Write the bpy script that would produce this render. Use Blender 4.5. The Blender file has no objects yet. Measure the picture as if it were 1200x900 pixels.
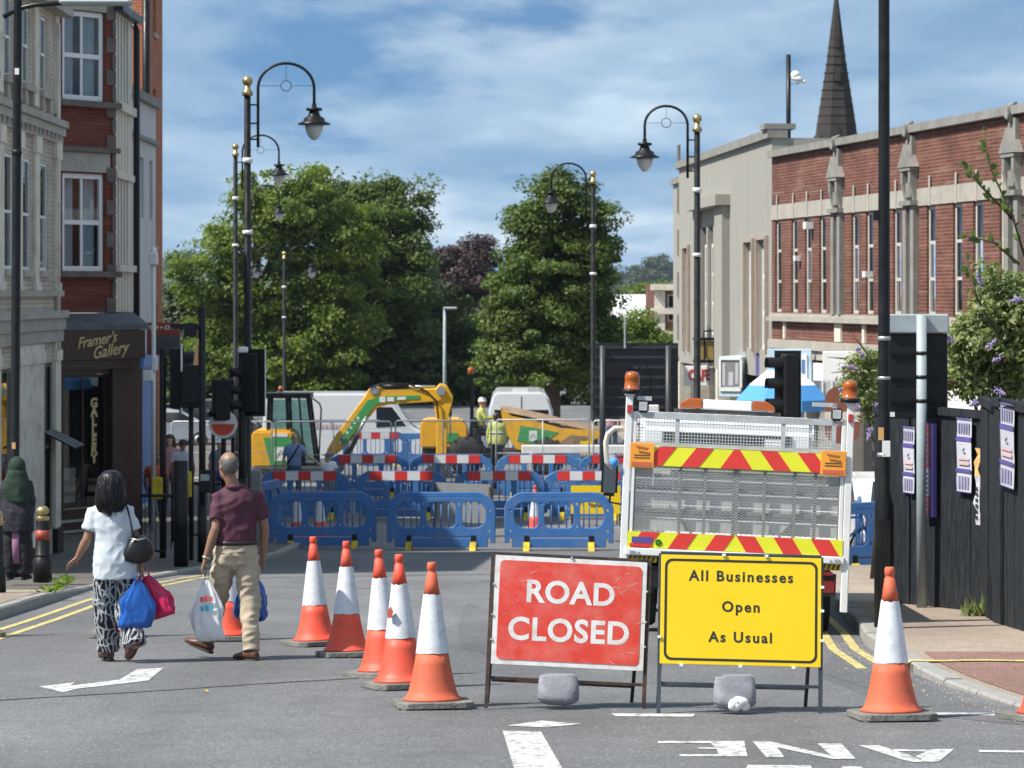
import bpy, bmesh, math, random
import numpy as np
from mathutils import Vector, Matrix, Euler, noise
rnd = random.Random(7)
S = bpy.context.scene
C = S.collection
PI = math.pi
R = math.radians

# ---------------------------------------------------------------- camera, sky, sun, exposure
F, HZ, CX, CZ = 3350.0, 345.0, 600.0, 1.71      # focal length and horizon row of the 1200 px wide photograph; eye height in metres
cam_d = bpy.data.cameras.new('camera')
cam = bpy.data.objects.new('camera', cam_d)
C.objects.link(cam)
cam.location = (0, 0, CZ)
cam.rotation_euler = (R(90), 0, 0)
cam_d.sensor_width = 36.0
cam_d.lens = F / 1200 * 36.0
cam_d.shift_y = -(450 - HZ) / 1200
cam_d.clip_start = 0.5
cam_d.clip_end = 9000
cam_d.dof.use_dof = True
cam_d.dof.focus_distance = 21.5
cam_d.dof.aperture_fstop = 7.0
S.camera = cam

SUN_EL, SUN_PHI = R(51), R(22)                   # elevation; the sun stands to the left, 14 degrees behind the picture plane
sun_dir = Vector((-math.cos(SUN_EL) * math.cos(SUN_PHI), -math.cos(SUN_EL) * math.sin(SUN_PHI), math.sin(SUN_EL)))
sl = bpy.data.lights.new('sun', 'SUN')
sl.energy = 5.0
sl.angle = R(0.53)
sl.color = (1.0, 0.95, 0.87)
sun = bpy.data.objects.new('sun', sl)
C.objects.link(sun)
sun.rotation_euler = sun_dir.to_track_quat('Z', 'Y').to_euler()

w = bpy.data.worlds.new('World')
S.world = w
w.use_nodes = True
nt = w.node_tree
nt.nodes.clear()
def N(t, typ, **kw):
    n = t.nodes.new(typ)
    for k, v in kw.items():
        if k in n.inputs: n.inputs[k].default_value = v
        else: setattr(n, k, v)
    return n
def L(t, a, b): t.links.new(a, b)
sky = N(nt, 'ShaderNodeTexSky', sky_type='NISHITA', sun_disc=False, sun_elevation=SUN_EL, sun_rotation=math.atan2(sun_dir.x, sun_dir.y))
sky.air_density = 1.0; sky.dust_density = 0.3; sky.ozone_density = 2.0
geo = N(nt, 'ShaderNodeTexCoord')
sep = N(nt, 'ShaderNodeSeparateXYZ'); L(nt, geo.outputs['Generated'], sep.inputs[0])
def MATH(t, op, a, b=None, clamp=False):
    n = t.nodes.new('ShaderNodeMath'); n.operation = op; n.use_clamp = clamp
    for i, v in enumerate((a, b)):
        if v is None: continue
        if hasattr(v, 'links'): L(t, v, n.inputs[i])
        else: n.inputs[i].default_value = v
    return n.outputs[0]
# the low sky is read a little higher up so that the clear gaps between the clouds stay blue
zz = MATH(nt, 'ADD', MATH(nt, 'MULTIPLY', MATH(nt, 'ABSOLUTE', sep.outputs[2]), 1.0), 0.30)
cmb = N(nt, 'ShaderNodeCombineXYZ'); L(nt, sep.outputs[0], cmb.inputs[0]); L(nt, sep.outputs[1], cmb.inputs[1]); L(nt, zz, cmb.inputs[2])
L(nt, cmb.outputs[0], sky.inputs['Vector'])
# clouds: a flat deck seen in perspective
den = MATH(nt, 'ADD', MATH(nt, 'MAXIMUM', sep.outputs[2], 0.0), 0.075)
cu = MATH(nt, 'DIVIDE', sep.outputs[0], den); cv = MATH(nt, 'DIVIDE', sep.outputs[1], den)
cp = N(nt, 'ShaderNodeCombineXYZ'); L(nt, cu, cp.inputs[0]); L(nt, MATH(nt, 'MULTIPLY', cv, 0.42), cp.inputs[1]); cp.inputs[2].default_value = 3.7
n1 = N(nt, 'ShaderNodeTexNoise', Scale=1.05, Detail=9.0, Roughness=0.52, Distortion=0.15); L(nt, cp.outputs[0], n1.inputs['Vector'])
n2 = N(nt, 'ShaderNodeTexNoise', Scale=1.5, Detail=6.0, Roughness=0.5); L(nt, cp.outputs[0], n2.inputs['Vector'])
def RAMP(t, fac, stops, interp='LINEAR'):
    n = t.nodes.new('ShaderNodeValToRGB'); n.color_ramp.interpolation = interp
    els = n.color_ramp.elements
    while len(els) < len(stops): els.new(0.5)
    for e, (p, c) in zip(els, stops):
        e.position = p; e.color = (c, c, c, 1) if isinstance(c, (int, float)) else tuple(c) + (1,)
    L(t, fac, n.inputs[0]); return n.outputs[0]
mask = RAMP(nt, n1.outputs[0], [(0.375, 0.0), (0.485, 0.50), (0.62, 0.94)], 'EASE')
ccol = RAMP(nt, n2.outputs[0], [(0.34, (3.5, 5.1, 6.9)), (0.50, (5.9, 7.5, 8.9)), (0.66, (8.8, 9.8, 10.5))])
hs = N(nt, 'ShaderNodeMix', data_type='RGBA', blend_type='MULTIPLY'); hs.inputs[0].default_value = 1.0
L(nt, sky.outputs[0], hs.inputs[6]); hs.inputs[7].default_value = (1.08, 1.42, 1.46, 1)
mx = N(nt, 'ShaderNodeMix', data_type='RGBA'); L(nt, mask, mx.inputs[0]); L(nt, hs.outputs[2], mx.inputs[6]); L(nt, ccol, mx.inputs[7])
bg = N(nt, 'ShaderNodeBackground', Strength=0.075); L(nt, mx.outputs[2], bg.inputs[0])
ow = N(nt, 'ShaderNodeOutputWorld'); L(nt, bg.outputs[0], ow.inputs[0])

S.view_settings.view_transform = 'Standard'
S.view_settings.look = 'None'
S.view_settings.exposure = 0.5
S.view_settings.gamma = 1.0
try:
    S.cycles.max_bounces = 5; S.cycles.transparent_max_bounces = 12; S.cycles.use_denoising = True
    S.cycles.caustics_reflective = False; S.cycles.caustics_refractive = False; S.cycles.sample_clamp_indirect = 6
except Exception: pass

# ---------------------------------------------------------------- the lie of the land
SLOPE, FLAT, KS = 194.0 / 3350, 3.29, 0.45
def gz(d):                                        # the street falls away from the camera and levels out at the works
    a = SLOPE * d
    h = max(KS - abs(a - FLAT), 0) / KS
    u = min(max((d - 82) / 14, 0), 1)
    return -(min(a, FLAT) - h * h * KS / 4) - 0.8 * u * u * (3 - 2 * u)
def W(px, py, d): return Vector(((px - CX) / F * d, d, CZ + (HZ - py) / F * d))
def gd(py, lift=0.0):                             # distance at which photograph row py meets the ground
    lo, hi = 5.0, 400.0
    for _ in range(50):
        m = (lo + hi) / 2
        if HZ + F * (CZ - gz(m) - lift) / m > py: lo = m
        else: hi = m
    return (lo + hi) / 2
def gp(px, py, lift=0.0):
    d = gd(py, lift); return ((px - CX) / F * d, d)
def gx(px, d): return (px - CX) / F * d

# ---------------------------------------------------------------- materials
MATS = {}
def mat(name, col, rough=0.6, metal=0.0, var=0.12, vs=5.0, bump=0.0, bs=60.0, dirt=None, spec=0.5, coat=0.0, emit=None, stretch=(1, 1, 1), ds=3.0, dr=(0.45, 0.72)):
    m = bpy.data.materials.new(name); m.use_nodes = True; t = m.node_tree
    b = t.nodes['Principled BSDF']
    b.inputs['Roughness'].default_value = rough; b.inputs['Metallic'].default_value = metal
    b.inputs['Specular IOR Level'].default_value = spec
    if coat: b.inputs['Coat Weight'].default_value = coat
    tc = N(t, 'ShaderNodeTexCoord'); oi = N(t, 'ShaderNodeObjectInfo')
    mp = N(t, 'ShaderNodeMapping'); mp.inputs['Scale'].default_value = stretch
    L(t, tc.outputs['Object'], mp.inputs['Vector'])
    va = N(t, 'ShaderNodeVectorMath', operation='ADD'); L(t, mp.outputs[0], va.inputs[0])
    sc_ = MATH(t, 'MULTIPLY', oi.outputs['Random'], 23.0); L(t, sc_, va.inputs[1])
    nz = N(t, 'ShaderNodeTexNoise', Scale=vs, Detail=6.0, Roughness=0.62); L(t, va.outputs[0], nz.inputs['Vector'])
    f = RAMP(t, nz.outputs[0], [(0.28, 1 - var), (0.72, 1 + var * 0.8)])
    mul = N(t, 'ShaderNodeMix', data_type='RGBA', blend_type='MULTIPLY'); mul.inputs[0].default_value = 1
    mul.inputs[6].default_value = (*col, 1); L(t, f, mul.inputs[7])
    out = mul.outputs[2]
    if dirt:
        dc, amt = dirt
        n3 = N(t, 'ShaderNodeTexNoise', Scale=ds, Detail=8.0, Roughness=0.7); L(t, va.outputs[0], n3.inputs['Vector'])
        df = RAMP(t, n3.outputs[0], [(dr[0], 0.0), (dr[1], amt)])
        d2 = N(t, 'ShaderNodeMix', data_type='RGBA'); L(t, df, d2.inputs[0]); L(t, out, d2.inputs[6]); d2.inputs[7].default_value = (*dc, 1)
        out = d2.outputs[2]
        rr = RAMP(t, n3.outputs[0], [(0.4, rough), (0.75, min(1, rough + 0.25))]); L(t, rr, b.inputs['Roughness'])
    L(t, out, b.inputs['Base Color'])
    if bump:
        nb = N(t, 'ShaderNodeTexNoise', Scale=bs, Detail=4.0); L(t, va.outputs[0], nb.inputs['Vector'])
        bp = N(t, 'ShaderNodeBump', Strength=bump, Distance=0.02); L(t, nb.outputs[0], bp.inputs['Height']); L(t, bp.outputs[0], b.inputs['Normal'])
    if emit:
        b.inputs['Emission Color'].default_value = (*emit[0], 1); b.inputs['Emission Strength'].default_value = emit[1]
    MATS[name] = m
    return m
def brick_mat(name, c1, c2, mortar, bw=0.225, rh=0.075, ms=0.011, soot=0.35):
    m = bpy.data.materials.new(name); m.use_nodes = True; t = m.node_tree
    b = t.nodes['Principled BSDF']; b.inputs['Roughness'].default_value = 0.85; b.inputs['Specular IOR Level'].default_value = 0.2
    tc = N(t, 'ShaderNodeTexCoord'); sp = N(t, 'ShaderNodeSeparateXYZ'); L(t, tc.outputs['Object'], sp.inputs[0])
    cb = N(t, 'ShaderNodeCombineXYZ'); L(t, MATH(t, 'ADD', sp.outputs[0], sp.outputs[1]), cb.inputs[0]); L(t, sp.outputs[2], cb.inputs[1])
    br = N(t, 'ShaderNodeTexBrick'); br.inputs['Scale'].default_value = 1; br.inputs['Brick Width'].default_value = bw; br.inputs['Row Height'].default_value = rh
    br.inputs['Mortar Size'].default_value = ms; br.inputs['Mortar Smooth'].default_value = 0.2; br.inputs['Bias'].default_value = -0.1
    br.inputs['Color1'].default_value = (*c1, 1); br.inputs['Color2'].default_value = (*c2, 1); br.inputs['Mortar'].default_value = (*mortar, 1)
    L(t, cb.outputs[0], br.inputs['Vector'])
    nz = N(t, 'ShaderNodeTexNoise', Scale=0.9, Detail=8.0, Roughness=0.7); L(t, tc.outputs['Object'], nz.inputs['Vector'])
    f = RAMP(t, nz.outputs[0], [(0.3, 1 - soot), (0.7, 1.12)])
    mul = N(t, 'ShaderNodeMix', data_type='RGBA', blend_type='MULTIPLY'); mul.inputs[0].default_value = 1; L(t, br.outputs['Color'], mul.inputs[6]); L(t, f, mul.inputs[7])
    # course-wide runs where the pointing shows paler
    ms_ = N(t, 'ShaderNodeMapping'); ms_.inputs['Scale'].default_value = (0.35, 0.35, 5.0); L(t, tc.outputs['Object'], ms_.inputs['Vector'])
    n4 = N(t, 'ShaderNodeTexNoise', Scale=1.6, Detail=4.0); L(t, ms_.outputs[0], n4.inputs['Vector'])
    f4 = RAMP(t, n4.outputs[0], [(0.56, 0.0), (0.70, 0.34)])
    mm = N(t, 'ShaderNodeMix', data_type='RGBA'); L(t, f4, mm.inputs[0]); L(t, mul.outputs[2], mm.inputs[6]); mm.inputs[7].default_value = (*[min(1, x * 1.5) for x in mortar], 1)
    L(t, mm.outputs[2], b.inputs['Base Color'])
    bp = N(t, 'ShaderNodeBump', Strength=0.6, Distance=0.01); L(t, MATH(t, 'SUBTRACT', 1.0, br.outputs['Fac']), bp.inputs['Height']); L(t, bp.outputs[0], b.inputs['Normal'])
    MATS[name] = m; return m
def leaf_mat(name, c_dark, c_mid, c_light, trans=0.25):
    m = bpy.data.materials.new(name); m.use_nodes = True; t = m.node_tree
    b = t.nodes['Principled BSDF']; b.inputs['Roughness'].default_value = 0.5; b.inputs['Specular IOR Level'].default_value = 0.3
    g = N(t, 'ShaderNodeNewGeometry'); tc = N(t, 'ShaderNodeTexCoord')
    nz = N(t, 'ShaderNodeTexNoise', Scale=0.7, Detail=4.0); L(t, tc.outputs['Object'], nz.inputs['Vector'])
    fac = MATH(t, 'ADD', MATH(t, 'MULTIPLY', g.outputs['Random Per Island'], 0.62), MATH(t, 'MULTIPLY', MATH(t, 'SUBTRACT', nz.outputs[0], 0.38), 1.7))
    col = RAMP(t, fac, [(0.1, c_dark), (0.5, c_mid), (0.95, c_light)])
    L(t, col, b.inputs['Base Color'])
    tr = N(t, 'ShaderNodeBsdfTranslucent'); hs_ = N(t, 'ShaderNodeMix', data_type='RGBA', blend_type='MULTIPLY'); hs_.inputs[0].default_value = 1
    L(t, col, hs_.inputs[6]); hs_.inputs[7].default_value = (1.5, 1.7, 0.6, 1); L(t, hs_.outputs[2], tr.inputs[0])
    ms = N(t, 'ShaderNodeMixShader'); ms.inputs[0].default_value = trans
    L(t, b.outputs[0], ms.inputs[1]); L(t, tr.outputs[0], ms.inputs[2]); L(t, ms.outputs[0], t.nodes['Material Output'].inputs[0])
    MATS[name] = m; return m
def glass_mat(name, tint=(0.75, 0.8, 0.82), refl=0.35, rough=0.02):
    m = bpy.data.materials.new(name); m.use_nodes = True; t = m.node_tree; t.nodes.remove(t.nodes['Principled BSDF'])
    fr = N(t, 'ShaderNodeFresnel', IOR=1.3); f = MATH(t, 'ADD', MATH(t, 'MULTIPLY', fr.outputs[0], 1.0), refl * 0.4, clamp=True)
    tr = N(t, 'ShaderNodeBsdfTransparent'); tr.inputs[0].default_value = (*tint, 1)
    gl = N(t, 'ShaderNodeBsdfGlossy', Roughness=rough); gl.inputs[0].default_value = (0.9, 0.95, 1, 1)
    ms = N(t, 'ShaderNodeMixShader'); L(t, f, ms.inputs[0]); L(t, tr.outputs[0], ms.inputs[1]); L(t, gl.outputs[0], ms.inputs[2])
    L(t, ms.outputs[0], t.nodes['Material Output'].inputs[0]); MATS[name] = m; return m

M = MATS
mat('black_paint', (0.0065, 0.0068, 0.0078), 0.33, var=0.25, vs=9, dirt=((0.03, 0.03, 0.028), 0.35), ds=6, spec=0.3)
mat('black_plastic', (0.009, 0.0095, 0.011), 0.5, var=0.2, spec=0.3)
mat('grey_post', (0.33, 0.38, 0.40), 0.5, var=0.14, vs=4, dirt=((0.2, 0.21, 0.2), 0.5))
mat('steel', (0.50, 0.52, 0.53), 0.4, 0.75, var=0.2, vs=8)
mat('galv', (0.52, 0.54, 0.55), 0.5, 0.35, var=0.22, vs=7, dirt=((0.30, 0.27, 0.23), 0.4))
mat('brass', (0.46, 0.36, 0.17), 0.35, 0.8, var=0.1)
mat('white_paint', (0.78, 0.79, 0.78), 0.4, var=0.05, dirt=((0.45, 0.43, 0.38), 0.35))
mat('white_plain', (0.80, 0.80, 0.79), 0.5, var=0.05)
mat('yellow_plant', (0.86, 0.45, 0.015), 0.4, var=0.1, dirt=((0.33, 0.22, 0.09), 0.55), ds=2.2)
mat('green_sticker', (0.06, 0.32, 0.10), 0.4, var=0.06)
mat('mud', (0.28, 0.19, 0.12), 0.95, var=0.4, vs=4, bump=0.6, bs=14)
mat('rubber', (0.035, 0.034, 0.033), 0.85, var=0.3, dirt=((0.16, 0.14, 0.11), 0.6))
mat('cone_orange', (0.86, 0.085, 0.04), 0.48, var=0.10, vs=7, dirt=((0.40, 0.10, 0.06), 0.75), ds=4.5, bump=0.08, bs=25)
mat('cone_faded', (0.66, 0.125, 0.055), 0.6, var=0.16, vs=6, dirt=((0.28, 0.10, 0.06), 0.6), ds=6, bump=0.08, bs=25)
mat('cone_white', (0.70, 0.72, 0.76), 0.4, var=0.08, vs=9, dirt=((0.34, 0.33, 0.32), 0.75), ds=9)
mat('cone_base', (0.15, 0.15, 0.14), 0.9, var=0.35, vs=9, dirt=((0.30, 0.28, 0.24), 0.7), bump=0.5, bs=40)
mat('sign_red', (0.70, 0.055, 0.032), 0.42, var=0.07, vs=4, dirt=((0.76, 0.24, 0.20), 0.6), ds=5, dr=(0.42, 0.7))
mat('sign_white', (0.80, 0.79, 0.77), 0.45, var=0.05, dirt=((0.45, 0.36, 0.28), 0.7), ds=9)
mat('sign_yellow', (0.90, 0.62, 0.006), 0.4, var=0.03, vs=2)
mat('sign_black', (0.025, 0.024, 0.02), 0.6, var=0.2)
mat('rusty_frame', (0.055, 0.045, 0.04), 0.65, 0.3, var=0.35, dirt=((0.20, 0.10, 0.06), 0.8), ds=9)
mat('sandbag', (0.26, 0.27, 0.30), 0.55, var=0.10, vs=6, dirt=((0.17, 0.17, 0.175), 0.5), ds=5, bump=0.2, bs=40)
mat('barrier_blue', (0.045, 0.165, 0.43), 0.42, var=0.1, vs=5, dirt=((0.14, 0.20, 0.30), 0.6), ds=4)
mat('refl_red', (0.70, 0.045, 0.035), 0.4, var=0.06)
mat('refl_white', (0.76, 0.76, 0.76), 0.4, var=0.06)
mat('refl_yellow', (0.78, 0.78, 0.03), 0.4, var=0.06)
mat('foot_yellow', (0.62, 0.45, 0.02), 0.7, var=0.25, dirt=((0.12, 0.1, 0.05), 0.8))
mat('amber', (0.40, 0.085, 0.006), 0.2, var=0.1, coat=0.5)
mat('orange_flap', (0.86, 0.36, 0.04), 0.55, var=0.1, dirt=((0.55, 0.2, 0.03), 0.6))
mat('tail_red', (0.45, 0.02, 0.02), 0.2, var=0.05, coat=0.5)
mat('dark_rubber', (0.02, 0.02, 0.02), 0.8, var=0.3, dirt=((0.09, 0.08, 0.07), 0.5))
mat('chassis', (0.05, 0.05, 0.052), 0.7, var=0.3, dirt=((0.14, 0.12, 0.1), 0.6))
mat('bed_grey', (0.56, 0.57, 0.57), 0.55, var=0.12, vs=3, dirt=((0.3, 0.28, 0.25), 0.6))
mat('fence_black', (0.012, 0.0155, 0.020), 0.7, var=0.4, vs=5, spec=0.25, dirt=((0.055, 0.06, 0.06), 0.6), ds=9, bump=0.5, bs=22, stretch=(3, 3, 0.5))
mat('stone', (0.40, 0.375, 0.325), 0.8, var=0.14, vs=1.5, dirt=((0.27, 0.25, 0.22), 0.75), ds=1.6, bump=0.2, bs=20)
mat('stone_white', (0.74, 0.69, 0.58), 0.75, var=0.10, vs=2, dirt=((0.25, 0.225, 0.19), 0.75), ds=2.0, bump=0.15, bs=20)
mat('stone_dark', (0.16, 0.13, 0.11), 0.85, var=0.25, vs=2, dirt=((0.06, 0.055, 0.05), 0.8))
mat('render_pale', (0.66, 0.61, 0.52), 0.8, var=0.06, vs=1, dirt=((0.42, 0.39, 0.33), 0.6), ds=1.4, stretch=(1, 1, 0.25))
mat('render_white', (0.56, 0.56, 0.56), 0.8, var=0.06, vs=1, dirt=((0.38, 0.40, 0.44), 0.5), ds=1.6, stretch=(1, 1, 0.25))
mat('concrete', (0.335, 0.325, 0.285), 0.9, var=0.14, vs=0.8, dirt=((0.2, 0.195, 0.175), 0.6), ds=0.8, dr=(0.42, 0.7), stretch=(1.6, 1.6, 0.22), bump=0.15, bs=18)
mat('coping', (0.25, 0.245, 0.225), 0.9, var=0.2, vs=2, dirt=((0.16, 0.155, 0.14), 0.8), ds=2.5)
mat('lead', (0.06, 0.068, 0.078), 0.6, var=0.2, dirt=((0.2, 0.21, 0.22), 0.5), ds=3)
mat('shop_brown', (0.040, 0.020, 0.017), 0.45, var=0.15)
mat('gold', (0.58, 0.46, 0.22), 0.5, var=0.1)
mat('shop_blue', (0.06, 0.22, 0.55), 0.5, var=0.1)
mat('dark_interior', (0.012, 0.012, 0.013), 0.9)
mat('curtain', (0.55, 0.60, 0.64), 0.9, var=0.25, vs=3, stretch=(6, 6, 0.4))
mat('timber', (0.33, 0.22, 0.14), 0.8, var=0.2)
mat('light_blue', (0.50, 0.66, 0.78), 0.6, var=0.08, dirt=((0.4, 0.45, 0.48), 0.5))
mat('awning_blue', (0.07, 0.30, 0.68), 0.7, var=0.08)
mat('awning_white', (0.80, 0.80, 0.80), 0.7, var=0.05)
mat('purple_sign', (0.13, 0.12, 0.33), 0.5, var=0.15)
mat('red_sign', (0.32, 0.05, 0.03), 0.5, var=0.1)
mat('red_text', (0.55, 0.04, 0.05), 0.5, var=0.1)
mat('shutter', (0.30, 0.30, 0.28), 0.6, 0.2, var=0.15)
mat('brown_sign', (0.22, 0.07, 0.04), 0.5, var=0.1)
mat('car_white', (0.75, 0.76, 0.77), 0.25, var=0.03, coat=0.6)
mat('car_blue', (0.05, 0.10, 0.2), 0.25, var=0.03, coat=0.6)
mat('car_grey', (0.2, 0.21, 0.22), 0.25, var=0.03, coat=0.6)
mat('dark_glass', (0.02, 0.026, 0.03), 0.06, var=0.05, spec=0.8)
mat('tyre', (0.025, 0.025, 0.025), 0.85, var=0.2)
mat('rim', (0.4, 0.4, 0.41), 0.35, 0.7, var=0.1)
mat('poster_white', (0.50, 0.50, 0.55), 0.6, var=0.10, vs=6)
mat('poster_purple', (0.10, 0.08, 0.30), 0.5, var=0.15)
mat('poster_text', (0.30, 0.28, 0.42), 0.6, var=0.1)
mat('poster_red', (0.60, 0.06, 0.08), 0.5, var=0.1)
mat('poster_orange', (0.72, 0.42, 0.16), 0.6, var=0.2)
mat('road_white', (0.62, 0.62, 0.60), 0.7, var=0.16, vs=14, dirt=((0.17, 0.17, 0.17), 0.9), ds=14, dr=(0.46, 0.60))
mat('road_yellow', (0.62, 0.50, 0.17), 0.75, var=0.15, vs=6, dirt=((0.17, 0.165, 0.14), 0.9), ds=12, dr=(0.46, 0.62))
mat('tar', (0.035, 0.035, 0.036), 0.6, var=0.2)
mat('kerb_stone', (0.33, 0.32, 0.30), 0.85, var=0.2, vs=4, dirt=((0.13, 0.12, 0.11), 0.75), ds=4, bump=0.3, bs=30)
mat('earth', (0.10, 0.10, 0.07), 0.95, var=0.3, vs=0.05)
mat('pale_green', (0.12, 0.16, 0.05), 0.8, var=0.3)
mat('bark', (0.09, 0.065, 0.045), 0.9, var=0.3, vs=6, bump=0.8, bs=14)
mat('timber_pale', (0.36, 0.29, 0.24), 0.8, var=0.12)
mat('spire_stone', (0.036, 0.029, 0.025), 0.95, var=0.45, vs=0.7, dirt=((0.045, 0.04, 0.036), 0.8), ds=0.8)
mat('dark_frame', (0.07, 0.085, 0.10), 0.5, 0.4, var=0.2)
mat('scuff', (0.75, 0.42, 0.40), 0.6, var=0.1)
mat('lamp_glass', (0.55, 0.58, 0.58), 0.15, var=0.08, spec=0.8)
mat('buddleia', (0.36, 0.28, 0.52), 0.8, var=0.3)
mat('dry_flower', (0.16, 0.09, 0.06), 0.9, var=0.3)
mat('chassis_grey', (0.20, 0.205, 0.21), 0.6, 0.2, var=0.25)
mat('mirror_glass', (0.06, 0.07, 0.08), 0.08, 0.3, var=0.05)
mat('bed_grey_dark', (0.23, 0.235, 0.235), 0.6, 0.1, var=0.12)
mat('sign_back', (0.013, 0.016, 0.021), 0.45, var=0.2)
mat('poster_pink', (0.60, 0.42, 0.42), 0.6, var=0.15)
mat('sticker_green', (0.10, 0.45, 0.05), 0.4, var=0.1)
mat('frame_white', (0.50, 0.49, 0.45), 0.6, var=0.12)
mat('blind', (0.46, 0.44, 0.39), 0.9, var=0.15, stretch=(1, 1, 8), vs=6)
mat('lantern_glass', (0.34, 0.24, 0.07), 0.4, var=0.2)
mat('sign_rib', (0.035, 0.039, 0.046), 0.45, var=0.2)
mat('slate', (0.12, 0.12, 0.14), 0.7, var=0.2)
mat('screen_green', (0.10, 0.55, 0.05), 0.5, var=0.1)
brick_mat('brick_right', (0.225, 0.068, 0.046), (0.145, 0.045, 0.034), (0.23, 0.18, 0.145), soot=0.5)
brick_mat('brick_left', (0.22, 0.042, 0.024), (0.165, 0.031, 0.018), (0.13, 0.085, 0.065), soot=0.35)
brick_mat('brick_orange', (0.46, 0.13, 0.06), (0.40, 0.10, 0.05), (0.36, 0.24, 0.17), soot=0.2)
brick_mat('brick_painted', (0.60, 0.545, 0.44), (0.56, 0.51, 0.41), (0.42, 0.375, 0.30), soot=0.4)
glass_mat('glass', refl=0.08); glass_mat('glass_cab', (0.7, 0.82, 0.8), 0.15)

def asphalt(name, col, patch, speck=0.35):
    m = bpy.data.materials.new(name); m.use_nodes = True; t = m.node_tree; b = t.nodes['Principled BSDF']
    b.inputs['Specular IOR Level'].default_value = 0.35
    tc = N(t, 'ShaderNodeTexCoord'); P = tc.outputs['Object']
    big = N(t, 'ShaderNodeTexNoise', Scale=0.22, Detail=5.0, Roughness=0.6); L(t, P, big.inputs['Vector'])
    mpw = N(t, 'ShaderNodeMapping'); mpw.inputs['Scale'].default_value = (1.3, 0.10, 1); L(t, P, mpw.inputs['Vector'])
    trk = N(t, 'ShaderNodeTexNoise', Scale=0.6, Detail=3.0); L(t, mpw.outputs[0], trk.inputs['Vector'])
    mid = N(t, 'ShaderNodeTexNoise', Scale=3.0, Detail=8.0, Roughness=0.7); L(t, P, mid.inputs['Vector'])
    fine = N(t, 'ShaderNodeTexVoronoi', Scale=85.0); L(t, P, fine.inputs['Vector'])
    f2 = N(t, 'ShaderNodeTexNoise', Scale=48.0, Detail=2.0); L(t, P, f2.inputs['Vector'])
    f = MATH(t, 'ADD', MATH(t, 'MULTIPLY', RAMP(t, big.outputs[0], [(0.33, 0.78), (0.66, 1.12)]), RAMP(t, mid.outputs[0], [(0.3, 0.88), (0.7, 1.10)])), 0.0)
    f = MATH(t, 'MULTIPLY', f, RAMP(t, trk.outputs[0], [(0.35, 0.84), (0.65, 1.08)]))
    sp = N(t, 'ShaderNodeSeparateXYZ'); L(t, fine.outputs['Color'], sp.inputs[0])
    sk = RAMP(t, sp.outputs[0], [(0.0, 1 - speck), (0.6, 1.0), (0.88, 1.0), (1.0, 1 + speck * 2.2)])
    f = MATH(t, 'MULTIPLY', f, MATH(t, 'MULTIPLY', sk, RAMP(t, f2.outputs[0], [(0.3, 0.82), (0.7, 1.18)])))
    mul = N(t, 'ShaderNodeMix', data_type='RGBA', blend_type='MULTIPLY'); mul.inputs[0].default_value = 1; mul.inputs[6].default_value = (*col, 1); L(t, f, mul.inputs[7])
    # oil spots and worn stains
    st = N(t, 'ShaderNodeTexNoise', Scale=1.1, Detail=10.0, Roughness=0.75); L(t, P, st.inputs['Vector'])
    sf = RAMP(t, st.outputs[0], [(0.54, 0.0), (0.68, 0.6)])
    m2 = N(t, 'ShaderNodeMix', data_type='RGBA'); L(t, sf, m2.inputs[0]); L(t, mul.outputs[2], m2.inputs[6]); m2.inputs[7].default_value = (*patch, 1)
    L(t, m2.outputs[2], b.inputs['Base Color']); b.inputs['Roughness'].default_value = 0.85
    bp = N(t, 'ShaderNodeBump', Strength=0.35, Distance=0.006); L(t, f2.outputs[0], bp.inputs['Height']); L(t, bp.outputs[0], b.inputs['Normal'])
    MATS[name] = m; return m
asphalt('asphalt', (0.166, 0.167, 0.170), (0.10, 0.10, 0.10))
asphalt('asphalt_patch', (0.138, 0.139, 0.142), (0.09, 0.09, 0.092), 0.25)
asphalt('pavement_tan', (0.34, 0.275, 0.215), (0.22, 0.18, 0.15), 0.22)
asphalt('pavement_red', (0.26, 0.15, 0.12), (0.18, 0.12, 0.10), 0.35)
asphalt('pavement_grey', (0.135, 0.12, 0.108), (0.10, 0.095, 0.09), 0.25)

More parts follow.
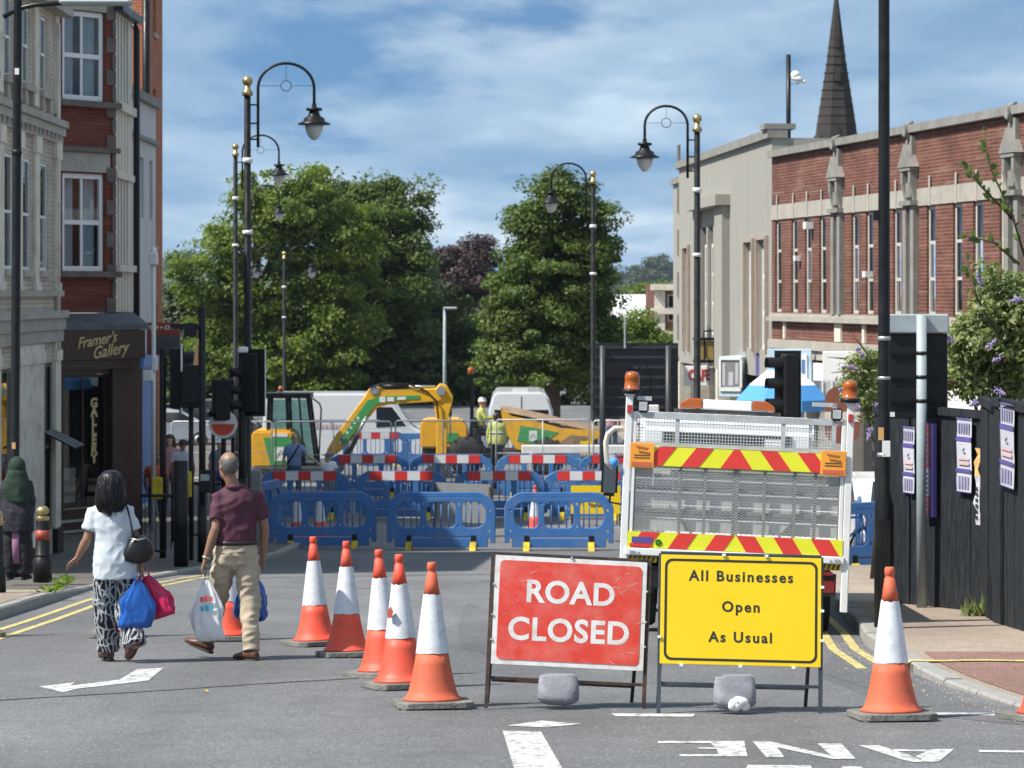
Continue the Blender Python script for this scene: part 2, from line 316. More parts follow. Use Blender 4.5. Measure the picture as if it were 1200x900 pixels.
# ---------------------------------------------------------------- mesh builder
EACH = set('pilaster shopfront_column plinth sill lintel quoin window_vent coping cornice stone_band drip_stop stone_block alarm_box shutter_slat window_surround vent_panel shop_pier band strapline pinnacle mud_splash bracket collar clip hazard_strip lift_board lift_rib pivot_pin white_edge drainpipe parapet step_trim picture_display bar poster track white_field red_field small_print ring cab_frame rear_frame curtain stone_bay shopfront side_shopfront stone_fascia roof foot trestle tail_light tie_bar pocket_seam eye label junction_box reflective_band capital cab_glass stripe push_bar strut fastener edge leaf_clump_ motif latch hazard_stripe air_hose string_course'.split())
class MB:
    def __init__(s): s.v = []; s.f = []; s.mi = []; s.sm = []
    def add(s, vs, fs, mi=0, sm=False, T=None):
        o = len(s.v)
        s.v += [tuple(T @ Vector(p)) if T is not None else tuple(p) for p in vs]
        s.f += [tuple(i + o for i in f) for f in fs]; s.mi += [mi] * len(fs); s.sm += [sm] * len(fs)
        return s
    def bx(s, x0, x1, y0, y1, z0, z1, mi=0, T=None):
        vs = [(x, y, z) for x in (x0, x1) for y in (y0, y1) for z in (z0, z1)]
        return s.add(vs, [(0, 1, 3, 2), (4, 6, 7, 5), (0, 4, 5, 1), (2, 3, 7, 6), (0, 2, 6, 4), (1, 5, 7, 3)], mi, False, T)
    def box(s, c, d, rot=None, mi=0):
        T = Matrix.Translation(c) @ (rot.to_4x4() if rot is not None else Matrix.Identity(4))
        return s.bx(-d[0] / 2, d[0] / 2, -d[1] / 2, d[1] / 2, -d[2] / 2, d[2] / 2, mi, T)
    def bar(s, p0, p1, wd, dp=None, mi=0, up=(0, 0, 1)):          # rectangular bar between two points
        p0, p1 = Vector(p0), Vector(p1); z = (p1 - p0); l = z.length; z.normalize(); dp = dp or wd
        u = Vector(up)
        if abs(z.dot(u)) > 0.99: u = Vector((0, 1, 0))
        x = u.cross(z).normalized(); y = z.cross(x)
        T = Matrix.Translation(p0) @ Matrix((x, y, z)).transposed().to_4x4()
        return s.bx(-wd / 2, wd / 2, -dp / 2, dp / 2, 0, l, mi, T)
    def tube(s, pts, r, n=8, mi=0, sm=True, cap=True, sq=1.0):
        pts = [Vector(p) for p in pts]; k = len(pts); rs = r if isinstance(r, (list, tuple)) else [r] * k
        o = len(s.v); ref = None; vs = []
        for i, p in enumerate(pts):
            t = (pts[min(i + 1, k - 1)] - pts[max(i - 1, 0)]).normalized()
            if ref is None:
                a = Vector((0, 0, 1)) if abs(t.z) < 0.9 else Vector((0, 1, 0)); ref = (a - t * a.dot(t)).normalized()
            else: ref = (ref - t * ref.dot(t)).normalized()
            b = t.cross(ref)
            for j in range(n):
                a = 2 * PI * j / n; vs.append(p + ref * math.cos(a) * rs[i] + b * math.sin(a) * rs[i] * sq)
        fs = [(i * n + j, i * n + (j + 1) % n, (i + 1) * n + (j + 1) % n, (i + 1) * n + j) for i in range(k - 1) for j in range(n)]
        s.add(vs, fs, mi, sm)
        if cap:
            s.add(vs[:n], [tuple(range(n - 1, -1, -1))], mi); s.add(vs[-n:], [tuple(range(n))], mi)
        return s
    def cyl(s, p0, p1, r0, r1=None, n=14, mi=0, sm=True): return s.tube([p0, p1], [r0, r0 if r1 is None else r1], n, mi, sm)
    def lathe(s, prof, c=(0, 0, 0), n=20, mi=0, axis=None, sm=True):
        vs = []; c = Vector(c)
        for r, z in prof:
            for j in range(n):
                a = 2 * PI * j / n; v = Vector((r * math.cos(a), r * math.sin(a), z)); vs.append(c + (axis @ v if axis is not None else v))
        k = len(prof)
        fs = [(i * n + j, i * n + (j + 1) % n, (i + 1) * n + (j + 1) % n, (i + 1) * n + j) for i in range(k - 1) for j in range(n)]
        s.add(vs, fs, mi, sm)
        if prof[0][0] > 1e-4: s.add(vs[:n], [tuple(range(n - 1, -1, -1))], mi)
        if prof[-1][0] > 1e-4: s.add(vs[-n:], [tuple(range(n))], mi)
        return s
    def prism(s, poly, a, b, plane='xz', mi=0, T=None):           # polygon extruded along the third axis
        def P(u, v, w_): return {'xz': (u, w_, v), 'xy': (u, v, w_), 'yz': (w_, u, v)}[plane]
        n = len(poly); vs = [P(u, v, a) for u, v in poly] + [P(u, v, b) for u, v in poly]
        fs = [tuple(range(n)), tuple(range(2 * n - 1, n - 1, -1))] + [(i, i + n, (i + 1) % n + n, (i + 1) % n) for i in range(n)]
        return s.add(vs, fs, mi, False, T)
    def ell(s, c, r, n=14, m=9, mi=0, rot=None):
        vs = []; c = Vector(c)
        for i in range(m + 1):
            th = PI * i / m
            for j in range(n):
                a = 2 * PI * j / n; v = Vector((r[0] * math.sin(th) * math.cos(a), r[1] * math.sin(th) * math.sin(a), r[2] * math.cos(th)))
                vs.append(c + (rot @ v if rot is not None else v))
        return s.add(vs, [(i * n + j, (i + 1) * n + j, (i + 1) * n + (j + 1) % n, i * n + (j + 1) % n) for i in range(m) for j in range(n)], mi, True)
    def mesh(s, name, bevel=0.0, seg=1):
        me = bpy.data.meshes.new(name); me.from_pydata(s.v, [], s.f)
        me.polygons.foreach_set('material_index', s.mi); me.polygons.foreach_set('use_smooth', s.sm)
        bm = bmesh.new(); bm.from_mesh(me)
        bmesh.ops.remove_doubles(bm, verts=bm.verts, dist=1e-5)
        bmesh.ops.recalc_face_normals(bm, faces=bm.faces)
        if bevel:
            es = [e for e in bm.edges if len(e.link_faces) == 2 and e.calc_face_angle(0) > 0.5]
            bmesh.ops.bevel(bm, geom=es, offset=bevel, segments=seg, affect='EDGES', clamp_overlap=True)
        bm.to_mesh(me); bm.free(); me.update()
        return me
    def groups(s, tol=0.002):                                    # pieces whose boxes touch belong together
        n = len(s.v); par = list(range(n))
        def fd(a):
            while par[a] != a: par[a] = par[par[a]]; a = par[a]
            return a
        for f in s.f:
            for q in f[1:]: par[fd(q)] = fd(f[0])
        isl = {}
        for i, f in enumerate(s.f): isl.setdefault(fd(f[0]), []).append(i)
        L_ = []
        for fs in isl.values():
            P = [s.v[q] for i in fs for q in s.f[i]]; L_.append([fs, [min(p[k] for p in P) for k in range(3)], [max(p[k] for p in P) for k in range(3)]])
        ch = True
        while ch:
            ch = False; out = []
            for a in L_:
                for b in out:
                    if all(a[1][k] <= b[2][k] + tol and b[1][k] <= a[2][k] + tol for k in range(3)):
                        b[0] += a[0]; b[1] = [min(a[1][k], b[1][k]) for k in range(3)]; b[2] = [max(a[2][k], b[2][k]) for k in range(3)]; ch = True; break
                else: out.append(a)
            L_ = out
        return [g[0] for g in L_]
    def build(s, name, mats, parent=None, loc=(0, 0, 0), rot=(0, 0, 0), bevel=0.0, seg=1, kind=None, label=None):
        if name in EACH and kind is None:
            gs = s.groups()
            if 1 < len(gs) < 90:
                for g in gs:
                    m = MB(); ix = {}
                    for i in g:
                        for q in s.f[i]:
                            if q not in ix: ix[q] = len(m.v); m.v.append(s.v[q])
                        m.f.append(tuple(ix[q] for q in s.f[i])); m.mi.append(s.mi[i]); m.sm.append(s.sm[i])
                    o = link(name, m.mesh(name, bevel, seg), mats, parent, loc, rot, kind, label)
                return o
        return link(name, s.mesh(name, bevel, seg), mats, parent, loc, rot, kind, label)
def link(name, me, mats, parent=None, loc=(0, 0, 0), rot=(0, 0, 0), kind=None, label=None):
    for m in (mats if isinstance(mats, (list, tuple)) else [mats]):
        me.materials.append(M[m] if isinstance(m, str) else m)
    o = bpy.data.objects.new(name, me); C.objects.link(o)
    o.location = loc; o.rotation_euler = rot
    if parent is not None: o.parent = parent
    if kind: o['kind'] = kind
    if label: o['label'] = label
    return o
def thing(name, label, cat, loc=(0, 0, 0), rz=0.0, group=None, rot=None):
    o = bpy.data.objects.new(name, None); C.objects.link(o); o.empty_display_size = 0.2
    o.location = loc; o.rotation_euler = rot if rot else (0, 0, rz)
    o['label'] = label; o['category'] = cat
    if group: o['group'] = group
    return o
def tag(o, label, cat, group=None):
    o['label'] = label; o['category'] = cat
    if group: o['group'] = group
    return o
KIDS = {}
def dup(root, loc, rz=None, label=None, rot=None, skip=()):
    r = root.copy(); C.objects.link(r); r.location = loc
    if rot: r.rotation_euler = rot
    elif rz is not None: r.rotation_euler = (0, 0, rz)
    if label: r['label'] = label
    for ch in [o for o in C.objects if o.parent == root]:
        if ch.name.split('.')[0] in skip: continue
        c = ch.copy(); C.objects.link(c); c.parent = r
        for g in [o for o in C.objects if o.parent == ch]:
            k = g.copy(); C.objects.link(k); k.parent = c
    return r
def evalmesh(o):
    dg = bpy.context.evaluated_depsgraph_get(); dg.update()
    me = bpy.data.meshes.new_from_object(o.evaluated_get(dg), depsgraph=dg)
    dt = o.data; bpy.data.objects.remove(o)
    return me
def toxz(me):
    me.transform(Matrix.Rotation(R(90), 4, 'X')); me.materials.clear(); return me
def text_mesh(body, size, ext=0.002, bold=0.0, shear=0.0, sp=1.0, ax='CENTER', lsp=1.0, xs=1.0):
    cu_ = bpy.data.curves.new('lettering', 'FONT'); cu_.body = body; cu_.size = size; cu_.extrude = ext; cu_.offset = bold; cu_.shear = shear
    cu_.space_character = sp; cu_.space_line = lsp; cu_.align_x = ax; cu_.align_y = 'CENTER'; cu_.resolution_u = 4
    o = bpy.data.objects.new('lettering', cu_); C.objects.link(o); me = evalmesh(o)
    if xs != 1: me.transform(Matrix.Diagonal((xs, 1, 1, 1)))
    return toxz(me)
def flat_mesh(loops, ext=0.01, bev=0.0):                          # outline with holes, extruded, standing in the xz plane
    cu_ = bpy.data.curves.new('outline', 'CURVE'); cu_.dimensions = '2D'; cu_.fill_mode = 'BOTH'; cu_.extrude = ext; cu_.bevel_depth = bev; cu_.bevel_resolution = 1
    for lp in loops:
        sp = cu_.splines.new('POLY'); sp.points.add(len(lp) - 1)
        for p, q in zip(sp.points, lp): p.co = (q[0], q[1], 0, 1)
        sp.use_cyclic_u = True
    o = bpy.data.objects.new('outline', cu_); C.objects.link(o); return toxz(evalmesh(o))
def rrect(x0, x1, z0, z1, r, n=5):
    out = []
    for cx, cz, a0 in ((x1 - r, z1 - r, 0), (x0 + r, z1 - r, 90), (x0 + r, z0 + r, 180), (x1 - r, z0 + r, 270)):
        out += [(cx + r * math.cos(R(a0 + 90 * i / n)), cz + r * math.sin(R(a0 + 90 * i / n))) for i in range(n + 1)]
    return out
def circ(x, z, r, n=12): return [(x + r * math.cos(2 * PI * i / n), z + r * math.sin(2 * PI * i / n)) for i in range(n)]
def remesh(mb, name, mats, parent, voxel=0.012, smooth=4, wrinkle=0.0, wscale=7.0, kind=None, wz=1.0):
    me = mb.mesh(name); o = bpy.data.objects.new(name, me); C.objects.link(o)
    md = o.modifiers.new('r', 'REMESH'); md.mode = 'VOXEL'; md.voxel_size = voxel; md.use_smooth_shade = True
    if smooth: s2 = o.modifiers.new('s', 'SMOOTH'); s2.factor = 0.5; s2.iterations = smooth
    me2 = evalmesh(o); me2.materials.clear()
    if wrinkle:
        me2.update()
        co = np.empty(len(me2.vertices) * 3, np.float32); me2.vertices.foreach_get('co', co); co = co.reshape(-1, 3)
        no = np.empty_like(co).ravel(); me2.vertices.foreach_get('normal', no); no = no.reshape(-1, 3)
        sd = rnd.random() * 50
        h = np.array([noise.noise(Vector((p[0] * wscale + sd, p[1] * wscale, p[2] * wscale * wz))) + 0.75 * (0.5 - 2.2 * abs(noise.noise(Vector(((p[0] + .5 * p[2]) * wscale * .9, p[1] * wscale * .9 + sd, (p[2] - .4 * p[0]) * wscale * 1.5 * wz))))) for p in co], np.float32)
        co += no * (h * wrinkle)[:, None]; me2.vertices.foreach_set('co', co.ravel())
    me2.polygons.foreach_set('use_smooth', [True] * len(me2.polygons)); me2.update()
    return link(name, me2, mats, parent)
# ---------------------------------------------------------------- ground, road, pavements, kerbs, markings
DS = [-40, 0, 8, 12, 14, 16, 18, 20, 22, 24, 26, 28, 30, 32, 34, 36, 38, 40, 42, 44, 46, 48, 49, 50, 51, 52, 53, 54, 55, 56, 57, 58, 59, 60, 61, 62, 63, 64, 65, 66, 68, 72, 80, 82, 84, 86, 88, 90, 92, 94, 96, 98, 110, 140, 200, 400, 900, 2000, 4200]
def sheet(name, xl, xr, ds, lift, m, kind='structure', skirt=None):
    mb = MB(); vs = []
    for d in ds:
        vs += [(xl(d), d, gz(max(d, 0)) + lift(d)), (xr(d), d, gz(max(d, 0)) + lift(d))]
    k = len(ds); mb.add(vs, [(2 * i, 2 * i + 1, 2 * i + 3, 2 * i + 2) for i in range(k - 1)])
    if skirt == 'r': mb.add([p for i in range(k) for p in (vs[2 * i + 1], (vs[2 * i + 1][0], vs[2 * i + 1][1], vs[2 * i + 1][2] - 0.2))], [(2 * i, 2 * i + 1, 2 * i + 3, 2 * i + 2) for i in range(k - 1)])
    return mb.build(name, m, kind=kind)
def lerp(tab):
    xs = [t[0] for t in tab]; ys = [t[1] for t in tab]
    return lambda d: float(np.interp(d, xs, ys))
kl = lerp([(0, -5.7), (16, -5.6), (30.8, -5.5), (37.5, -5.55), (40, -5.3), (43, -4.87), (46, -4.4), (49.4, -4.0), (54, -3.95), (57, -4.4), (59, -5.4), (61, -6.0), (200, -6.2)])
kr = lerp([(0, 4.9), (16, 4.2), (18, 3.75), (19.8, 3.48), (21.5, 3.28), (23, 3.2), (26.3, 3.25), (28, 3.4), (34, 3.8), (60, 3.9), (72, 4.4), (90, 4.2), (200, 4)])
hl = lerp([(0, .12), (34, .12), (36.5, .06), (38.5, .035), (42, .05), (47, .1), (50, .12), (400, .12)])
hr = lerp([(0, .02), (19.5, .02), (22, .05), (25, .12), (400, .12)])
sheet('ground', lambda d: -2500, lambda d: 2500, DS, lambda d: -0.02, 'earth')
NEAR = [d for d in DS if d <= 140] + [200]
sheet('road', lambda d: -26, lambda d: 26, NEAR, lambda d: 0.0, 'asphalt')
PD = sorted(set(NEAR + [19, 21, 23, 25, 27, 29, 31, 33, 35, 37, 39, 41, 43, 45, 47]))
KW = 0.14
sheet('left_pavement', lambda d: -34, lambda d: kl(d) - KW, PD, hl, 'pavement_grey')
sheet('right_pavement', lambda d: kr(d) + KW, lambda d: 40, [d for d in PD if d >= 19.5 or d == 0 or d == 16], hr, 'pavement_tan')
sheet('reddish_pavement_patch', lambda d: kr(d) + KW + 0.1, lambda d: 9, [18.0, 19, 20, 21, 22, 23, 24], lambda d: hr(d) + 0.005, 'pavement_red')
sheet('painted_sunlit_strip', lambda d: -14, lambda d: kl(d) - KW - 0.02, [31, 32, 33, 34, 35, 36], lambda d: hl(d) + 0.004, 'pavement_tan')  # sunlight on the left pavement, painted as a paler tan strip
def kerb(name, f, h, sgn, d0, d1):
    root = thing(name, '', '', (0, 0, 0)); del root['label']; del root['category']; root['kind'] = 'structure'
    mb = MB(); vs = []; ds = [d for d in PD if d < 160]
    base = MB(); k = 0; d = d0
    while d < d1:
        e = min(d + 0.915, d1); g = 0.012
        def P(q, off, up): return (f(q) + sgn * off, q, gz(q) + up)
        a, b = d + g, e - g; t = rnd.uniform(-.006, .006)
        m = MB(); h0, h1 = max(h(a), .012) + t + .006, max(h(b), .012) + t + .006
        m.add([P(a, 0, -.1), P(a, 0, h0 - .02), P(a, -.02, h0), P(a, -KW, h0), P(a, -KW, -.1), P(b, 0, -.1), P(b, 0, h1 - .02), P(b, -.02, h1), P(b, -KW, h1), P(b, -KW, -.1)],
              [(0, 1, 2, 3, 4), (9, 8, 7, 6, 5), (0, 5, 6, 1), (1, 6, 7, 2), (2, 7, 8, 3), (3, 8, 9, 4)])
        m.build('kerb_stone', 'kerb_stone', root); d = e
    j = MB(); ds = [x for x in np.arange(d0, d1 + .01, 1.0)]
    vs = []
    for q in ds: vs += [(f(q) - sgn * .012, q, gz(q) - .05), (f(q) - sgn * .012, q, gz(q) + max(h(q), .012) - .006), (f(q) - sgn * KW, q, gz(q) + max(h(q), .012) - .006)]
    n = len(ds); j.add(vs, [(3 * i + a, 3 * i + a + 1, 3 * i + a + 4, 3 * i + a + 3) for i in range(n - 1) for a in (0, 1)])
    j.build('kerb_joint', 'stone_dark', root)
kerb('left_kerb', kl, hl, 1, 26, 60)
kerb('right_kerb', kr, hr, -1, 18, 40)

def mark(name, pxs, m='road_white', lift=0.004, kind='structure'):
    vs = []
    for px, py in pxs:
        x, d = gp(px, py); vs.append((x, d, gz(d) + lift))
    mb = MB(); mb.add(vs, [tuple(range(len(vs)))]); return mb.build(name, m, kind=kind)
def gline(name, tab, wd, m, lift=0.004, n=14):
    f = lerp([(d, x) for x, d in tab]); ds = np.linspace(tab[0][1], tab[-1][1], n)
    return sheet(name, lambda d: f(d) - wd / 2, lambda d: f(d) + wd / 2, [float(q) for q in ds], lambda d: lift, m)
LY = [(kl(d) + 0.62, d) for d in (16, 24, 30.8, 36, 40, 43)]
gline('yellow_line', [(x, d) for x, d in LY], 0.085, 'road_yellow'); gline('yellow_line', [(x - 0.26, d) for x, d in LY], 0.085, 'road_yellow')
a1 = [gp(968, 766), gp(978, 771), gp(1026, 789)][::-1]; 
RY = [(kr(d) - 0.34, d) for d in (23.4, 25, 26, 28, 30, 40, 55)]
gline('yellow_line', RY, 0.085, 'road_yellow'); gline('yellow_line', [(x + 0.2, d) for x, d in RY], 0.085, 'road_yellow')
# the thin site line sprayed across the pavement
mb = MB(); vs = []
for i in range(22):
    x = 2.95 + i * .14; d = 23.15 + .03 * math.sin(i * 1.3) + .02 * math.sin(i * 3.1)
    lf = .004 if x < kr(d) else (max(hr(d), .012) + .012)
    vs += [(x, d - .09, gz(d - .09) + lf), (x, d + .09, gz(d + .09) + lf)]
mb.add(vs, [(2 * i, 2 * i + 2, 2 * i + 3, 2 * i + 1) for i in range(21)]); mb.build('sprayed_yellow_line', 'road_yellow', kind='structure')
# arrows and letters on the carriageway
mark('bent_arrow_marking', [(46, 805), (88, 800), (82, 804), (140, 797), (160, 785), (192, 783), (174, 798), (140, 802), (88, 808), (74, 812)])
mark('stub_marking', [(594, 851), (634, 845), (681, 849), (640, 853)])
mark('stem_marking', [(589, 857), (634, 858), (662, 906), (604, 906)])
def worn(name, pxs): return mark(name, pxs)
# the word LANE, upside down for oncoming drivers
mark('lane_letter', [(771, 869), (872, 869), (876, 887), (796, 887), (796, 884.6), (842, 884.6), (840, 878.4), (818, 878.4), (818, 876.4), (838, 876.4), (833, 871.6), (771, 871.6)])
mark('lane_letter', [(882, 869.5), (903, 869.5), (952, 881), (974, 886), (958, 872), (986, 872), (1003, 890), (975, 890), (911, 876.5), (919, 888), (898, 888)])
mark('lane_letter', [(1006, 874), (1030, 874), (1064, 885), (1083, 893), (1072, 894), (1058, 891)])
mark('lane_letter', [(1083.5, 893.2), (1073, 887), (1092, 878.5), (1118, 878.5), (1100, 893.5)])
mark('lane_letter', [(1040, 878.6), (1091, 879.4), (1087, 881.4), (1046, 880.6)])
mark('lane_letter', [(1146, 879.6), (1240, 880.6), (1240, 883), (1148, 882)])
mark('bus_letter', [(876, 897), (950, 898), (955, 906), (872, 906)])
mark('bus_letter', [(985, 899), (1010, 899), (1016, 906), (990, 906)])
mark('edge_marking', [(1080, 835.6), (1166, 836), (1166, 839), (1086, 838.6)])
mark('edge_marking', [(716, 836.5), (815, 837.2), (812, 840.5), (722, 840)])
mark('give_way_marking', [(330, 661), (345, 650), (352, 650), (340, 662)], 'road_yellow'); 
# tar joints and a repaired patch
def tarline(pts, wd=0.03):
    mb = MB(); vs = []
    q = []
    for (ax, ay), (bx_, by) in zip(pts, pts[1:]):
        for i in range(6): q.append((ax + (bx_ - ax) * i / 6, ay + (by - ay) * i / 6))
    q.append(pts[-1])
    for i, (px, py) in enumerate(q):
        x, d = gp(px, py); d += rnd.uniform(-.02, .02); ww = wd * rnd.uniform(.7, 1.5)
        vs += [(x, d - ww, gz(d - ww) + .003), (x, d + ww, gz(d + ww) + .003)]
    mb.add(vs, [(2 * i, 2 * i + 2, 2 * i + 3, 2 * i + 1) for i in range(len(q) - 1)]); mb.build('tar_joint', 'tar', kind='structure')
tarline([(-20, 822), (150, 812), (300, 802), (420, 795)])
tarline([(560, 681), (640, 683), (720, 684)], .035)
tarline([(310, 688), (420, 690), (540, 689)], .02)
tarline([(962, 789), (1000, 801), (1030, 811), (1050, 818)], .02)
mark('repaired_patch', [(548, 706), (596, 722), (590, 770), (540, 760), (536, 730)], 'asphalt_patch', .002)
mark('repaired_patch', [(330, 640), (420, 640), (420, 668), (300, 668)], 'asphalt_patch', .002)
mark('repaired_patch', [(980, 760), (1200, 850), (1060, 836), (960, 792)], 'asphalt_patch', .002)
x, d = gp(241, 812); t = thing('litter_scrap', 'tiny yellow scrap of litter lying on the open tarmac', 'litter', (x, d, gz(d) + .004)); mb = MB(); mb.add([(-.02, 0, 0), (.0, -.015, .012), (.025, .0, .004), (.005, .02, .02)], [(0, 1, 2), (0, 2, 3)]); mb.build('paper', 'foot_yellow', t)
rg = random.Random(5); mb = MB()
for q in range(420):                                            # grit and leaf crumbs gathered along the right kerb and between the cones
    d = rg.uniform(17, 27); x = kr(d) - abs(rg.gauss(0, .22)) - .02 if q % 3 else rg.uniform(-4, 3); s = rg.uniform(.003, .011)
    mb.add([(x - s, d, gz(d) + .002), (x, d - s * 1.6, gz(d) + .003), (x + s, d, gz(d) + .002), (x, d + s, gz(d) + .008 + s * .4)], [(0, 1, 3), (1, 2, 3)])
mb.build('grit', 'pavement_tan', kind='stuff')
# distant hills either side of the valley
def hills(name, x0, x1, d, prof, seed):
    mb = MB(); r2 = random.Random(seed); n = 90; vs = []
    for i in range(n + 1):
        x = x0 + (x1 - x0) * i / n; u = i / n
        h = float(np.interp(u, [p[0] for p in prof], [p[1] for p in prof])) * (1 + .05 * noise.noise(Vector((x * .012, seed, 0)))) + 3.0 * noise.noise(Vector((x * .05, seed, 2)))
        vs += [(x, d - 260, -4), (x, d - 120, -4 + h * .55), (x, d, -4 + h), (x, d + 300, -4 + h * .6)]
    mb.add(vs, [(4 * i + a, 4 * i + 4 + a, 4 * i + 5 + a, 4 * i + 1 + a) for i in range(n) for a in range(3)], sm=True)
    return mb.build(name, 'hill_wood', kind='structure')
mat('hill_wood', (0.055, 0.085, 0.045), 0.95, var=0.6, vs=0.03, bump=1.0, bs=0.1)
hills('hills', -900, 1200, 2300, [(0, 20), (.17, 42), (.26, 38), (.33, 30), (.5, 14), (.62, 22), (.68, 30), (.8, 34), (1, 20)], 3)
# ---------------------------------------------------------------- buildings
def facade(mb, x0, x1, z0, z1, ops, rv=0.15, y=0.0, mi=0, mr=None):   # wall front with openings (x0,x1,z0,z1) and reveals
    mr = mi if mr is None else mr
    xs = sorted({x0, x1, *[v for o in ops for v in o[:2] if x0 < v < x1]}); zs = sorted({z0, z1, *[v for o in ops for v in o[2:4] if z0 < v < z1]})
    for a, b in zip(xs, xs[1:]):
        for c, d in zip(zs, zs[1:]):
            mx_, mz_ = (a + b) / 2, (c + d) / 2
            if any(o[0] < mx_ < o[1] and o[2] < mz_ < o[3] for o in ops): continue
            mb.add([(a, y, c), (b, y, c), (b, y, d), (a, y, d)], [(0, 1, 2, 3)], mi)
    for o in ops:
        a, b, c, d = o[:4]
        for q in ([(a, c), (b, c)], [(b, c), (b, d)], [(b, d), (a, d)], [(a, d), (a, c)]):
            (p, r_), (s_, t_) = q
            mb.add([(p, y, r_), (s_, y, t_), (s_, y + rv, t_), (p, y + rv, r_)], [(0, 1, 2, 3)], mr)
def window(par, x, z, wd, h, y, cols=1, rows=2, fm='white_paint', fw=0.06, curtain=True, glass='glass', depth=0.5):
    mb = MB(); x0, x1 = x - wd / 2, x + wd / 2
    mb.bx(x0, x1, y, y + .06, z, z + fw); mb.bx(x0, x1, y, y + .06, z + h - fw, z + h)
    mb.bx(x0, x0 + fw, y, y + .06, z + fw, z + h - fw); mb.bx(x1 - fw, x1, y, y + .06, z + fw, z + h - fw)
    for i in range(1, cols): xx = x0 + wd * i / cols; mb.bx(xx - fw * .3, xx + fw * .3, y + .012, y + .05, z + fw, z + h - fw)
    for j in range(1, rows): zz_ = z + h * j / rows; mb.bx(x0 + fw, x1 - fw, y + .008, y + .054, zz_ - fw * .45, zz_ + fw * .45)
    f = mb.build('window', fm, par)
    for j in range(rows):
        g = MB(); c0, c1 = z + h * j / rows + .02, z + h * (j + 1) / rows - .02
        g.add([(x0 + fw * .5, y + .03 - .008 * j, c0), (x1 - fw * .5, y + .03 - .008 * j, c0), (x1 - fw * .5, y + .03 - .008 * j, c1), (x0 + fw * .5, y + .03 - .008 * j, c1)], [(0, 1, 2, 3)]); g.build('pane', glass, f)
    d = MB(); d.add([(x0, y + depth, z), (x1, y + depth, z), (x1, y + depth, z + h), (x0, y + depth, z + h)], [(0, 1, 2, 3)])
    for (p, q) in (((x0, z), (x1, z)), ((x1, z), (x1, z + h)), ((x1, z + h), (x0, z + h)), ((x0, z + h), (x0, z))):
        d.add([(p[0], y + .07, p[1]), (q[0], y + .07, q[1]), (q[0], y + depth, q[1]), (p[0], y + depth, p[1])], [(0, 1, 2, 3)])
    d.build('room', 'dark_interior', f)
    if curtain:
        c = MB(); n = 24
        for a, b in ((x0 + fw, x0 + wd * .40), (x1 - wd * .40, x1 - fw)):
            vs = []
            for i in range(n + 1):
                u = a + (b - a) * i / n; yy = y + .16 + .025 * math.sin(i * 1.9 + z)
                vs += [(u, yy, z + .02), (u, yy, z + h - .02)]
            c.add(vs, [(2 * i, 2 * i + 2, 2 * i + 3, 2 * i + 1) for i in range(n)], sm=True)
        c.build('curtain', 'curtain', f)
    return f
def shell(mb, x0, x1, y0, y1, z0, z1, mi=0, front=False):      # sides, back and top behind a facade
    fs = [[(x0, y0, z0), (x0, y1, z0), (x0, y1, z1), (x0, y0, z1)], [(x1, y0, z0), (x1, y1, z0), (x1, y1, z1), (x1, y0, z1)], [(x0, y1, z0), (x1, y1, z0), (x1, y1, z1), (x0, y1, z1)], [(x0, y0, z1), (x1, y0, z1), (x1, y1, z1), (x0, y1, z1)]]
    if front: fs.append([(x0, y0, z0), (x1, y0, z0), (x1, y0, z1), (x0, y0, z1)])
    for f in fs: mb.add(f, [(0, 1, 2, 3)], mi)

# --- white corner building on the left; local x runs along the street away from the camera, local y into the building
B = thing('corner_building', 'white painted Victorian corner building with arched shopfront at the far left', 'building', (-7.85, 41.3, gz(46) + .02), R(90))
LB = 8.15; EH = 9.25
wx = [0.95, 2.55, 3.25 + .95, 5.0 + .82, 6.62]
wx = [44.55 - 41.3, 46.2 - 41.3, 47.9 - 41.3, 42.9 - 41.3]
ops = [(x - .42, x + .42, 4.75, 6.55) for x in wx] + [(x - .3, x + .3, 7.75, 9.0) for x in wx]
ops += [(.5, 1.5, .35, 3.2), (2.45, 3.9, .15, 3.2), (6.45, 7.5, .35, 3.2)]
mb = MB(); facade(mb, 0, LB, -.8, EH, ops, .07); shell(mb, 0, LB, 0, 16, -.8, EH)
mb.bx(LB + .001, 15.6, 1.9, 16, -.8, 11.4); mb.bx(3, LB - .3, 9, 26, EH - 3, EH + 3.0)  # first box: unseen rear wing, added to throw shade over the barriers
mb.build('wall', 'brick_painted', B)
mb = MB()
for x in [0.05] + [(wx[3] + wx[0]) / 2, (wx[0] + wx[1]) / 2, (wx[1] + wx[2]) / 2, LB - .28]:
    mb.bx(x - .22, x + .22, -.05, -.003, 4.4, 6.85); mb.bx(x - .27, x + .27, -.08, -.004, 6.68, 6.949); mb.bx(x - .2, x + .2, -.04, -.003, 7.45, EH - .11)
    mb.bx(x - .27, x + .27, -.07, -.004, 4.421, 4.55)
mb.build('pilaster', 'stone_white', B)
mb = MB()
for z0, z1, p in ((6.95, 7.08, .07), (7.085, 7.22, .12), (7.225, 7.34, .17), (4.32, 4.42, .09), (3.55, 3.75, .08), (3.755, 3.95, .12), (3.955, 4.08, .17), (EH - .1, EH + .15, .25)):
    mb.bx(-.05, LB + .12, -p, -.002, z0, z1)
for x in np.arange(.2, LB, .42): mb.bx(x - .05, x + .05, -.115, -.071, 7.0, 7.08)
mb.build('cornice', 'stone', B)
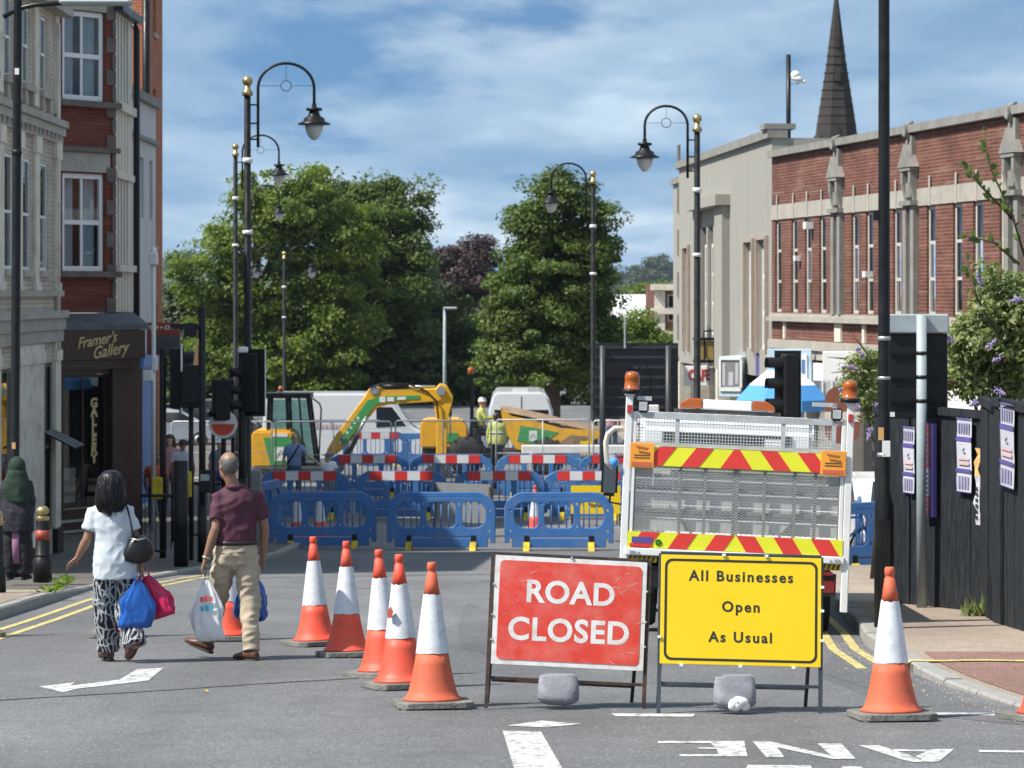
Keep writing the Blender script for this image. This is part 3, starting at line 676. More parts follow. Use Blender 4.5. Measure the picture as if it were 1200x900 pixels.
for x in wx:
    window(B, x, 4.75, .84, 1.8, .02, 1, 2, 'white_paint', .05, False); window(B, x, 7.75, .6, 1.25, .02, 1, 2, 'white_paint', .05, True)
    mb = MB(); mb.bx(x - .5, x + .5, -.09, .015, 7.64, 7.749); mb.bx(x - .42, x - .3, -.07, -.004, 7.42, 7.64); mb.bx(x + .3, x + .42, -.07, -.004, 7.42, 7.64); mb.bx(x - .5, x + .5, -.06, .015, 4.64, 4.748); mb.build('sill', 'stone', B)
for x0, x1, z0, z1 in ops[8:]: window(B, (x0 + x1) / 2, z0, x1 - x0, z1 - z0, .03, 1, 2, 'black_paint', .07, False)
mb = MB()
for a, b in ((.0, .44), (1.56, 2.38), (3.97, 6.38), (7.57, LB)): mb.bx(a, b, -.05, -.003, .35, 3.54); mb.bx(a - .03, b + .03, -.08, -.004, 3.22, 3.40)
mb.build('shopfront_column', 'stone_white', B)
mb = MB()
for a, b in ((.0, .44), (1.56, 2.38), (3.97, 6.38), (7.57, LB)): mb.bx(a - .03, b + .03, -.09, -.004, -.7, .345)
mb.build('plinth', 'black_paint', B)
mb = MB()
for x in (6.6, 6.97, 7.34):
    mb.bar((x, -.02, 2.05), (x, -.55, 1.78), .3, .03)
mb.build('window_vent', 'black_paint', B)
mb = MB()
for i in range(3): mb.tube([(LB - .4, -.06 + .001 * i, 3.4), (LB - .4, -.06, 9)], .045, 8) if i == 0 else None
mb.build('drainpipe', 'stone_white', B)

# --- gallery: canted brick bay over a brown shopfront
gb = gz(58) + .05
B = thing('gallery_building', 'brick and pale stone gallery with sash windows over a dark brown shopfront', 'building', (-8.08, 58.2, gb), math.atan2(.79, .61))
ZR = lambda y: CZ + (345 - y) / 57.6 - gb                # photograph row -> height above this building's base
x0 = -3.2; wxa = -.88
mb = MB(); up = [(wxa - .58, wxa + .58, ZR(120), ZR(17)), (wxa - .58, wxa + .58, ZR(318), ZR(205))]
facade(mb, x0, -.02, ZR(366), 11.3, up, .16); mb.add([(x0, 0, 11.3), (0, 0, 11.3), (0, 6, 11.3), (x0, 6, 11.3)], [(0, 1, 2, 3)]); mb.build('brick_wall', 'brick_left', B)
mb = MB()
for y0, y1, p in ((128, 121, .14), (180, 174, .10), (325, 318.5, .14)): mb.bx(x0, .06, -p, -.002, ZR(y0), ZR(y1))
mb.build('sill', 'stone_dark', B)
mb = MB(); mb.bx(x0, -.16, -.02, -.001, ZR(203), ZR(180.5)); mb.bx(x0, -.16, -.02, -.001, ZR(16), ZR(-4)); mb.build('lintel', 'stone', B)
mb = MB()
for k in range(40):                                       # quoin blocks either side of the windows
    zq = ZR(366) + k * .33
    if zq > 11.0: break
    if k % 2 == 0 and not any(u[2] - .1 < zq < u[3] - .05 for u in ()):
        mb.bx(-.26, -.0, -.03, -.001, zq, zq + .3)
        if ZR(318) < zq < ZR(205) - .3 or ZR(120) < zq < ZR(17) - .3: mb.bx(-1.6, -1.49, -.03, -.001, zq, zq + .3)
    else: mb.bx(-.10, -.0, -.03, -.001, zq, zq + .3)
mb.build('quoin', 'stone_dark', B)
for u in up: window(B, wxa, u[2], 1.16, u[3] - u[2], .05, 2, 2, 'white_plain', .10, True)
mb = MB()                                                  # street side of the bay, pale stone with tall slit mullions
T2 = Matrix.Rotation(R(90) - math.atan2(.79, .61), 4, 'Z')
for i, (a, b) in enumerate(((0, .35), (.6, .8), (1.05, 1.25), (1.5, 1.7), (1.95, 2.6))): mb.bx(a, b, -.0, .25, ZR(366), 11.3, T=T2)
for y0, y1 in ((366, 318), (205, 120), (15, -80)): mb.bx(.01, 2.55, .02, .24, ZR(y0), ZR(y1), T=T2)
for y0, y1, p in ((128, 118, .1), (318, 310, .1), (208, 200, .06)): mb.bx(-.02, 2.62, -p, .1, ZR(y0), ZR(y1), T=T2)
mb.build('stone_bay', 'render_pale', B)
mb = MB(); mb.bx(.05, 2.5, .12, .2, ZR(366), 11.3, T=T2); mb.build('bay_glazing', 'dark_glass', B)
mb = MB(); mb.tube([T2 @ Vector((2.72, -.08, ZR(620))), T2 @ Vector((2.72, -.08, ZR(20))), T2 @ Vector((2.9, .1, ZR(5)))], .07, 8)
mb.bar(T2 @ Vector((-.1, -.1, ZR(8))), T2 @ Vector((2.9, -.1, ZR(8))), .16); mb.build('drainpipe', 'black_paint', B)
mb = MB(); mb.prism([(-.52, ZR(386)), (-.50, ZR(380)), (-.1, ZR(367)), (0.02, ZR(367)), (.02, ZR(386))], x0, .45, 'yz'); mb.build('lead_canopy', 'lead', B)
mb = MB(); mb.bx(x0, .36, -.5, .0, ZR(420), ZR(386.5)); mb.bx(x0, .30, -.42, .02, ZR(431), ZR(420.5)); mb.build('fascia', 'shop_brown', B)
t1 = text_mesh('Framer\'s', .31, .006, .003, .42); link('lettering', t1, 'gold', B, (-1.02, -.512, ZR(398)), (0, R(-7), 0))
t1 = text_mesh('Gallery', .34, .006, .003, .42); link('lettering', t1, 'gold', B, (-.66, -.512, ZR(410)), (0, R(-7), 0))
mb = MB()
mb.bx(-.42, .42, -.36, -.05, ZR(640), ZR(431.5)); mb.bx(x0, -.42, -.3, -.05, ZR(640), ZR(592)); mb.bx(x0, -1.7, -.3, -.05, ZR(592), ZR(431.5)); mb.bx(-1.7, -.42, -.3, -.06, ZR(437), ZR(431.6))
mb.build('shopfront', 'shop_brown', B)
window(B, -1.06, ZR(591), 1.26, ZR(438) - ZR(591), -.18, 2, 1, 'shop_brown', .05, False, depth=1.3)
mb = MB(); mb.bx(-1.66, -1.2, .5, .53, ZR(590), ZR(440)); mb.bx(-1.6, -1.12, -.02, .1, ZR(585), ZR(545)); mb.bx(-1.5, -1.25, .2, .25, ZR(535), ZR(500)); mb.bx(-1.55, -1.2, .4, .45, ZR(480), ZR(450)); mb.build('picture_display', 'blind', B)
mb = MB(); mb.bx(x0, .3, -.33, -.302, ZR(606), ZR(603)); mb.bx(x0, .3, -.33, -.302, ZR(618), ZR(615)); mb.build('step_trim', 'stone', B)
for i, ch in enumerate('GALLERY'):
    link('lettering', text_mesh(ch, .26, .006, .012), 'gold', B, (-.80, -.215, ZR(471 + i * 10.7)))
mb = MB()
for i in range(5): mb.bx(.5 + i * .5, .62 + i * .5, .05, .3, ZR(640), ZR(388), T=T2)
mb.bx(.45, 2.7, .2, .28, ZR(640), ZR(388), T=T2); mb.bx(.45, 2.7, -.05, .28, ZR(388), ZR(366.5), T=T2); mb.build('side_shopfront', 'shop_brown', B)

# --- narrow white building with a blue shop door
wb = gz(66) + .1
B = thing('white_gabled_building', 'narrow pale rendered building with a blue shop door beside the gallery', 'building', (-8.4, 62.2, wb), R(90))
Z6 = lambda y, d=65: CZ + (345 - y) / F * d - wb
ops = [(2.3, 3.0, Z6(255), Z6(185)), (4.0, 4.6, Z6(255), Z6(185)), (2.3, 4.9, 0.1, Z6(420))]
mb = MB(); facade(mb, 0, 5.2, -.3, Z6(112), ops, .15); shell(mb, 0, 5.2, 0, 5, -.3, Z6(112)); mb.build('wall', 'render_white', B)
mb = MB(); mb.bx(-.1, 5.3, -.14, -.002, Z6(120), Z6(110)); mb.bx(-.1, 5.3, -.08, -.002, Z6(165), Z6(160)); mb.build('parapet', 'coping', B)
for o in ops[:2]: window(B, (o[0] + o[1]) / 2, o[2], o[1] - o[0], o[3] - o[2], .08, 1, 2)
mb = MB(); mb.bx(2.3, 4.9, .02, .1, .1, Z6(420)); mb.bx(2.2, 5.0, -.1, -.002, Z6(430), Z6(412)); mb.build('door', 'shop_blue', B)
mb = MB(); mb.bx(-.02, .5, -.15, -.003, 0, Z6(380)); mb.build('corner_post', 'stone_white', B)

# --- tall orange brick building
tb = gz(68) + .1
B = thing('tall_brick_building', 'tall orange brick block rising behind the narrow white building', 'building', (-8.62, 67.9, tb), R(90))
mb = MB(); Z7 = lambda y, d=69: CZ + (345 - y) / F * d - tb
ops = [(.7, 1.3, Z7(40), Z7(-15)), (.7, 1.3, Z7(165), Z7(105)), (.7, 1.3, Z7(288), Z7(225)), (.5, 1.5, .1, Z7(355))]
facade(mb, 0, 2.6, -.3, 13.2, ops, .2); shell(mb, 0, 2.6, 0, 12, -.3, 13.2); mb.build('wall', 'brick_orange', B)
for o in ops[:3]: window(B, (o[0] + o[1]) / 2, o[2], .6, o[3] - o[2], .1, 1, 2)
mb = MB()
for o in ops[:3]: mb.bx(o[0] - .08, o[1] + .08, -.06, .1, o[2] - .1, o[2] - .001)
mb.build('sill', 'stone', B)
mb = MB(); mb.bx(.5, 1.5, .15, .25, .1, Z7(355)); mb.build('archway', 'dark_interior', B)
mb = MB(); mb.tube([(-.08, .06, Z7(340)), (-.08, .06, 13)], .09, 8); mb.tube([(-.07, .2, Z7(450)), (-.07, .2, Z7(340))], .06, 8); mb.build('drainpipe', 'black_paint', B)

# --- red brick parade on the right, 1930s, with tall slit windows
P0 = Vector((6.55, 72)); U = Vector((.176, -.984)); rb = gz(70) + .12
B = thing('red_brick_parade', 'long red brick parade with tall slit windows and stone pediments over the shops', 'building', (P0.x, P0.y, rb), math.atan2(U.y, U.x))
def tr(px): a = (px - CX) / F; return (a * P0.y - P0.x) / (U.x - a * U.y)
def zr(py, t): return CZ + (HZ - py) / F * (P0.y + U.y * t) - rb
top = zr(185, 0) ; zc = zr(371, 0); bz0, bz1 = zr(258, 0), zr(241, 0)
slots = [tr(p) for p in (912, 931, 947, 964)] + [7.1, 8.2, 9.3, 10.2] + [tr(p) for p in (1091, 1122, 1146, 1177)] + [18.6, 20, 21.4, 22.8, 24.2]
piers = [tr(984), tr(1070), 17.6]
slots = [s for s in slots if all(abs(s - p) > .62 for p in piers)]
LEN = 27
ops = [(s - .29, s + .29, zc + .12, bz0 - .02) for s in slots] + [(p - .14, p + .14, zc + .2, bz0 + .1) for p in piers]
shops = [(.5, 3.1), (3.5, 6.3), (6.8, 9.6), (10.2, 13.2), (13.8, 16.8), (17.4, 20.4), (21, 24)]
mb = MB(); facade(mb, 0, LEN, zr(397, 0), top, ops, .12); shell(mb, 0, LEN, 0, 14, -.2, top)
mb.build('brick_wall', 'brick_right', B)
mb = MB(); x = 0
while x < LEN: mb.bx(x + .004, min(x + 1.5, LEN) - .004, -.14, .3, top, top + .17); x += 1.5
mb.build('coping', 'coping', B)
mb = MB(); x = 0
while x < LEN: mb.bx(x + .003, x + 1.196, -.03, -.001, bz0, bz1); x += 1.2
mb.build('stone_band', 'stone', B)
mb = MB()
for s in slots: mb.bx(s - .05, s + .05, -.045, -.031, bz1 - .38, bz1 + .25)
mb.build('drip_stop', 'stone', B)
mb = MB(); mb.bx(0, LEN, -.16, -.002, zc - .10, zc); mb.bx(0, LEN, -.08, -.003, zc + .004, zc + .09); mb.bx(0, LEN, -.12, -.002, zr(397, 0) - .22, zr(397, 0)); mb.build('cornice', 'stone', B)
mb = MB(); mb.bx(0, LEN, -.05, .3, zr(412, 0) - .12, zr(397, 0) - .22)
for e in [0] + [s[1] + .2 for s in shops]: mb.bx(e + .01, e + .3, -.1, .3, 0, zr(412, 0) - .13)
mb.build('stone_fascia', 'stone', B)
for i_, s in enumerate(slots):
    zb_ = zc + .14 + (0 if i_ % 3 else .7 * (i_ % 2)); mb = MB(); mb.add([(s - .25, .075 + .06, zb_), (s + .25, .135, zb_), (s + .25, .135, bz0 - .04), (s - .25, .135, bz0 - .04)], [(0, 1, 2, 3)]); mb.build('window_blind', 'blind', B)
    window(B, s, zc + .12, .57, bz0 - zc - .14, .055, 1, 3, 'frame_white', .075, False)
for s in piers:
    pr = MB(); a = .36
    pr.bx(s - a, s - .14, -.12, -.002, zc + .1, bz0 + .02); pr.bx(s + .14, s + a, -.12, -.002, zc + .1, bz0 + .02)
    pr.bx(s - a - .05, s + a + .05, -.2, -.003, bz0 + .02, bz0 + .12)
    for sg in (-1, 1): pr.prism([(-.08, bz0 + .13), (-.18, bz0 + .5), (-.18, bz0 + .75), (-.0, bz0 + .75), (-.0, bz0 + .13)], s + sg * .26 - .07, s + sg * .26 + .07, 'yz')
    pr.bx(s - .17, s + .17, -.12, -.004, bz0 + .2, bz0 + .5); pr.bx(s - a, s + a, -.20, -.004, bz0 + .755, bz0 + .83)
    pr.prism([(s - a - .06, bz0 + .835), (s + a + .06, bz0 + .835), (s, bz0 + 1.32)], -.22, -.005); pr.bx(s - .2, s + .2, -.1, -.003, bz0 + .9, bz0 + 1.5)
    pr.tube([(s, -.08, bz0 + 1.45), (s, -.2, bz0 + 1.7), (s, -.22, top - .1), (s, -.14, top + .17), (s, .0, top + .24)], [.10, .075, .06, .055, .03], 8)
    pr.build('pediment', 'coping', B)
    window(B, s, zc + .2, .28, bz0 - zc - .1, .06, 1, 4, 'white_plain', .06, False)
mb = MB()
for e in (1.3, 7.9, 12.0): mb.bx(e - .09, e + .09, -.06, -.004, zr(397, 0) + .02, zc - .12)
mb.bx(tr(984) - .25, tr(984) + .25, -.06, -.004, zr(397, 0) + .02, zc - .12); mb.build('stone_block', 'stone_white', B)
mb = MB(); mb.bx(tr(952) - .12, tr(952) + .12, -.2, -.01, zr(270, 2), zr(262, 2)); mb.bx(tr(1022) - .1, tr(1022) + .1, -.2, -.01, zr(325, 8), zr(318, 8)); mb.bx(tr(938) - .08, tr(938) + .08, -.16, -.01, zr(306, 2), zr(300, 2)); mb.build('alarm_box', 'white_paint', B)
for i, (a, b) in enumerate(shops):
    mb = MB(); z1 = zr(412, 0) - .14
    n = int((z1 - .85 - .1) / .11)
    if i in (1, 4, 5):
        for k in range(n): mb.bx(a + .31, b + .18, .1 + .012 * (k % 2), .16 + .012 * (k % 2), .1 + k * .11, .1 + k * .11 + .106)
        mb.build('shutter_slat', 'shutter', B)
    else:
        mb.bx(a + .31, b + .18, .2, .26, .1, z1 - .85); mb.build('shop_glazing', 'dark_glass', B)
    mb = MB(); mb.bx(a + .3, b + .19, -.1 - .02 * i, -.005, z1 - .8, z1 - .05); mb.build('shop_sign', ['light_blue', 'awning_white', 'white_plain', 'light_blue', 'white_plain', 'purple_sign', 'white_plain'][i], B)

# --- pale concrete building next to it
V0 = Vector((5.26, 90)); V = Vector((.0714, -.9974)); cbz = gz(85) + .1
B = thing('concrete_building', 'plain pale concrete building with deep window recesses beyond the red brick parade', 'building', (V0.x, V0.y, cbz), math.atan2(V.y, V.x))
def tv(px): a = (px - CX) / F; return (a * V0.y - V0.x) / (V.x - a * V.y)
def zv(py, px): return CZ + (HZ - py) / F * (V0.y + V.y * tv(px)) - cbz
L2 = 18.02; tp = zv(163, 900)
ops = [(tv(803), tv(808.5), zv(408, 806), zv(291, 806)), (tv(822), tv(846), zv(430, 835), zv(265, 835)), (tv(875), tv(884), zv(408, 880), zv(284, 880)), (tv(890), tv(900), zv(410, 895), zv(281, 895))]
mb = MB(); facade(mb, 0, L2, zv(432, 840), tp, ops, .16); shell(mb, 0, L2, 0, 12, -.2, tp)
mb.bx(-2.6, -.02, .15, 10, -.2, zv(213, 797) ); mb.build('wall', 'concrete', B)
mb = MB(); mb.bx(-.1, L2 + .05, -.12, .4, tp, tp + .22); mb.bx(-2.65, -.13, .05, .4, zv(213, 797) + .002, zv(213, 797) + .2); mb.bx(L2 - .7, L2 + .06, -.2, .6, tp + .222, tp + .36); mb.build('coping', 'coping', B)
o = ops[1]
mb = MB(); mb.bx(o[0] - .3, o[0] - .01, -.22, .3, o[2], o[3] + .5); mb.bx(o[1] + .01, o[1] + 1.5, -.22, .3, o[2], o[3] + .5); mb.bx(o[0] - .5, o[1] + 1.6, -.42, .35, o[3] + .505, o[3] + .8)
for k in (1, 2): xx = o[0] + (o[1] - o[0]) * k / 3; mb.bx(xx - .14, xx + .14, -.03, .15, o[2], o[3] - .01)
mb.build('window_surround', 'concrete', B)
for k in range(3):
    xx = o[0] + (o[1] - o[0]) * (k + .5) / 3; window(B, xx, o[2] + .1, (o[1] - o[0]) / 3 - .42, o[3] - o[2] - .6, .08, 1, 4, 'white_plain', .1, False)
for q in (ops[0], ops[2], ops[3]):
    window(B, (q[0] + q[1]) / 2, q[2], q[1] - q[0], q[3] - q[2], .08, 2, 3, 'white_plain', .12, False)
    mb = MB(); mb.bx(q[0] - .12, q[0] - .003, -.1, .2, q[2] - .1, q[3] + .1); mb.bx(q[1] + .003, q[1] + .12, -.1, .2, q[2] - .1, q[3] + .1); mb.bx(q[0], q[1], -.1, .2, q[3] + .003, q[3] + .1); mb.build('window_surround', 'timber_pale', B)
mb = MB()
for k in range(6): mb.bx(-1.3, -.8, .1, .148, 2.2 + k * 1.35, 3.0 + k * 1.35)
mb.build('vent_panel', 'stone_dark', B)
mb = MB(); mb.bx(0, L2, .3, .5, .0, zv(432, 840)); mb.build('shop_glazing', 'dark_glass', B)
mb = MB()
for e in (0.05, 4.2, 8.4, 12.6, L2 - .4): mb.bx(e, e + .4, -.05, .3, 0, zv(432, 840) - .001)
mb.build('shop_pier', 'stone_white', B)
# ---------------------------------------------------------------- signs on the shops, spire, mast, far buildings
def boxthing(name, label, cat, px0, px1, py0, py1, d, dep, m, rz=0.0, part='board', group=None):
    c = W((px0 + px1) / 2, py1, d); t = thing(name, label, cat, c, rz, group); k = d / F
    mb = MB(); mb.bx(-(px1 - px0) / 2 * k, (px1 - px0) / 2 * k, 0, dep, 0, (py1 - py0) * k); mb.build(part, m, t, bevel=.01)
    return t, k
t, k = boxthing('cafe_sign', 'white cafe fascia board with red capital letters low on the concrete building', 'shop sign', 801, 836, 429, 452, 83.5, .15, 'awning_white', R(-8))
link('lettering', text_mesh('CAFE', .44, .01, .010, 0, 1.0, xs=.62), 'red_text', t, (.02, -.012, .30))
t, k = boxthing('display_case', 'pale blue projecting shop display box with a framed window panel', 'shop sign', 842, 870, 418, 465, 76, 2.0, 'light_blue', R(-20), 'case')
mb = MB(); a, b = -.29, .29
for q in ((a, b, .15, .25), (a, b, .98, 1.02)): mb.bx(q[0], q[1], -.04, -.002, q[2], q[3])
for x in (a - .02, b - .02): mb.bx(x, x + .06, -.045, -.003, .25, .98)
mb.build('frame', 'white_paint', t)
mb = MB(); mb.bx(-.27, .27, -.01, -.001, .27, .96); mb.build('panel', 'bed_grey_dark', t)
mb = MB(); mb.bx(-.22, -.14, -.02, -.012, .3, .9); mb.bx(-.05, .08, -.02, -.012, .3, .66); mb.bx(.14, .22, -.02, -.012, .35, .9); mb.build('poster', 'poster_white', t)
t = thing('hanging_lantern', 'yellow glazed lantern box fixed to the concrete building above the cafe', 'lantern', W(825, 425, 82))
mb = MB(); mb.bx(-.26, .26, -.25, .25, .1, .62); mb.build('glazing', 'lantern_glass', t)
mb = MB()
for x in (-.28, 0, .28): mb.bx(x - .025, x + .025, -.28, -.255, .05, .66)
mb.bx(-.3, .3, -.3, .3, 0, .08); mb.bx(-.3, .3, -.3, .3, .64, .72); mb.cyl((0, 0, .72), (0, 0, .95), .02); mb.bar((0, 0, .9), (.9, .6, .95), .04); mb.build('frame', 'black_paint', t)
t, k = boxthing('purple_shop_sign', 'purple shop panel above the blue and white parasol', 'shop sign', 885, 901, 411, 441, 74, .1, 'purple_sign', R(-20))
t, k = boxthing('blue_fascia_sign', 'light blue and white shop fascia board behind the dark signal head', 'shop sign', 899, 951, 409, 452, 68, .12, 'light_blue', R(-12))
mb = MB(); mb.bx(-.1, .42, -.03, -.004, .2, .75); mb.build('panel', 'awning_white', t)
mb = MB()
for i in range(4): mb.bx(-.03 + i * .11, .04 + i * .11, -.04, -.031, .3, .62)
mb.build('lettering', 'shop_blue', t)
t, k = boxthing('white_fascia_sign', 'blank white fascia board with frame over the shuttered shop', 'shop sign', 964, 1003, 412, 446, 62, .12, 'white_plain', R(-10))
t, k = boxthing('white_railing', 'white balcony railing panel below the blank fascia', 'railing', 952, 990, 446, 466, 61, .05, 'galv', R(-10), 'panel')
mb = MB()
for i in range(4): mb.bx(-.34 + i * .2, -.31 + i * .2, -.03, -.002, 0, .36)
mb.build('bar', 'white_paint', t)
# market parasol
px = W(917, 468, 58); g = gz(58) + .12
t = thing('market_parasol', 'blue and white market parasol standing in front of the shops', 'parasol', (px.x, 58, g))
h0 = px.z - g; mb = MB(); n = 8; rr = 1.0
ring = lambda r, z: [(r * math.cos(2 * PI * i / n + .3), r * math.sin(2 * PI * i / n + .3), z) for i in range(n)]
for (ra, za, rb_, zb, mi) in ((.02, h0 + .72, .32, h0 + .60, 0), (.32, h0 + .60, .72, h0 + .30, 1), (.72, h0 + .30, 1.0, h0 + .0, 0), (1.0, h0, 1.02, h0 - .22, 0)):
    A_, B_ = ring(ra, za), ring(rb_, zb)
    mb.add(A_ + B_, [(i, (i + 1) % n, n + (i + 1) % n, n + i) for i in range(n)], mi)
mb.build('canopy', ['awning_blue', 'awning_white'], t)
mb = MB(); mb.cyl((0, 0, 0), (0, 0, h0 + .75), .025); mb.cyl((0, 0, 0), (0, 0, .1), .3); mb.build('pole', 'white_paint', t)

# church spire
d = 230; base = W(980, 182, d); k = d / F; t = thing('church_spire', 'tall dark stone church spire behind the brick parade', 'church', (base.x, d, -3.3))
z0 = base.z + 3.3; H = 190 * k
mb = MB(); n = 8
mb.add([(r * math.cos(PI / 8 + 2 * PI * i / n), r * math.sin(PI / 8 + 2 * PI * i / n), z) for r, z in ((28.5 * k, z0), (27.5 * k, z0 + 8 * k), (25.5 * k, z0 + 20 * k), (24 * k, z0 + 34 * k), (12 * k, z0 + 108 * k), (.12, z0 + H)) for i in range(n)], [(a * n + i, a * n + (i + 1) % n, a * n + n + (i + 1) % n, a * n + n + i) for a in range(5) for i in range(n)])
mb.build('spire', 'spire_stone', t)
mb = MB()
for q in range(14): zz_ = z0 + (36 + q * 10) * k; r_ = 24 * k * (1 - (q * 10 + 2) / 156.0) + .05; mb.lathe([(r_, zz_), (r_ * .985, zz_ + 1.1 * k)], (0, 0, 0), 8, sm=False, axis=Matrix.Rotation(PI / 8, 3, 'Z'))
mb.build('string_course', 'spire_stone', t)
for q, (zz_, w_) in enumerate(((52, 3.2), (92, 2.2))): mb = MB(); r_ = 24 * k * (1 - zz_ / 156.0); mb.prism([(-w_ * k, z0 + (34 + zz_) * k), (w_ * k, z0 + (34 + zz_) * k), (w_ * k, z0 + (41 + zz_) * k), (0, z0 + (48 + zz_) * k), (-w_ * k, z0 + (41 + zz_) * k)], -r_ - 1.5 * k, 0); mb.build('lucarne', 'spire_stone', t)
mb = MB(); mb.bx(-27 * k, 27 * k, -27 * k, 27 * k, 0, z0 - .02); mb.bx(-29 * k, 29 * k, -29 * k, 29 * k, z0 - .6, z0 - .3); mb.build('tower', 'spire_stone', t)
mb = MB()
for sx, sy in ((-1, -1), (1, -1), (-1, 1), (1, 1)):
    mb.tube([(sx * 23 * k, sy * 23 * k, z0 - .01), (sx * 22 * k, sy * 22 * k, z0 + 20 * k), (sx * 22 * k, sy * 22 * k, z0 + 25 * k)], [4.5 * k, 4 * k, .3 * k], 6, sm=False)
mb.build('pinnacle', 'spire_stone', t)
mb = MB(); mb.prism([(-5 * k, z0 + .01), (5 * k, z0 + .01), (5 * k, z0 + 18 * k), (0, z0 + 34 * k), (-5 * k, z0 + 18 * k)], -24 * k, -12 * k); mb.build('lucarne', 'spire_stone', t)
mb = MB(); mb.prism([(-2.6 * k, z0 + 2 * k), (2.6 * k, z0 + 2 * k), (2.6 * k, z0 + 15 * k), (0, z0 + 22 * k), (-2.6 * k, z0 + 15 * k)], -24.6 * k, -24.1 * k); mb.build('louvre', 'dark_interior', t)

b0 = W(924, 182, 73); t = thing('camera_mast', 'slim dark mast with a small security camera on the roof edge', 'mast', b0); k = 73 / F
mb = MB(); mb.tube([(0, 0, -1.2), (0, 0, 118 * k)], .06, 8); mb.build('mast', 'black_paint', t)
mb = MB(); mb.bar((0, 0, 97 * k), (4 * k, 0, 97 * k), .03); mb.bar((0, 0, 84 * k), (12 * k, 0, 84 * k), .03); mb.bar((11 * k, 0, 84 * k), (11 * k, 0, 90 * k), .03); mb.build('bracket', 'steel', t)
mb = MB(); mb.tube([(5 * k, 0, 93 * k), (16 * k, -.1, 87 * k)], [.09, .07], 10); mb.tube([(16 * k, -.1, 87 * k), (19 * k, -.13, 85.5 * k)], [.04, .05], 8); mb.ell((8 * k, 0, 94 * k), (.13, .13, .11)); mb.build('security_camera', 'white_plain', t)

# far buildings
t = thing('stone_and_brick_shop', 'far brick building with pale stone cornices at the end of the street', 'building', (gx(778, 150) + 1.4, 150, -3.3)); k = 150 / F; zt = W(0, 334, 150).z + 3.3
mb = MB(); facade(mb, -1.9, 6, 0, zt, [(-1.2, -.2, zt - 1.9, zt - .5), (.6, 1.6, zt - 1.9, zt - .5), (-1.2, -.2, zt - 5.2, zt - 3.3)], .2); shell(mb, -1.9, 6, 0, 10, 0, zt); mb.build('wall', 'brick_right', t)
mb = MB()
for y0, y1, p in ((340, 333, .5), (368, 361, .35), (392, 388, .3)): mb.bx(-2.1, 6.2, -p, -.01, zt + (334 - y0) * k, zt + (334 - y1) * k)
for x in (-1.9, .05): mb.bx(x, x + .55, -.2, -.005, 0, zt - .3)
mb.build('cornice', 'stone_white', t)
for q in ((-.7, zt - 1.9, 1.4), (1.1, zt - 1.9, 1.4), (-.7, zt - 5.2, 1.9)): window(t, q[0], q[1], 1.0, q[2], .12, 2, 2, curtain=False)
t = thing('white_roofed_hall', 'low far hall with a white roof beyond the maple', 'building', (gx(752, 170), 170, -3.3)); zt = W(0, 357, 170).z + 3.3; k = 170 / F
mb = MB(); facade(mb, -1.6, 2.2, 0, zt - .8, [(-1, .2, 1, 2.4), (.6, 1.8, 1, 2.4)], .15); shell(mb, -1.6, 2.2, 0, 9, 0, zt - .8); mb.build('wall', 'stone_white', t)
mb = MB(); mb.prism([(-.3, zt - .8), (9.3, zt - .8), (4.5, zt + .6)], -1.8, 2.4, 'yz'); mb.build('roof', 'white_plain', t)

# ---------------------------------------------------------------- trees
def leaves_mesh(name, pts, nrm, size, asp=0.6, droop=0.0):
    n = len(pts); rs = np.random.RandomState(n % 1000 + 3)
    nr = nrm + rs.normal(0, .55, (n, 3)); nr /= np.linalg.norm(nr, axis=1, keepdims=True) + 1e-9
    a = np.cross(nr, rs.normal(0, 1, (n, 3))); a /= np.linalg.norm(a, axis=1, keepdims=True) + 1e-9
    b = np.cross(nr, a); s = (size * rs.uniform(.5, 1.5, n))[:, None]
    v = np.empty((n, 4, 3), np.float32)
    v[:, 0] = pts - a * s; v[:, 1] = pts + b * s * asp + nr * s * .15; v[:, 2] = pts + a * s; v[:, 3] = pts - b * s * asp + nr * s * .15
    me = bpy.data.meshes.new(name); me.vertices.add(4 * n); me.vertices.foreach_set('co', v.ravel())
    me.loops.add(4 * n); me.loops.foreach_set('vertex_index', np.arange(4 * n, dtype=np.int32))
    me.polygons.add(n); me.polygons.foreach_set('loop_start', np.arange(0, 4 * n, 4, dtype=np.int32))
    me.update(calc_edges=True); me.validate(); return me
def clumps(blobs, n_cl, per, cr, seed, shell_=0.4):
    rs = np.random.RandomState(seed); P = []; Nn = []
    vol = np.array([b[3] * b[4] * b[5] for b in blobs]) ** .67; cnt = (vol / vol.sum() * n_cl).astype(int) + 1
    for (cx, cy, cz, rx, ry, rz), c in zip(blobs, cnt):
        u = rs.normal(0, 1, (c, 3)); u /= np.linalg.norm(u, axis=1, keepdims=True)
        rad = rs.uniform(shell_, 1.0, (c, 1)); wob = 1 + .26 * np.abs(rs.normal(0, 1, (c, 1))) - .10
        cc = np.array([cx, cy, cz]) + u * rad * wob * np.array([rx, ry, rz])
        for q, un in zip(cc, u):
            m = int(per * rs.uniform(.5, 1.5)); r = cr * rs.uniform(.55, 1.5)
            w_ = rs.normal(0, 1, (m, 3)); w_ /= np.linalg.norm(w_, axis=1, keepdims=True)
            rr_ = rs.uniform(.25, 1, (m, 1)) ** .6
            P.append(q + w_ * rr_ * r * np.array([1.15, 1.15, .62])); Nn.append(w_ * .6 + un * .35 + np.array([0, -.05, .55]))
    return np.concatenate(P), np.concatenate(Nn)
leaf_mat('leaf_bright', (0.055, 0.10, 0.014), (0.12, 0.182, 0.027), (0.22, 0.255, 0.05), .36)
leaf_mat('leaf_mid', (0.036, 0.068, 0.013), (0.078, 0.126, 0.023), (0.150, 0.182, 0.044), .3)
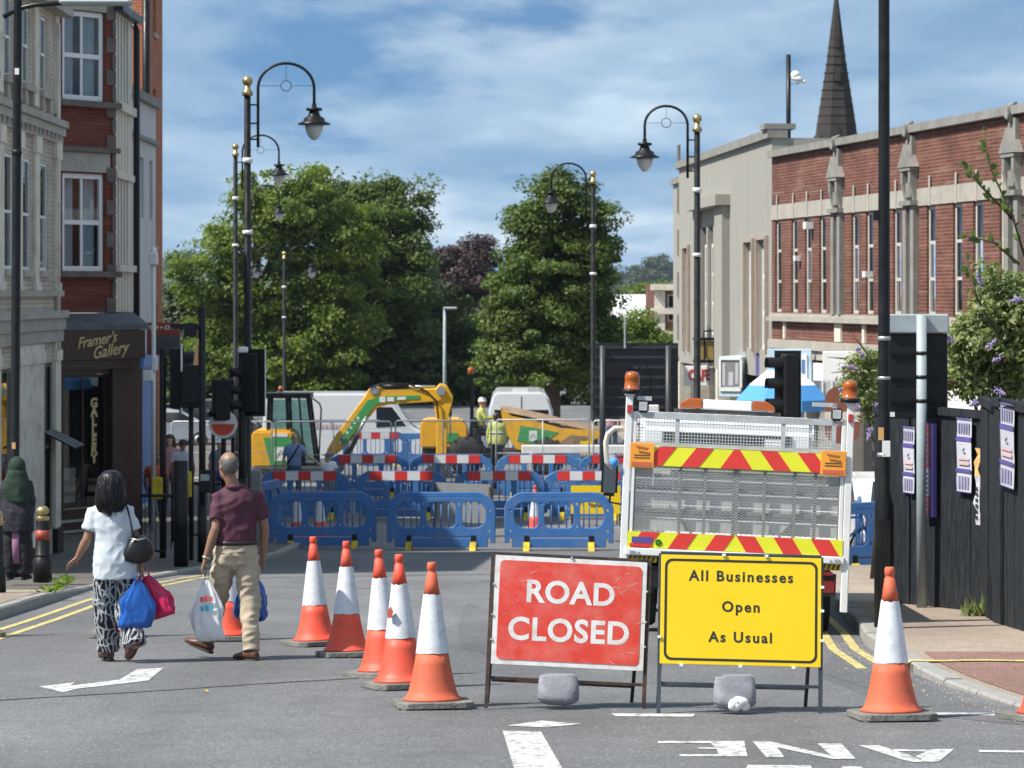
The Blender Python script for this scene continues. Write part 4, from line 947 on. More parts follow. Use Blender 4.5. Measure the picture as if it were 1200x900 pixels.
leaf_mat('leaf_dark', (0.018, 0.040, 0.010), (0.040, 0.075, 0.016), (0.085, 0.115, 0.03), .22)
leaf_mat('leaf_copper', (0.030, 0.018, 0.020), (0.056, 0.032, 0.034), (0.09, 0.058, 0.052), .15)
leaf_mat('leaf_bush', (0.10, 0.14, 0.05), (0.19, 0.235, 0.09), (0.34, 0.36, 0.18), .35)
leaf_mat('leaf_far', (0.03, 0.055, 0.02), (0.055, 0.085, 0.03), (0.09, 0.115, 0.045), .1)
def tree(name, label, px, d, blobs_px, mt, n_cl, per, cr, ls, seed, dy=None, trunk=.28, group='trees at the end of the street'):
    g = gz(d); k = d / F; t = thing(name, label, 'tree', (gx(px, d), d, g), 0, group)
    bl = []
    for (cx, cy, rx, ry) in blobs_px:
        z = CZ + (HZ - cy) * k - g; dd = rnd.uniform(-.5, .5) * rx * k
        bl.append(((cx - px) * k, dd, z, rx * k, (dy or .9) * max(rx, ry * .8) * k, ry * k))
    P, Nn = clumps(bl, int(n_cl * .95), int(per * 2.1), cr * .92, seed)
    P = P[P[:, 2] > .3]; Nn = Nn[:len(P)]
    link('crown', leaves_mesh('crown', P, Nn, ls * .60), mt, t)
    mb = MB(); topz = max(b[2] for b in bl)
    mb.tube([(0, 0, -.3), (.05, 0, 1.2), (.1, .05, topz * .45), (0, .1, topz * .8)], [trunk * 1.35, trunk, trunk * .7, trunk * .25], 9)
    for b in bl: 
        s = Vector((.05, 0, min(b[2] * .55, topz * .5))); e = Vector((b[0], b[1], b[2])); m_ = s.lerp(e, .5) + Vector((0, 0, .3))
        mb.tube([s, m_, e], [trunk * .4, trunk * .25, trunk * .08], 6)
    mb.build('trunk', 'bark', t); return t
tree('lime_tree', 'broad bright green tree left of the digger with the palest sunlit crown', 300, 146, [(262, 330, 48, 60), (300, 270, 52, 55), (345, 240, 48, 36), (380, 262, 55, 55), (330, 350, 75, 70), (270, 405, 55, 45), (350, 420, 70, 50), (395, 350, 55, 70), (250, 385, 26, 40), (410, 300, 40, 45), (296, 232, 22, 20), (372, 214, 22, 16)], 'leaf_bright', 520, 90, .80, .172, 11, trunk=.4)
tree('lime_tree', 'tall rounded mid green tree between the palest tree and the copper beech', 440, 152, [(440, 260, 45, 48), (475, 250, 32, 42), (410, 245, 45, 32), (455, 320, 52, 60), (420, 370, 60, 60), (470, 390, 48, 60), (430, 225, 30, 22), (480, 300, 22, 40)], 'leaf_mid', 420, 90, .80, .172, 12, trunk=.38)
tree('copper_beech', 'dark purple leaved copper beech between two green crowns', 540, 190, [(540, 322, 36, 36), (514, 340, 32, 32), (562, 300, 24, 26), (540, 352, 56, 46)], 'leaf_copper', 240, 80, .86, .19, 13, trunk=.35)
tree('maple_tree', 'conical deep green maple standing in the middle behind the dumper', 645, 108, [(650, 218, 16, 26), (672, 238, 26, 26), (634, 262, 30, 36), (672, 285, 42, 44), (612, 315, 30, 40), (650, 335, 56, 54), (692, 335, 28, 44), (606, 380, 38, 46), (660, 405, 66, 46), (704, 395, 28, 44), (612, 425, 46, 35), (590, 340, 14, 22), (708, 252, 20, 10), (608, 258, 10, 20), (700, 292, 16, 20)], 'leaf_mid', 620, 95, .55, .12, 14, trunk=.34)
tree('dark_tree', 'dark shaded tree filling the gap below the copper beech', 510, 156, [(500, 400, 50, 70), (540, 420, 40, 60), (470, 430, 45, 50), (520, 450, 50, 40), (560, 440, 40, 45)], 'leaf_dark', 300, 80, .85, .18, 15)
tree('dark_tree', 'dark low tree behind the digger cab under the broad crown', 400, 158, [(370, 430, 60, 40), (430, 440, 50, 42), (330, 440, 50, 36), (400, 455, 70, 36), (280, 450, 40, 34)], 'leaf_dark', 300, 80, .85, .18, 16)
tree('willow_tree', 'greyish green tree at the far left beside the tall brick block', 213, 150, [(212, 365, 16, 34), (222, 395, 18, 32), (205, 405, 18, 30), (228, 360, 10, 24), (215, 440, 22, 28)], 'leaf_far', 170, 70, .8, .17, 17)
tree('shrubby_tree', 'olive tree behind the large black sign back right of the maple', 745, 135, [(745, 395, 30, 28), (760, 415, 30, 30), (735, 430, 32, 28), (780, 425, 22, 24)], 'leaf_bright', 150, 70, .7, .15, 18)
tree('far_oak', 'small far tree on the slope left of the distant shop', 768, 320, [(768, 345, 26, 14), (745, 350, 24, 12), (790, 350, 20, 12), (775, 358, 30, 14)], 'leaf_bright', 110, 60, 1.4, .3, 19)
for i, (px, py, s, lb) in enumerate(((722, 322, 15, 'rounded tree at the left end of the hilltop row'), (748, 322, 15, 'low tree in the middle of the hilltop row'), (763, 316, 10, 'pointed conifer left of the tallest hilltop tree'), (777, 312, 10, 'tallest pointed conifer on the right hilltop'))):
    tree('hilltop_tree', 'far bluish ' + lb, px, 1500, [(px, py, s, 12), (px + 4, py + 8, s * 1.4, 10), (px - 8, py + 10, s * 1.3, 10)] + ([(px, py - 6, 4, 8)] if s == 10 else []), 'leaf_far', 60, 50, 3.6, 1.0, 30 + i, group='far trees on the hilltop', trunk=.5)
for i, (px, py, s, lb) in enumerate(((206, 308, 14, 'rounded tree crowning the left hill by the brick block'), (226, 304, 14, 'taller tree on the left hill beside the lime'))):
    tree('hilltop_tree', 'far bluish ' + lb, px, 1400, [(px, py, s, 10), (px + 6, py + 8, s * 1.3, 10)], 'leaf_far', 50, 50, 3.6, 1.0, 40 + i, group='far trees on the hilltop', trunk=.5)
# a hedge of undergrowth across the end of the street
P, Nn = clumps([((px - 600) / F * 150, 150, -4.1 + 1.3, 2.2, 1.2, 1.9 + .5 * math.sin(px)) for px in range(190, 820, 42)], 260, 70, .6, 50)
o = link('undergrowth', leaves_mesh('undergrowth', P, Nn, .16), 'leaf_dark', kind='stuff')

# buddleia above the hoarding
def bush(name, label, px, d, z0, blobs, n_cl, per, cr, ls, seed, flowers, shoots):
    t = thing(name, label, 'shrub', (gx(px, d), d, gz(d) + .1)); k = d / F; g = gz(d) + .1
    bl = [((cx - px) * k, rnd.uniform(-.3, .3), CZ + (HZ - cy) * k - g, rx * k, rx * k * .8, ry * k) for cx, cy, rx, ry in blobs]
    P, Nn = clumps(bl, n_cl, per, cr, seed, .3)
    o = link('foliage', leaves_mesh('foliage', P, Nn, ls, .38), 'leaf_bush', t, kind='stuff')
    mb = MB()
    for b in bl: mb.tube([(rnd.uniform(.1, .4), .3, 0), (.25 + b[0] * .5, b[1] + .3, b[2] * .6), (b[0], b[1], b[2])], [.035, .02, .008], 6)
    mb.build('stem', 'bark', t)
    for fx, fy, dx, dz in flowers:                       # tapering lilac spikes
        z = CZ + (HZ - fy) * k - g; p = Vector(((fx - px) * k, -rnd.uniform(.35, .6), z)); e = p + Vector((dx, -.05, dz)); ln = (e - p).length
        f = MB()
        for j in range(46):
            u = rnd.random(); q = p.lerp(e, u) + Vector((rnd.gauss(0, 1), rnd.gauss(0, 1), rnd.gauss(0, 1))) * .015 * (1.3 - u)
            f.ell(q, (.011, .011, .011), 5, 3)
        f.build('flower_spike', 'buddleia', t)
    return t, k, g
bt, k, g = bush('buddleia_bush', 'large buddleia with lilac flower spikes growing over the black hoarding', 1150, 33.5, 0,
    [(1155, 390, 42, 42), (1190, 360, 30, 40), (1135, 440, 36, 36), (1180, 430, 46, 46), (1215, 390, 36, 60), (1125, 405, 16, 22), (1162, 335, 12, 24)], 230, 58, .17, .045, 60,
    [(1140, 335, -.05, .16), (1196, 340, .12, .02), (1186, 350, -.12, -.03), (1110, 400, -.1, .1), (1150, 408, .1, .12), (1165, 418, -.12, -.04), (1138, 468, -.1, -.06), (1158, 455, .1, -.05)], [])
sh = []
for pts, lf in (([(1196, 300), (1180, 250), (1155, 200), (1146, 152)], 20), ([(1185, 260), (1150, 225), (1118, 192)], 14), ([(1190, 310), (1160, 285), (1124, 276)], 12), ([(1200, 350), (1205, 270), (1198, 210)], 16), ([(1170, 400), (1140, 350), (1126, 300)], 10)):
    mb = MB(); q = [Vector(((x - 1150) * k, -.25 - .05 * i, CZ + (HZ - y) * k - g)) for i, (x, y) in enumerate(pts)]
    mb.tube(q, [.016 - .003 * i for i in range(len(q))], 6); br = mb.build('long_shoot', 'bark', bt)
    lm = MB(); lm.add([(-.0, 0, 0), (.03, .012, .01), (.035, .0, .05), (.0, -.004, .10), (-.035, .0, .05), (-.03, .012, .01)], [(0, 1, 2, 3), (0, 3, 4, 5)]); me = lm.mesh('leaf')
    me.materials.append(M['leaf_mid'])
    for i in range(lf):
        u = (i + .6) / lf * (len(q) - 1); a = int(u); p = q[a].lerp(q[min(a + 1, len(q) - 1)], u - a)
        o = bpy.data.objects.new('leaf', me); C.objects.link(o); o.parent = br; o.location = p; o.rotation_euler = (rnd.uniform(-.6, .9), rnd.uniform(-1.9, 1.9), rnd.uniform(-1, 1)); o.scale = [rnd.uniform(.7, 1.25)] * 3
for i, (ax, ay, bx_, by) in enumerate(((1100, 420, 1050, 440), (1105, 460, 1055, 438), (1100, 478, 1080, 470), (1110, 445, 1070, 448))):
    mb = MB(); p, e = [Vector(((x - 1150) * k, -.5 - .1 * i, CZ + (HZ - y) * k - g)) for x, y in ((ax, ay), (bx_, by))]
    mb.tube([p, p.lerp(e, .5) + Vector((0, 0, .04)), e], [.012, .018, .005], 6); mb.build('dry_flower_spike', 'dry_flower', bt)
b2, k, g = bush('buddleia_bush', 'smaller buddleia with drooping lilac flowers behind the tall black pole', 1015, 38, 0, [(1022, 440, 22, 36), (1005, 450, 18, 24), (1030, 475, 16, 30), (1012, 425, 14, 20)], 80, 50, .16, .042, 61,
    [(1000, 430, -.2, .02), (992, 452, -.16, -.04), (1022, 470, -.05, -.16), (1030, 492, -.03, -.18), (1008, 418, -.12, .12), (1016, 500, -.06, -.16), (1003, 475, -.14, -.06)], [])
for i, (ax, ay, bx_, by) in enumerate(((1010, 430, 966, 418), (1008, 440, 970, 436), (1012, 415, 985, 388))):
    mb = MB(); p, e = [Vector(((x - 1015) * k, -.3 - .1 * i, CZ + (HZ - y) * k - g)) for x, y in ((ax, ay), (bx_, by))]
    mb.tube([p, p.lerp(e, .5) + Vector((0, 0, .05)), e], [.01, .014, .004], 6); mb.build('dry_flower_spike', 'dry_flower', b2)
# weeds at the foot of the hoarding
def weed(px, py, n, sz, lab):
    x, d = gp(px, py, .12); t = thing('weed_tuft', lab, 'weed', (x, d, gz(d) + .12), 0, 'weeds at the foot of the hoarding'); mb = MB()
    for i in range(n):
        a = rnd.uniform(0, 2 * PI); l = sz * rnd.uniform(.4, 1); e = Vector((math.cos(a) * l * .6, math.sin(a) * l * .5, l)); b = Vector((-math.sin(a), math.cos(a), 0)) * .012
        o_ = Vector((rnd.uniform(-.12, .12), rnd.uniform(-.08, .08), 0)); mb.add([o_ - b, o_ + b, o_ + e * .6 + b, o_ + e], [(0, 1, 2, 3)])
    mb.build('blade', 'leaf_bush', t)
weed(1160, 722, 60, .28, 'pale green weed tuft at the gap between the hoarding panels'); weed(1140, 722, 40, .2, 'low dry weed tuft beneath the third hoarding panel'); weed(1066, 696, 26, .34, 'leafy weed behind the right hand cone at the hoarding corner')
t = weed; x, d = gp(62, 700); 
tw = thing('weed_tuft', 'small green weeds growing over the left kerb stones', 'weed', (x + .05, d, gz(d) + .1)); mb = MB()
for i in range(120):
    a = rnd.uniform(0, 2 * PI); l = .12 * rnd.uniform(.4, 1); e = Vector((math.cos(a) * l, math.sin(a) * l, l * .8)); b = Vector((-math.sin(a), math.cos(a), 0)) * .022; o_ = Vector((rnd.uniform(-.1, .06), rnd.uniform(-1.6, 1.2), 0)); mb.add([o_ - b, o_ + b, o_ + e + b, o_ + e - b], [(0, 1, 2, 3)])
mb.build('leaf_clump', 'leaf_bright', tw, kind='stuff')
# ---------------------------------------------------------------- street lamps
def lantern_parts(t, c, s=1.0):
    c = Vector(c)
    mb = MB(); mb.lathe([(.04, .34), (.05, .26), (.15, .25), (.15, .20), (.09, .19), (.12, .10), (.19, .06), (.21, .0), (.31, -.045), (.31, -.065), (.20, -.06)], c, 20); h = mb.build('lantern_hood', 'black_paint', t)
    mb = MB(); mb.lathe([(.175, -.062), (.17, -.14), (.13, -.25), (.06, -.34), (.0, -.36)], c, 16); mb.build('lantern_glass', 'lamp_glass', h)
def swan_lamp(label, px, py_ball, d, arms, group='swan-neck street lamps', rad=.57, pole=.075, label_cat='street lamp'):
    b = W(px, py_ball, d); g = gz(d) + .1; Hh = b.z - g; t = thing('street_lamp', label, label_cat, (b.x, d, g), 0, group)
    mb = MB(); mb.tube([(0, 0, -.1), (0, 0, 1.3), (0, 0, 1.31), (0, 0, Hh - .2)], [.13, .13, pole, pole * .82], 12); mb.build('pole', 'black_paint', t)
    mb = MB(); mb.ell((0, 0, Hh), (.10, .10, .10)); mb.lathe([(.1, -.28), (.1, -.2), (.06, -.16), (.06, -.08)], (0, 0, Hh), 14); mb.build('finial', 'brass', t)
    mb = MB(); mb.lathe([(.09, 0), (.1, .05), (.09, .1)], (0, 0, Hh - 1.55), 12); mb.lathe([(.09, 0), (.1, .04), (.09, .08)], (0, 0, Hh - 2.9), 12); mb.build('collar', 'white_paint', t)
    for sg, rr in arms:
        x0 = sg * .2; top = Hh - .14; mb = MB()
        pts = [(x0, 0, Hh - 1.25), (x0, 0, top)] + [(x0 + sg * rr * (1 - math.cos(a)), 0, top + rr * .9 * math.sin(a)) for a in np.linspace(0.05, PI, 18)] + [(x0 + sg * 2 * rr, 0, top - .28)]
        mb.tube(pts, .028, 8)
        for zz_ in (Hh - 1.1, Hh - .8, Hh - .45): mb.bar((0, 0, zz_), (x0, 0, zz_), .03)
        mb.tube([(x0 + sg * rr + .1 * math.cos(a), 0, top + .05 + .1 * math.sin(a)) for a in np.linspace(0, 2 * PI, 14)], .008, 5, cap=False)
        mb.bar((x0 + sg * .0, 0, top + .05), (x0 + sg * (rr - .1), 0, top + .05), .008); mb.bar((x0 + sg * (rr + .1), 0, top + .05), (x0 + sg * 2 * rr, 0, top + .05), .008); mb.bar((x0 + sg * rr, 0, top + .15), (x0 + sg * rr, 0, top + rr * .9), .008)
        mb.build('swan_neck', 'black_paint', t)
        lantern_parts(t, (x0 + sg * 2 * rr, 0, top - .62))
    return t
swan_lamp('tallest swan-neck lamp, nearest on the left, lantern clear against the sky', 290, 95, 54, [(1, .53)])
swan_lamp('second swan-neck lamp just left of and behind the tallest one', 276, 172, 83, [(1, .53)])
swan_lamp('third swan-neck lamp with its lantern against the pale tree', 293, 226, 114, [(1, .48)])
swan_lamp('distant double-armed lamp with two lanterns in front of the trees', 333, 297, 128, [(1, .52), (-1, .52)], rad=.5)
swan_lamp('swan-neck lamp on the right by the concrete building', 817, 139, 60, [(-1, .45)])
swan_lamp('swan-neck lamp crossing the maple beside the large black sign back', 695, 204, 82, [(-1, .50)])
# plain grey column with a flat lantern
d = 112; b = W(521, 362, d); g = gz(d); t = thing('plain_lamp_post', 'plain pale grey lamp post with flat head before the dark trees', 'lamp post', (b.x, d, g))
mb = MB(); mb.tube([(0, 0, 0), (0, 0, b.z - g)], [.085, .055], 10); mb.build('column', 'grey_post', t)
mb = MB(); mb.box((.22, 0, b.z - g + .03), (.55, .25, .10)); mb.build('lamp_head', 'grey_post', t, bevel=.03)

# tall black pole on the right pavement
x, d = gp(1036, 736, .12); g = gz(d) + .12
t = thing('tall_black_pole', 'tall thick-based black pole on the right pavement before the hoarding', 'pole', (x, d, g))
mb = MB(); mb.tube([(0, 0, -.05), (0, 0, 1.16), (0, 0, 1.30), (0, 0, 6.5), (0, 0, 7.5)], [.095, .092, .058, .052, .05], 16); mb.build('shaft', 'black_paint', t)
mb = MB(); mb.lathe([(.062, 0), (.066, .02), (.062, .04)], (0, 0, 1.62), 16); mb.lathe([(.06, 0), (.063, .02), (.06, .04)], (0, 0, 2.72), 16); mb.lathe([(.06, 0), (.062, .015), (.06, .03)], (0, 0, 2.35), 16); mb.build('band', 'steel', t)
mb = MB(); mb.box((-.035, -.055, 1.84), (.05, .01, .12)); mb.build('sticker', 'poster_orange', t)
mb = MB(); mb.box((.012, -.06, 1.70), (.075, .008, .15)); mb.build('sticker', 'white_plain', t)
mb = MB(); mb.box((0, -.094, .55), (.1, .012, .95)); mb.build('service_door', 'black_paint', t, bevel=.004)
mb = MB(); mb.box((-.07, 0, 3.9), (.06, .08, .09)); mb.build('clip', 'black_plastic', t)

# leaning black column at the left edge with a camera arm
x, d = gp(16, 672, .12); g = gz(d) + .12; k = d / F
t = thing('black_lamp_column', 'black lamp column with a long flat arm at the left edge of the street', 'lamp column', (x, d, g))
mb = MB(); mb.tube([(0, 0, -.05), (0, 0, .75), (.01, 0, .85), (5 * k, 0, 672 * k), (5.5 * k, 0, 738 * k)], [.10, .098, .066, .06, .06], 14); mb.build('shaft', 'black_paint', t)
mb = MB(); mb.tube([(-12 * k, 0, 652 * k), (5 * k, 0, 662 * k), (26 * k, -.05, 666 * k), (66 * k, -.1, 668 * k)], .035, 8); mb.build('arm', 'black_paint', t)
mb = MB(); mb.box((98 * k, -.12, 668 * k), (1.0, .34, .07)); mb.build('lamp_head', 'grey_post', t, bevel=.03)
mb = MB(); mb.lathe([(.066, 0), (.074, .04), (.066, .08)], (3.8 * k, 0, 490 * k), 12); mb.build('band', 'black_plastic', t)
mb = MB(); mb.box((4.6 * k, -.06, 588 * k), (.06, .01, .09)); mb.build('sticker', 'white_plain', t)
mb = MB(); mb.box((1 * k, -.066, 150 * k), (.05, .012, .09)); mb.build('sticker', 'poster_orange', t)

# bollards
def bollard(label, px, py, red=True):
    x, d = gp(px, py, .12); t = thing('bollard', label, 'bollard', (x, d, gz(d) + .12), 0, 'black bollards on the left pavement')
    mb = MB(); mb.lathe([(.125, 0), (.125, .30), (.10, .32), (.09, .80), (.085, .81)], (0, 0, 0), 16); mb.build('post', 'black_paint', t)
    mb = MB(); mb.lathe([(.088, .80), (.09, .85), (.088, .855)], (0, 0, 0), 14); mb.lathe([(.05, .87), (.085, .90), (.085, .95), (.05, .985), (0, .99)], (0, 0, 0), 14); mb.build('cap', 'brass', t)
    if red: mb = MB(); mb.lathe([(.098, .55), (.096, .68)], (0, 0, 0), 14); mb.build('reflector_band', 'red_sign', t)
    mb = MB(); mb.lathe([(.1, .33), (.107, .35), (.1, .37)], (0, 0, 0), 14); mb.build('ring', 'black_plastic', t)
bollard('black bollard at the extreme left edge of the pavement beside the headscarf wearer', -5, 694, False)
bollard('black bollard with red band and brass cap beside the shop column', 50, 682)

# ---------------------------------------------------------------- hoarding on the right
pts = [(4.10, 32.3), (4.38, 31.45), (4.62, 30.85), (4.93, 29.80)]
hx = thing('hoarding', 'black painted timber hoarding with posters along the right pavement', 'fence', (4.1, 32.3, gz(31) + .12))
def panel(a, b, h0, h1, lean=0.0, name='hoarding_panel', boards=None):
    a = Vector((a[0] - 4.1, a[1] - 32.3, 0)); b = Vector((b[0] - 4.1, b[1] - 32.3, 0)); dv = b - a; l = dv.length; ang = math.atan2(dv.y, dv.x)
    n = boards or max(2, int(l / .31)); ba = gz(31)
    root = None
    for i in range(n):
        u0, u1 = l * i / n + .004, l * (i + 1) / n - .004; off = rnd.uniform(-.012, .012); hh = h0 + (h1 - h0) * (i + .5) / n + rnd.uniform(-.02, .02)
        y_ = (a + dv * ((i + .5) / n)).y + 32.3; mb = MB(); mb.bx(u0, u1, off, off + .03, gz(y_) - ba - .05 + rnd.uniform(0, .05), hh)
        mb.build('plank', 'fence_black', hx, a, (lean, rnd.uniform(-.006, .006), ang))
    mb = MB(); mb.bx(-.01, l + .01, -.03, .05, (h0 + h1) / 2 + .005, (h0 + h1) / 2 + .09); mb.build('top_rail', 'fence_black', hx, a, (lean, 0, ang))
    return a, ang, l
p1 = panel(pts[0], pts[1], 2.02, 2.04); p2 = panel(pts[1], pts[3], 2.06, 2.10, -.01); p3 = panel((4.86, 29.6), (4.72, 28.0), 2.22, 2.26); p4 = panel((4.72, 27.96), (4.76, 24.6), 2.28, 2.30)
mb = MB(); mb.bx(-.08, .08, -.08, .08, 0, 2.2); mb.build('post', 'fence_black', hx, (pts[3][0] - 4.1 + .03, pts[3][1] - 32.3 - .08, 0)); 
def poster(label, pxc, py0, py1, pan, wd, kind, name='poster'):
    a, ang, l = pan; dirv = Vector((math.cos(ang), math.sin(ang))); a0 = Vector((a.x + 4.1, a.y + 32.3))
    q = (pxc - CX) / F; u = (q * a0.y - a0.x) / (dirv.x - q * dirv.y); pos = a0 + dirv * u; k = pos.y / F
    z1 = CZ + (HZ - py0) * k; z0 = CZ + (HZ - py1) * k; h = z1 - z0
    nv = Vector((math.sin(ang), -math.cos(ang)))
    if nv.y > 0: nv = -nv
    t = thing(name, label, 'poster', (pos.x + nv.x * .028, pos.y + nv.y * .028, z0), ang, 'posters on the black hoarding'); x0, x1 = -wd / 2, wd / 2
    if kind == 'list':
        mb = MB(); n = 6
        vs = []
        for i in range(n + 1): zz_ = h * i / n; vs += [(x0, -.004 - .006 * math.sin(i * 2.1), zz_), (x1, -.004 - .004 * math.cos(i * 1.7), zz_)]
        mb.add(vs, [(2 * i, 2 * i + 1, 2 * i + 3, 2 * i + 2) for i in range(n)]); mb.build('sheet', 'poster_white', t)
        mb = MB()
        for f0, f1 in ((.985, 1.0), (.69, .75), (.27, .32), (.0, .012)): mb.bx(x0, x1, -.016, -.0125, h * f0, h * f1)
        mb.build('band', 'poster_purple', t)
        mb = MB(); 
        for i in range(5): xx = x0 + wd * (.12 + .17 * i); mb.bx(xx, xx + wd * .09, -.016, -.0125, h * .79, h * .94)
        for i in range(4): xx = x0 + wd * (.12 + .2 * i); mb.bx(xx, xx + wd * .13, -.016, -.0125, h * .05, h * .22)
        mb.build('lettering', 'poster_text', t)
        mb = MB(); mb.bx(x0 + wd * .15, x1 - wd * .12, -.0155, -.0125, h * .37, h * .41); mb.bx(x0 + wd * .15, x1 - wd * .12, -.0155, -.0125, h * .44, h * .47); mb.build('strapline', 'poster_pink', t)
        mb = MB(); mb.tube([(x0 + wd * .55, -.014, h * .6), (x0 + wd * .45, -.014, h * .57), (x0 + wd * .5, -.014, h * .53), (x0 + wd * .62, -.014, h * .54)], .006, 5); mb.build('motif', 'poster_text', t)
    elif kind == 'red':
        mb = MB(); mb.bx(x0, x1, -.05, -.001, 0, h); mb.build('board', 'poster_purple', t)
        mb = MB(); mb.bx(x0 + .01, x1 - .07, -.054, -.0505, h * .52, h * .98); mb.bx(x0 + .01, x1 - .07, -.054, -.0505, h * .03, h * .22); mb.build('red_field', 'poster_red', t)
        mb = MB(); mb.bx(x0 + .01, x1 - .07, -.053, -.0505, h * .225, h * .515); mb.build('white_field', 'poster_white', t)
        mb = MB()
        for i in range(6): mb.bx(x0 + .03, x1 - .10, -.058, -.0545, h * (.57 + .06 * i), h * (.60 + .06 * i))
        for i in range(3): mb.bx(x0 + .03, x1 - .10, -.058, -.0545, h * (.06 + .05 * i), h * (.085 + .05 * i))
        mb.build('lettering', 'poster_white', t)
        mb = MB()
        for i in range(5): mb.bx(x0 + .03, x1 - .10, -.057, -.0535, h * (.25 + .05 * i), h * (.27 + .05 * i))
        mb.build('small_print', 'poster_purple', t)
    else:
        mb = MB(); zz_ = np.linspace(0, h, 12); vs = []
        for i, z in enumerate(zz_): o_ = .03 * math.sin(i * 1.4); vs += [(x0 * (.6 + .3 * math.sin(i * 2.3)) + o_, -.004 - .012 * (i % 2), z), (x1 * (.7 + .3 * math.cos(i * 1.9)) + o_, -.006, z)]
        mb.add(vs, [(2 * i, 2 * i + 1, 2 * i + 3, 2 * i + 2) for i in range(11)], 0)
        mb.mi = [1 if i > 6 else 0 for i in range(11)]; mb.build('strip', ['poster_white', 'poster_orange'], t)
        mb = MB()
        for i in range(6): mb.bx(-.02, .02, -.022, -.018, h * (.08 + .075 * i), h * (.12 + .075 * i))
        mb.build('lettering', 'sign_black', t)
poster('half hidden purple and white notice left of the grey post', 1068, 500, 578, p1, .27, 'list')
poster('red and purple notice board standing proud of the hoarding', 1094, 496, 605, p2, .26, 'red')
poster('purple and white notice in the middle of the hoarding', 1133, 490, 577, p2, .33, 'list')
poster('torn yellow and white paper strip at the hoarding edge', 1149, 525, 615, p2, .15, 'torn')
poster('purple and white notice on the taller right hand section', 1184, 473, 571, p4, .72, 'list')

# road sign seen from behind, on a grey post
x, d = gp(1080, 712, .12); g = gz(d) + .12; k = d / F
t = thing('road_sign_back', 'large road sign seen from behind on a pale grey post by the hoarding', 'road sign', (x, d, g))
mb = MB(); mb.tube([(0, 0, -.05), (0, 0, 343 * k)], .055, 14); mb.build('post', 'grey_post', t)
mb = MB(); mb.bx(-38 * k, 32 * k, .09, .16, 221 * k, 321 * k); mb.build('panel', 'black_plastic', t, bevel=.01)  # shade on the sign back painted black, lit casing above left grey
mb = MB(); mb.bx(-39 * k, 33 * k, .04, .19, 321.5 * k, 344 * k); mb.build('top_casing', 'grey_post', t, bevel=.015)
mb = MB()
for z in (240, 268, 296): mb.bx(-36 * k, 30 * k, .06, .088, z * k, (z + 1.6) * k); mb.lathe([(.058, 0), (.064, .02), (.058, .04)], (0, 0, z * k), 12)
mb.build('bracket', 'black_paint', t)
mb = MB(); mb.box((-33 * k, .085, 226 * k), (.05, .008, .05)); mb.build('label', 'white_paint', t)

# ---------------------------------------------------------------- traffic signals
def sig_head(t, c, face, w_=.30, h=.95, board=True, hood=True, name='signal_head'):
    T = Matrix.Translation(c) @ Matrix.Rotation(face, 4, 'Z')          # local -y is the side the lenses look to
    mb = MB(); mb.bx(-w_ / 2, w_ / 2, -.10, .12, 0, h, T=T); hd = mb.build(name, 'black_plastic', t, bevel=.02)
    if board:
        mb = MB(); mb.bx(-w_ / 2 - .09, w_ / 2 + .09, -.06, -.04, -.07, h + .07, T=T); mb.build('backing_board', 'black_plastic', hd)
        mb = MB(); mb.bx(-w_ / 2 - .1, -w_ / 2 - .0905, -.066, -.036, -.07, h + .07, T=T); mb.bx(w_ / 2 + .0905, w_ / 2 + .1, -.066, -.036, -.07, h + .07, T=T); mb.build('white_edge', 'white_plain', hd)
    if hood:
        for i in range(3):
            z = h * (i + .5) / 3; m = MB()
            vs = []
            for yy in (-.1, -.34):
                for j in range(13): a = R(-30 + 240 * j / 12); r_ = .108; vs.append((r_ * math.cos(a), yy if a < 0 or a > PI else yy, z + r_ * math.sin(a)))
            m.add(vs, [(j, j + 1, 14 + j, 13 + j) for j in range(12)], sm=True, T=T); m.add([(p[0] * .96, p[1], z + (p[2] - z) * .96) for p in vs], [(j, j + 1, 14 + j, 13 + j) for j in range(12)], sm=True, T=T); m.build('hood', 'black_plastic', hd)
            m = MB(); m.lathe([(.10, 0), (.0, .02)], (0, 0, 0), 14, axis=(T @ Matrix.Translation((0, -.105, z)) @ Matrix.Rotation(R(90), 4, 'X')).to_3x3()); 
            m.v = [tuple(Vector(v) + (T @ Vector((0, -.105, z)))) for v in m.v]; m.build('lens', 'dark_glass', hd)
    return hd
def pole_thing(name, label, cat, px, py, hgt, r=.055, d=None, group=None, rb=None, liftp=.1):
    if d is None: x, d = gp(px, py, liftp)
    else: x = gx(px, d)
    t = thing(name, label, cat, (x, d, gz(d) + liftp), 0, group); mb = MB()
    mb.tube([(0, 0, -.05), (0, 0, hgt)], r, 12); 
    if rb: mb.tube([(0, 0, -.05), (0, 0, rb[0])], rb[1], 12)
    mb.build('pole', 'black_paint', t); return t, d / F
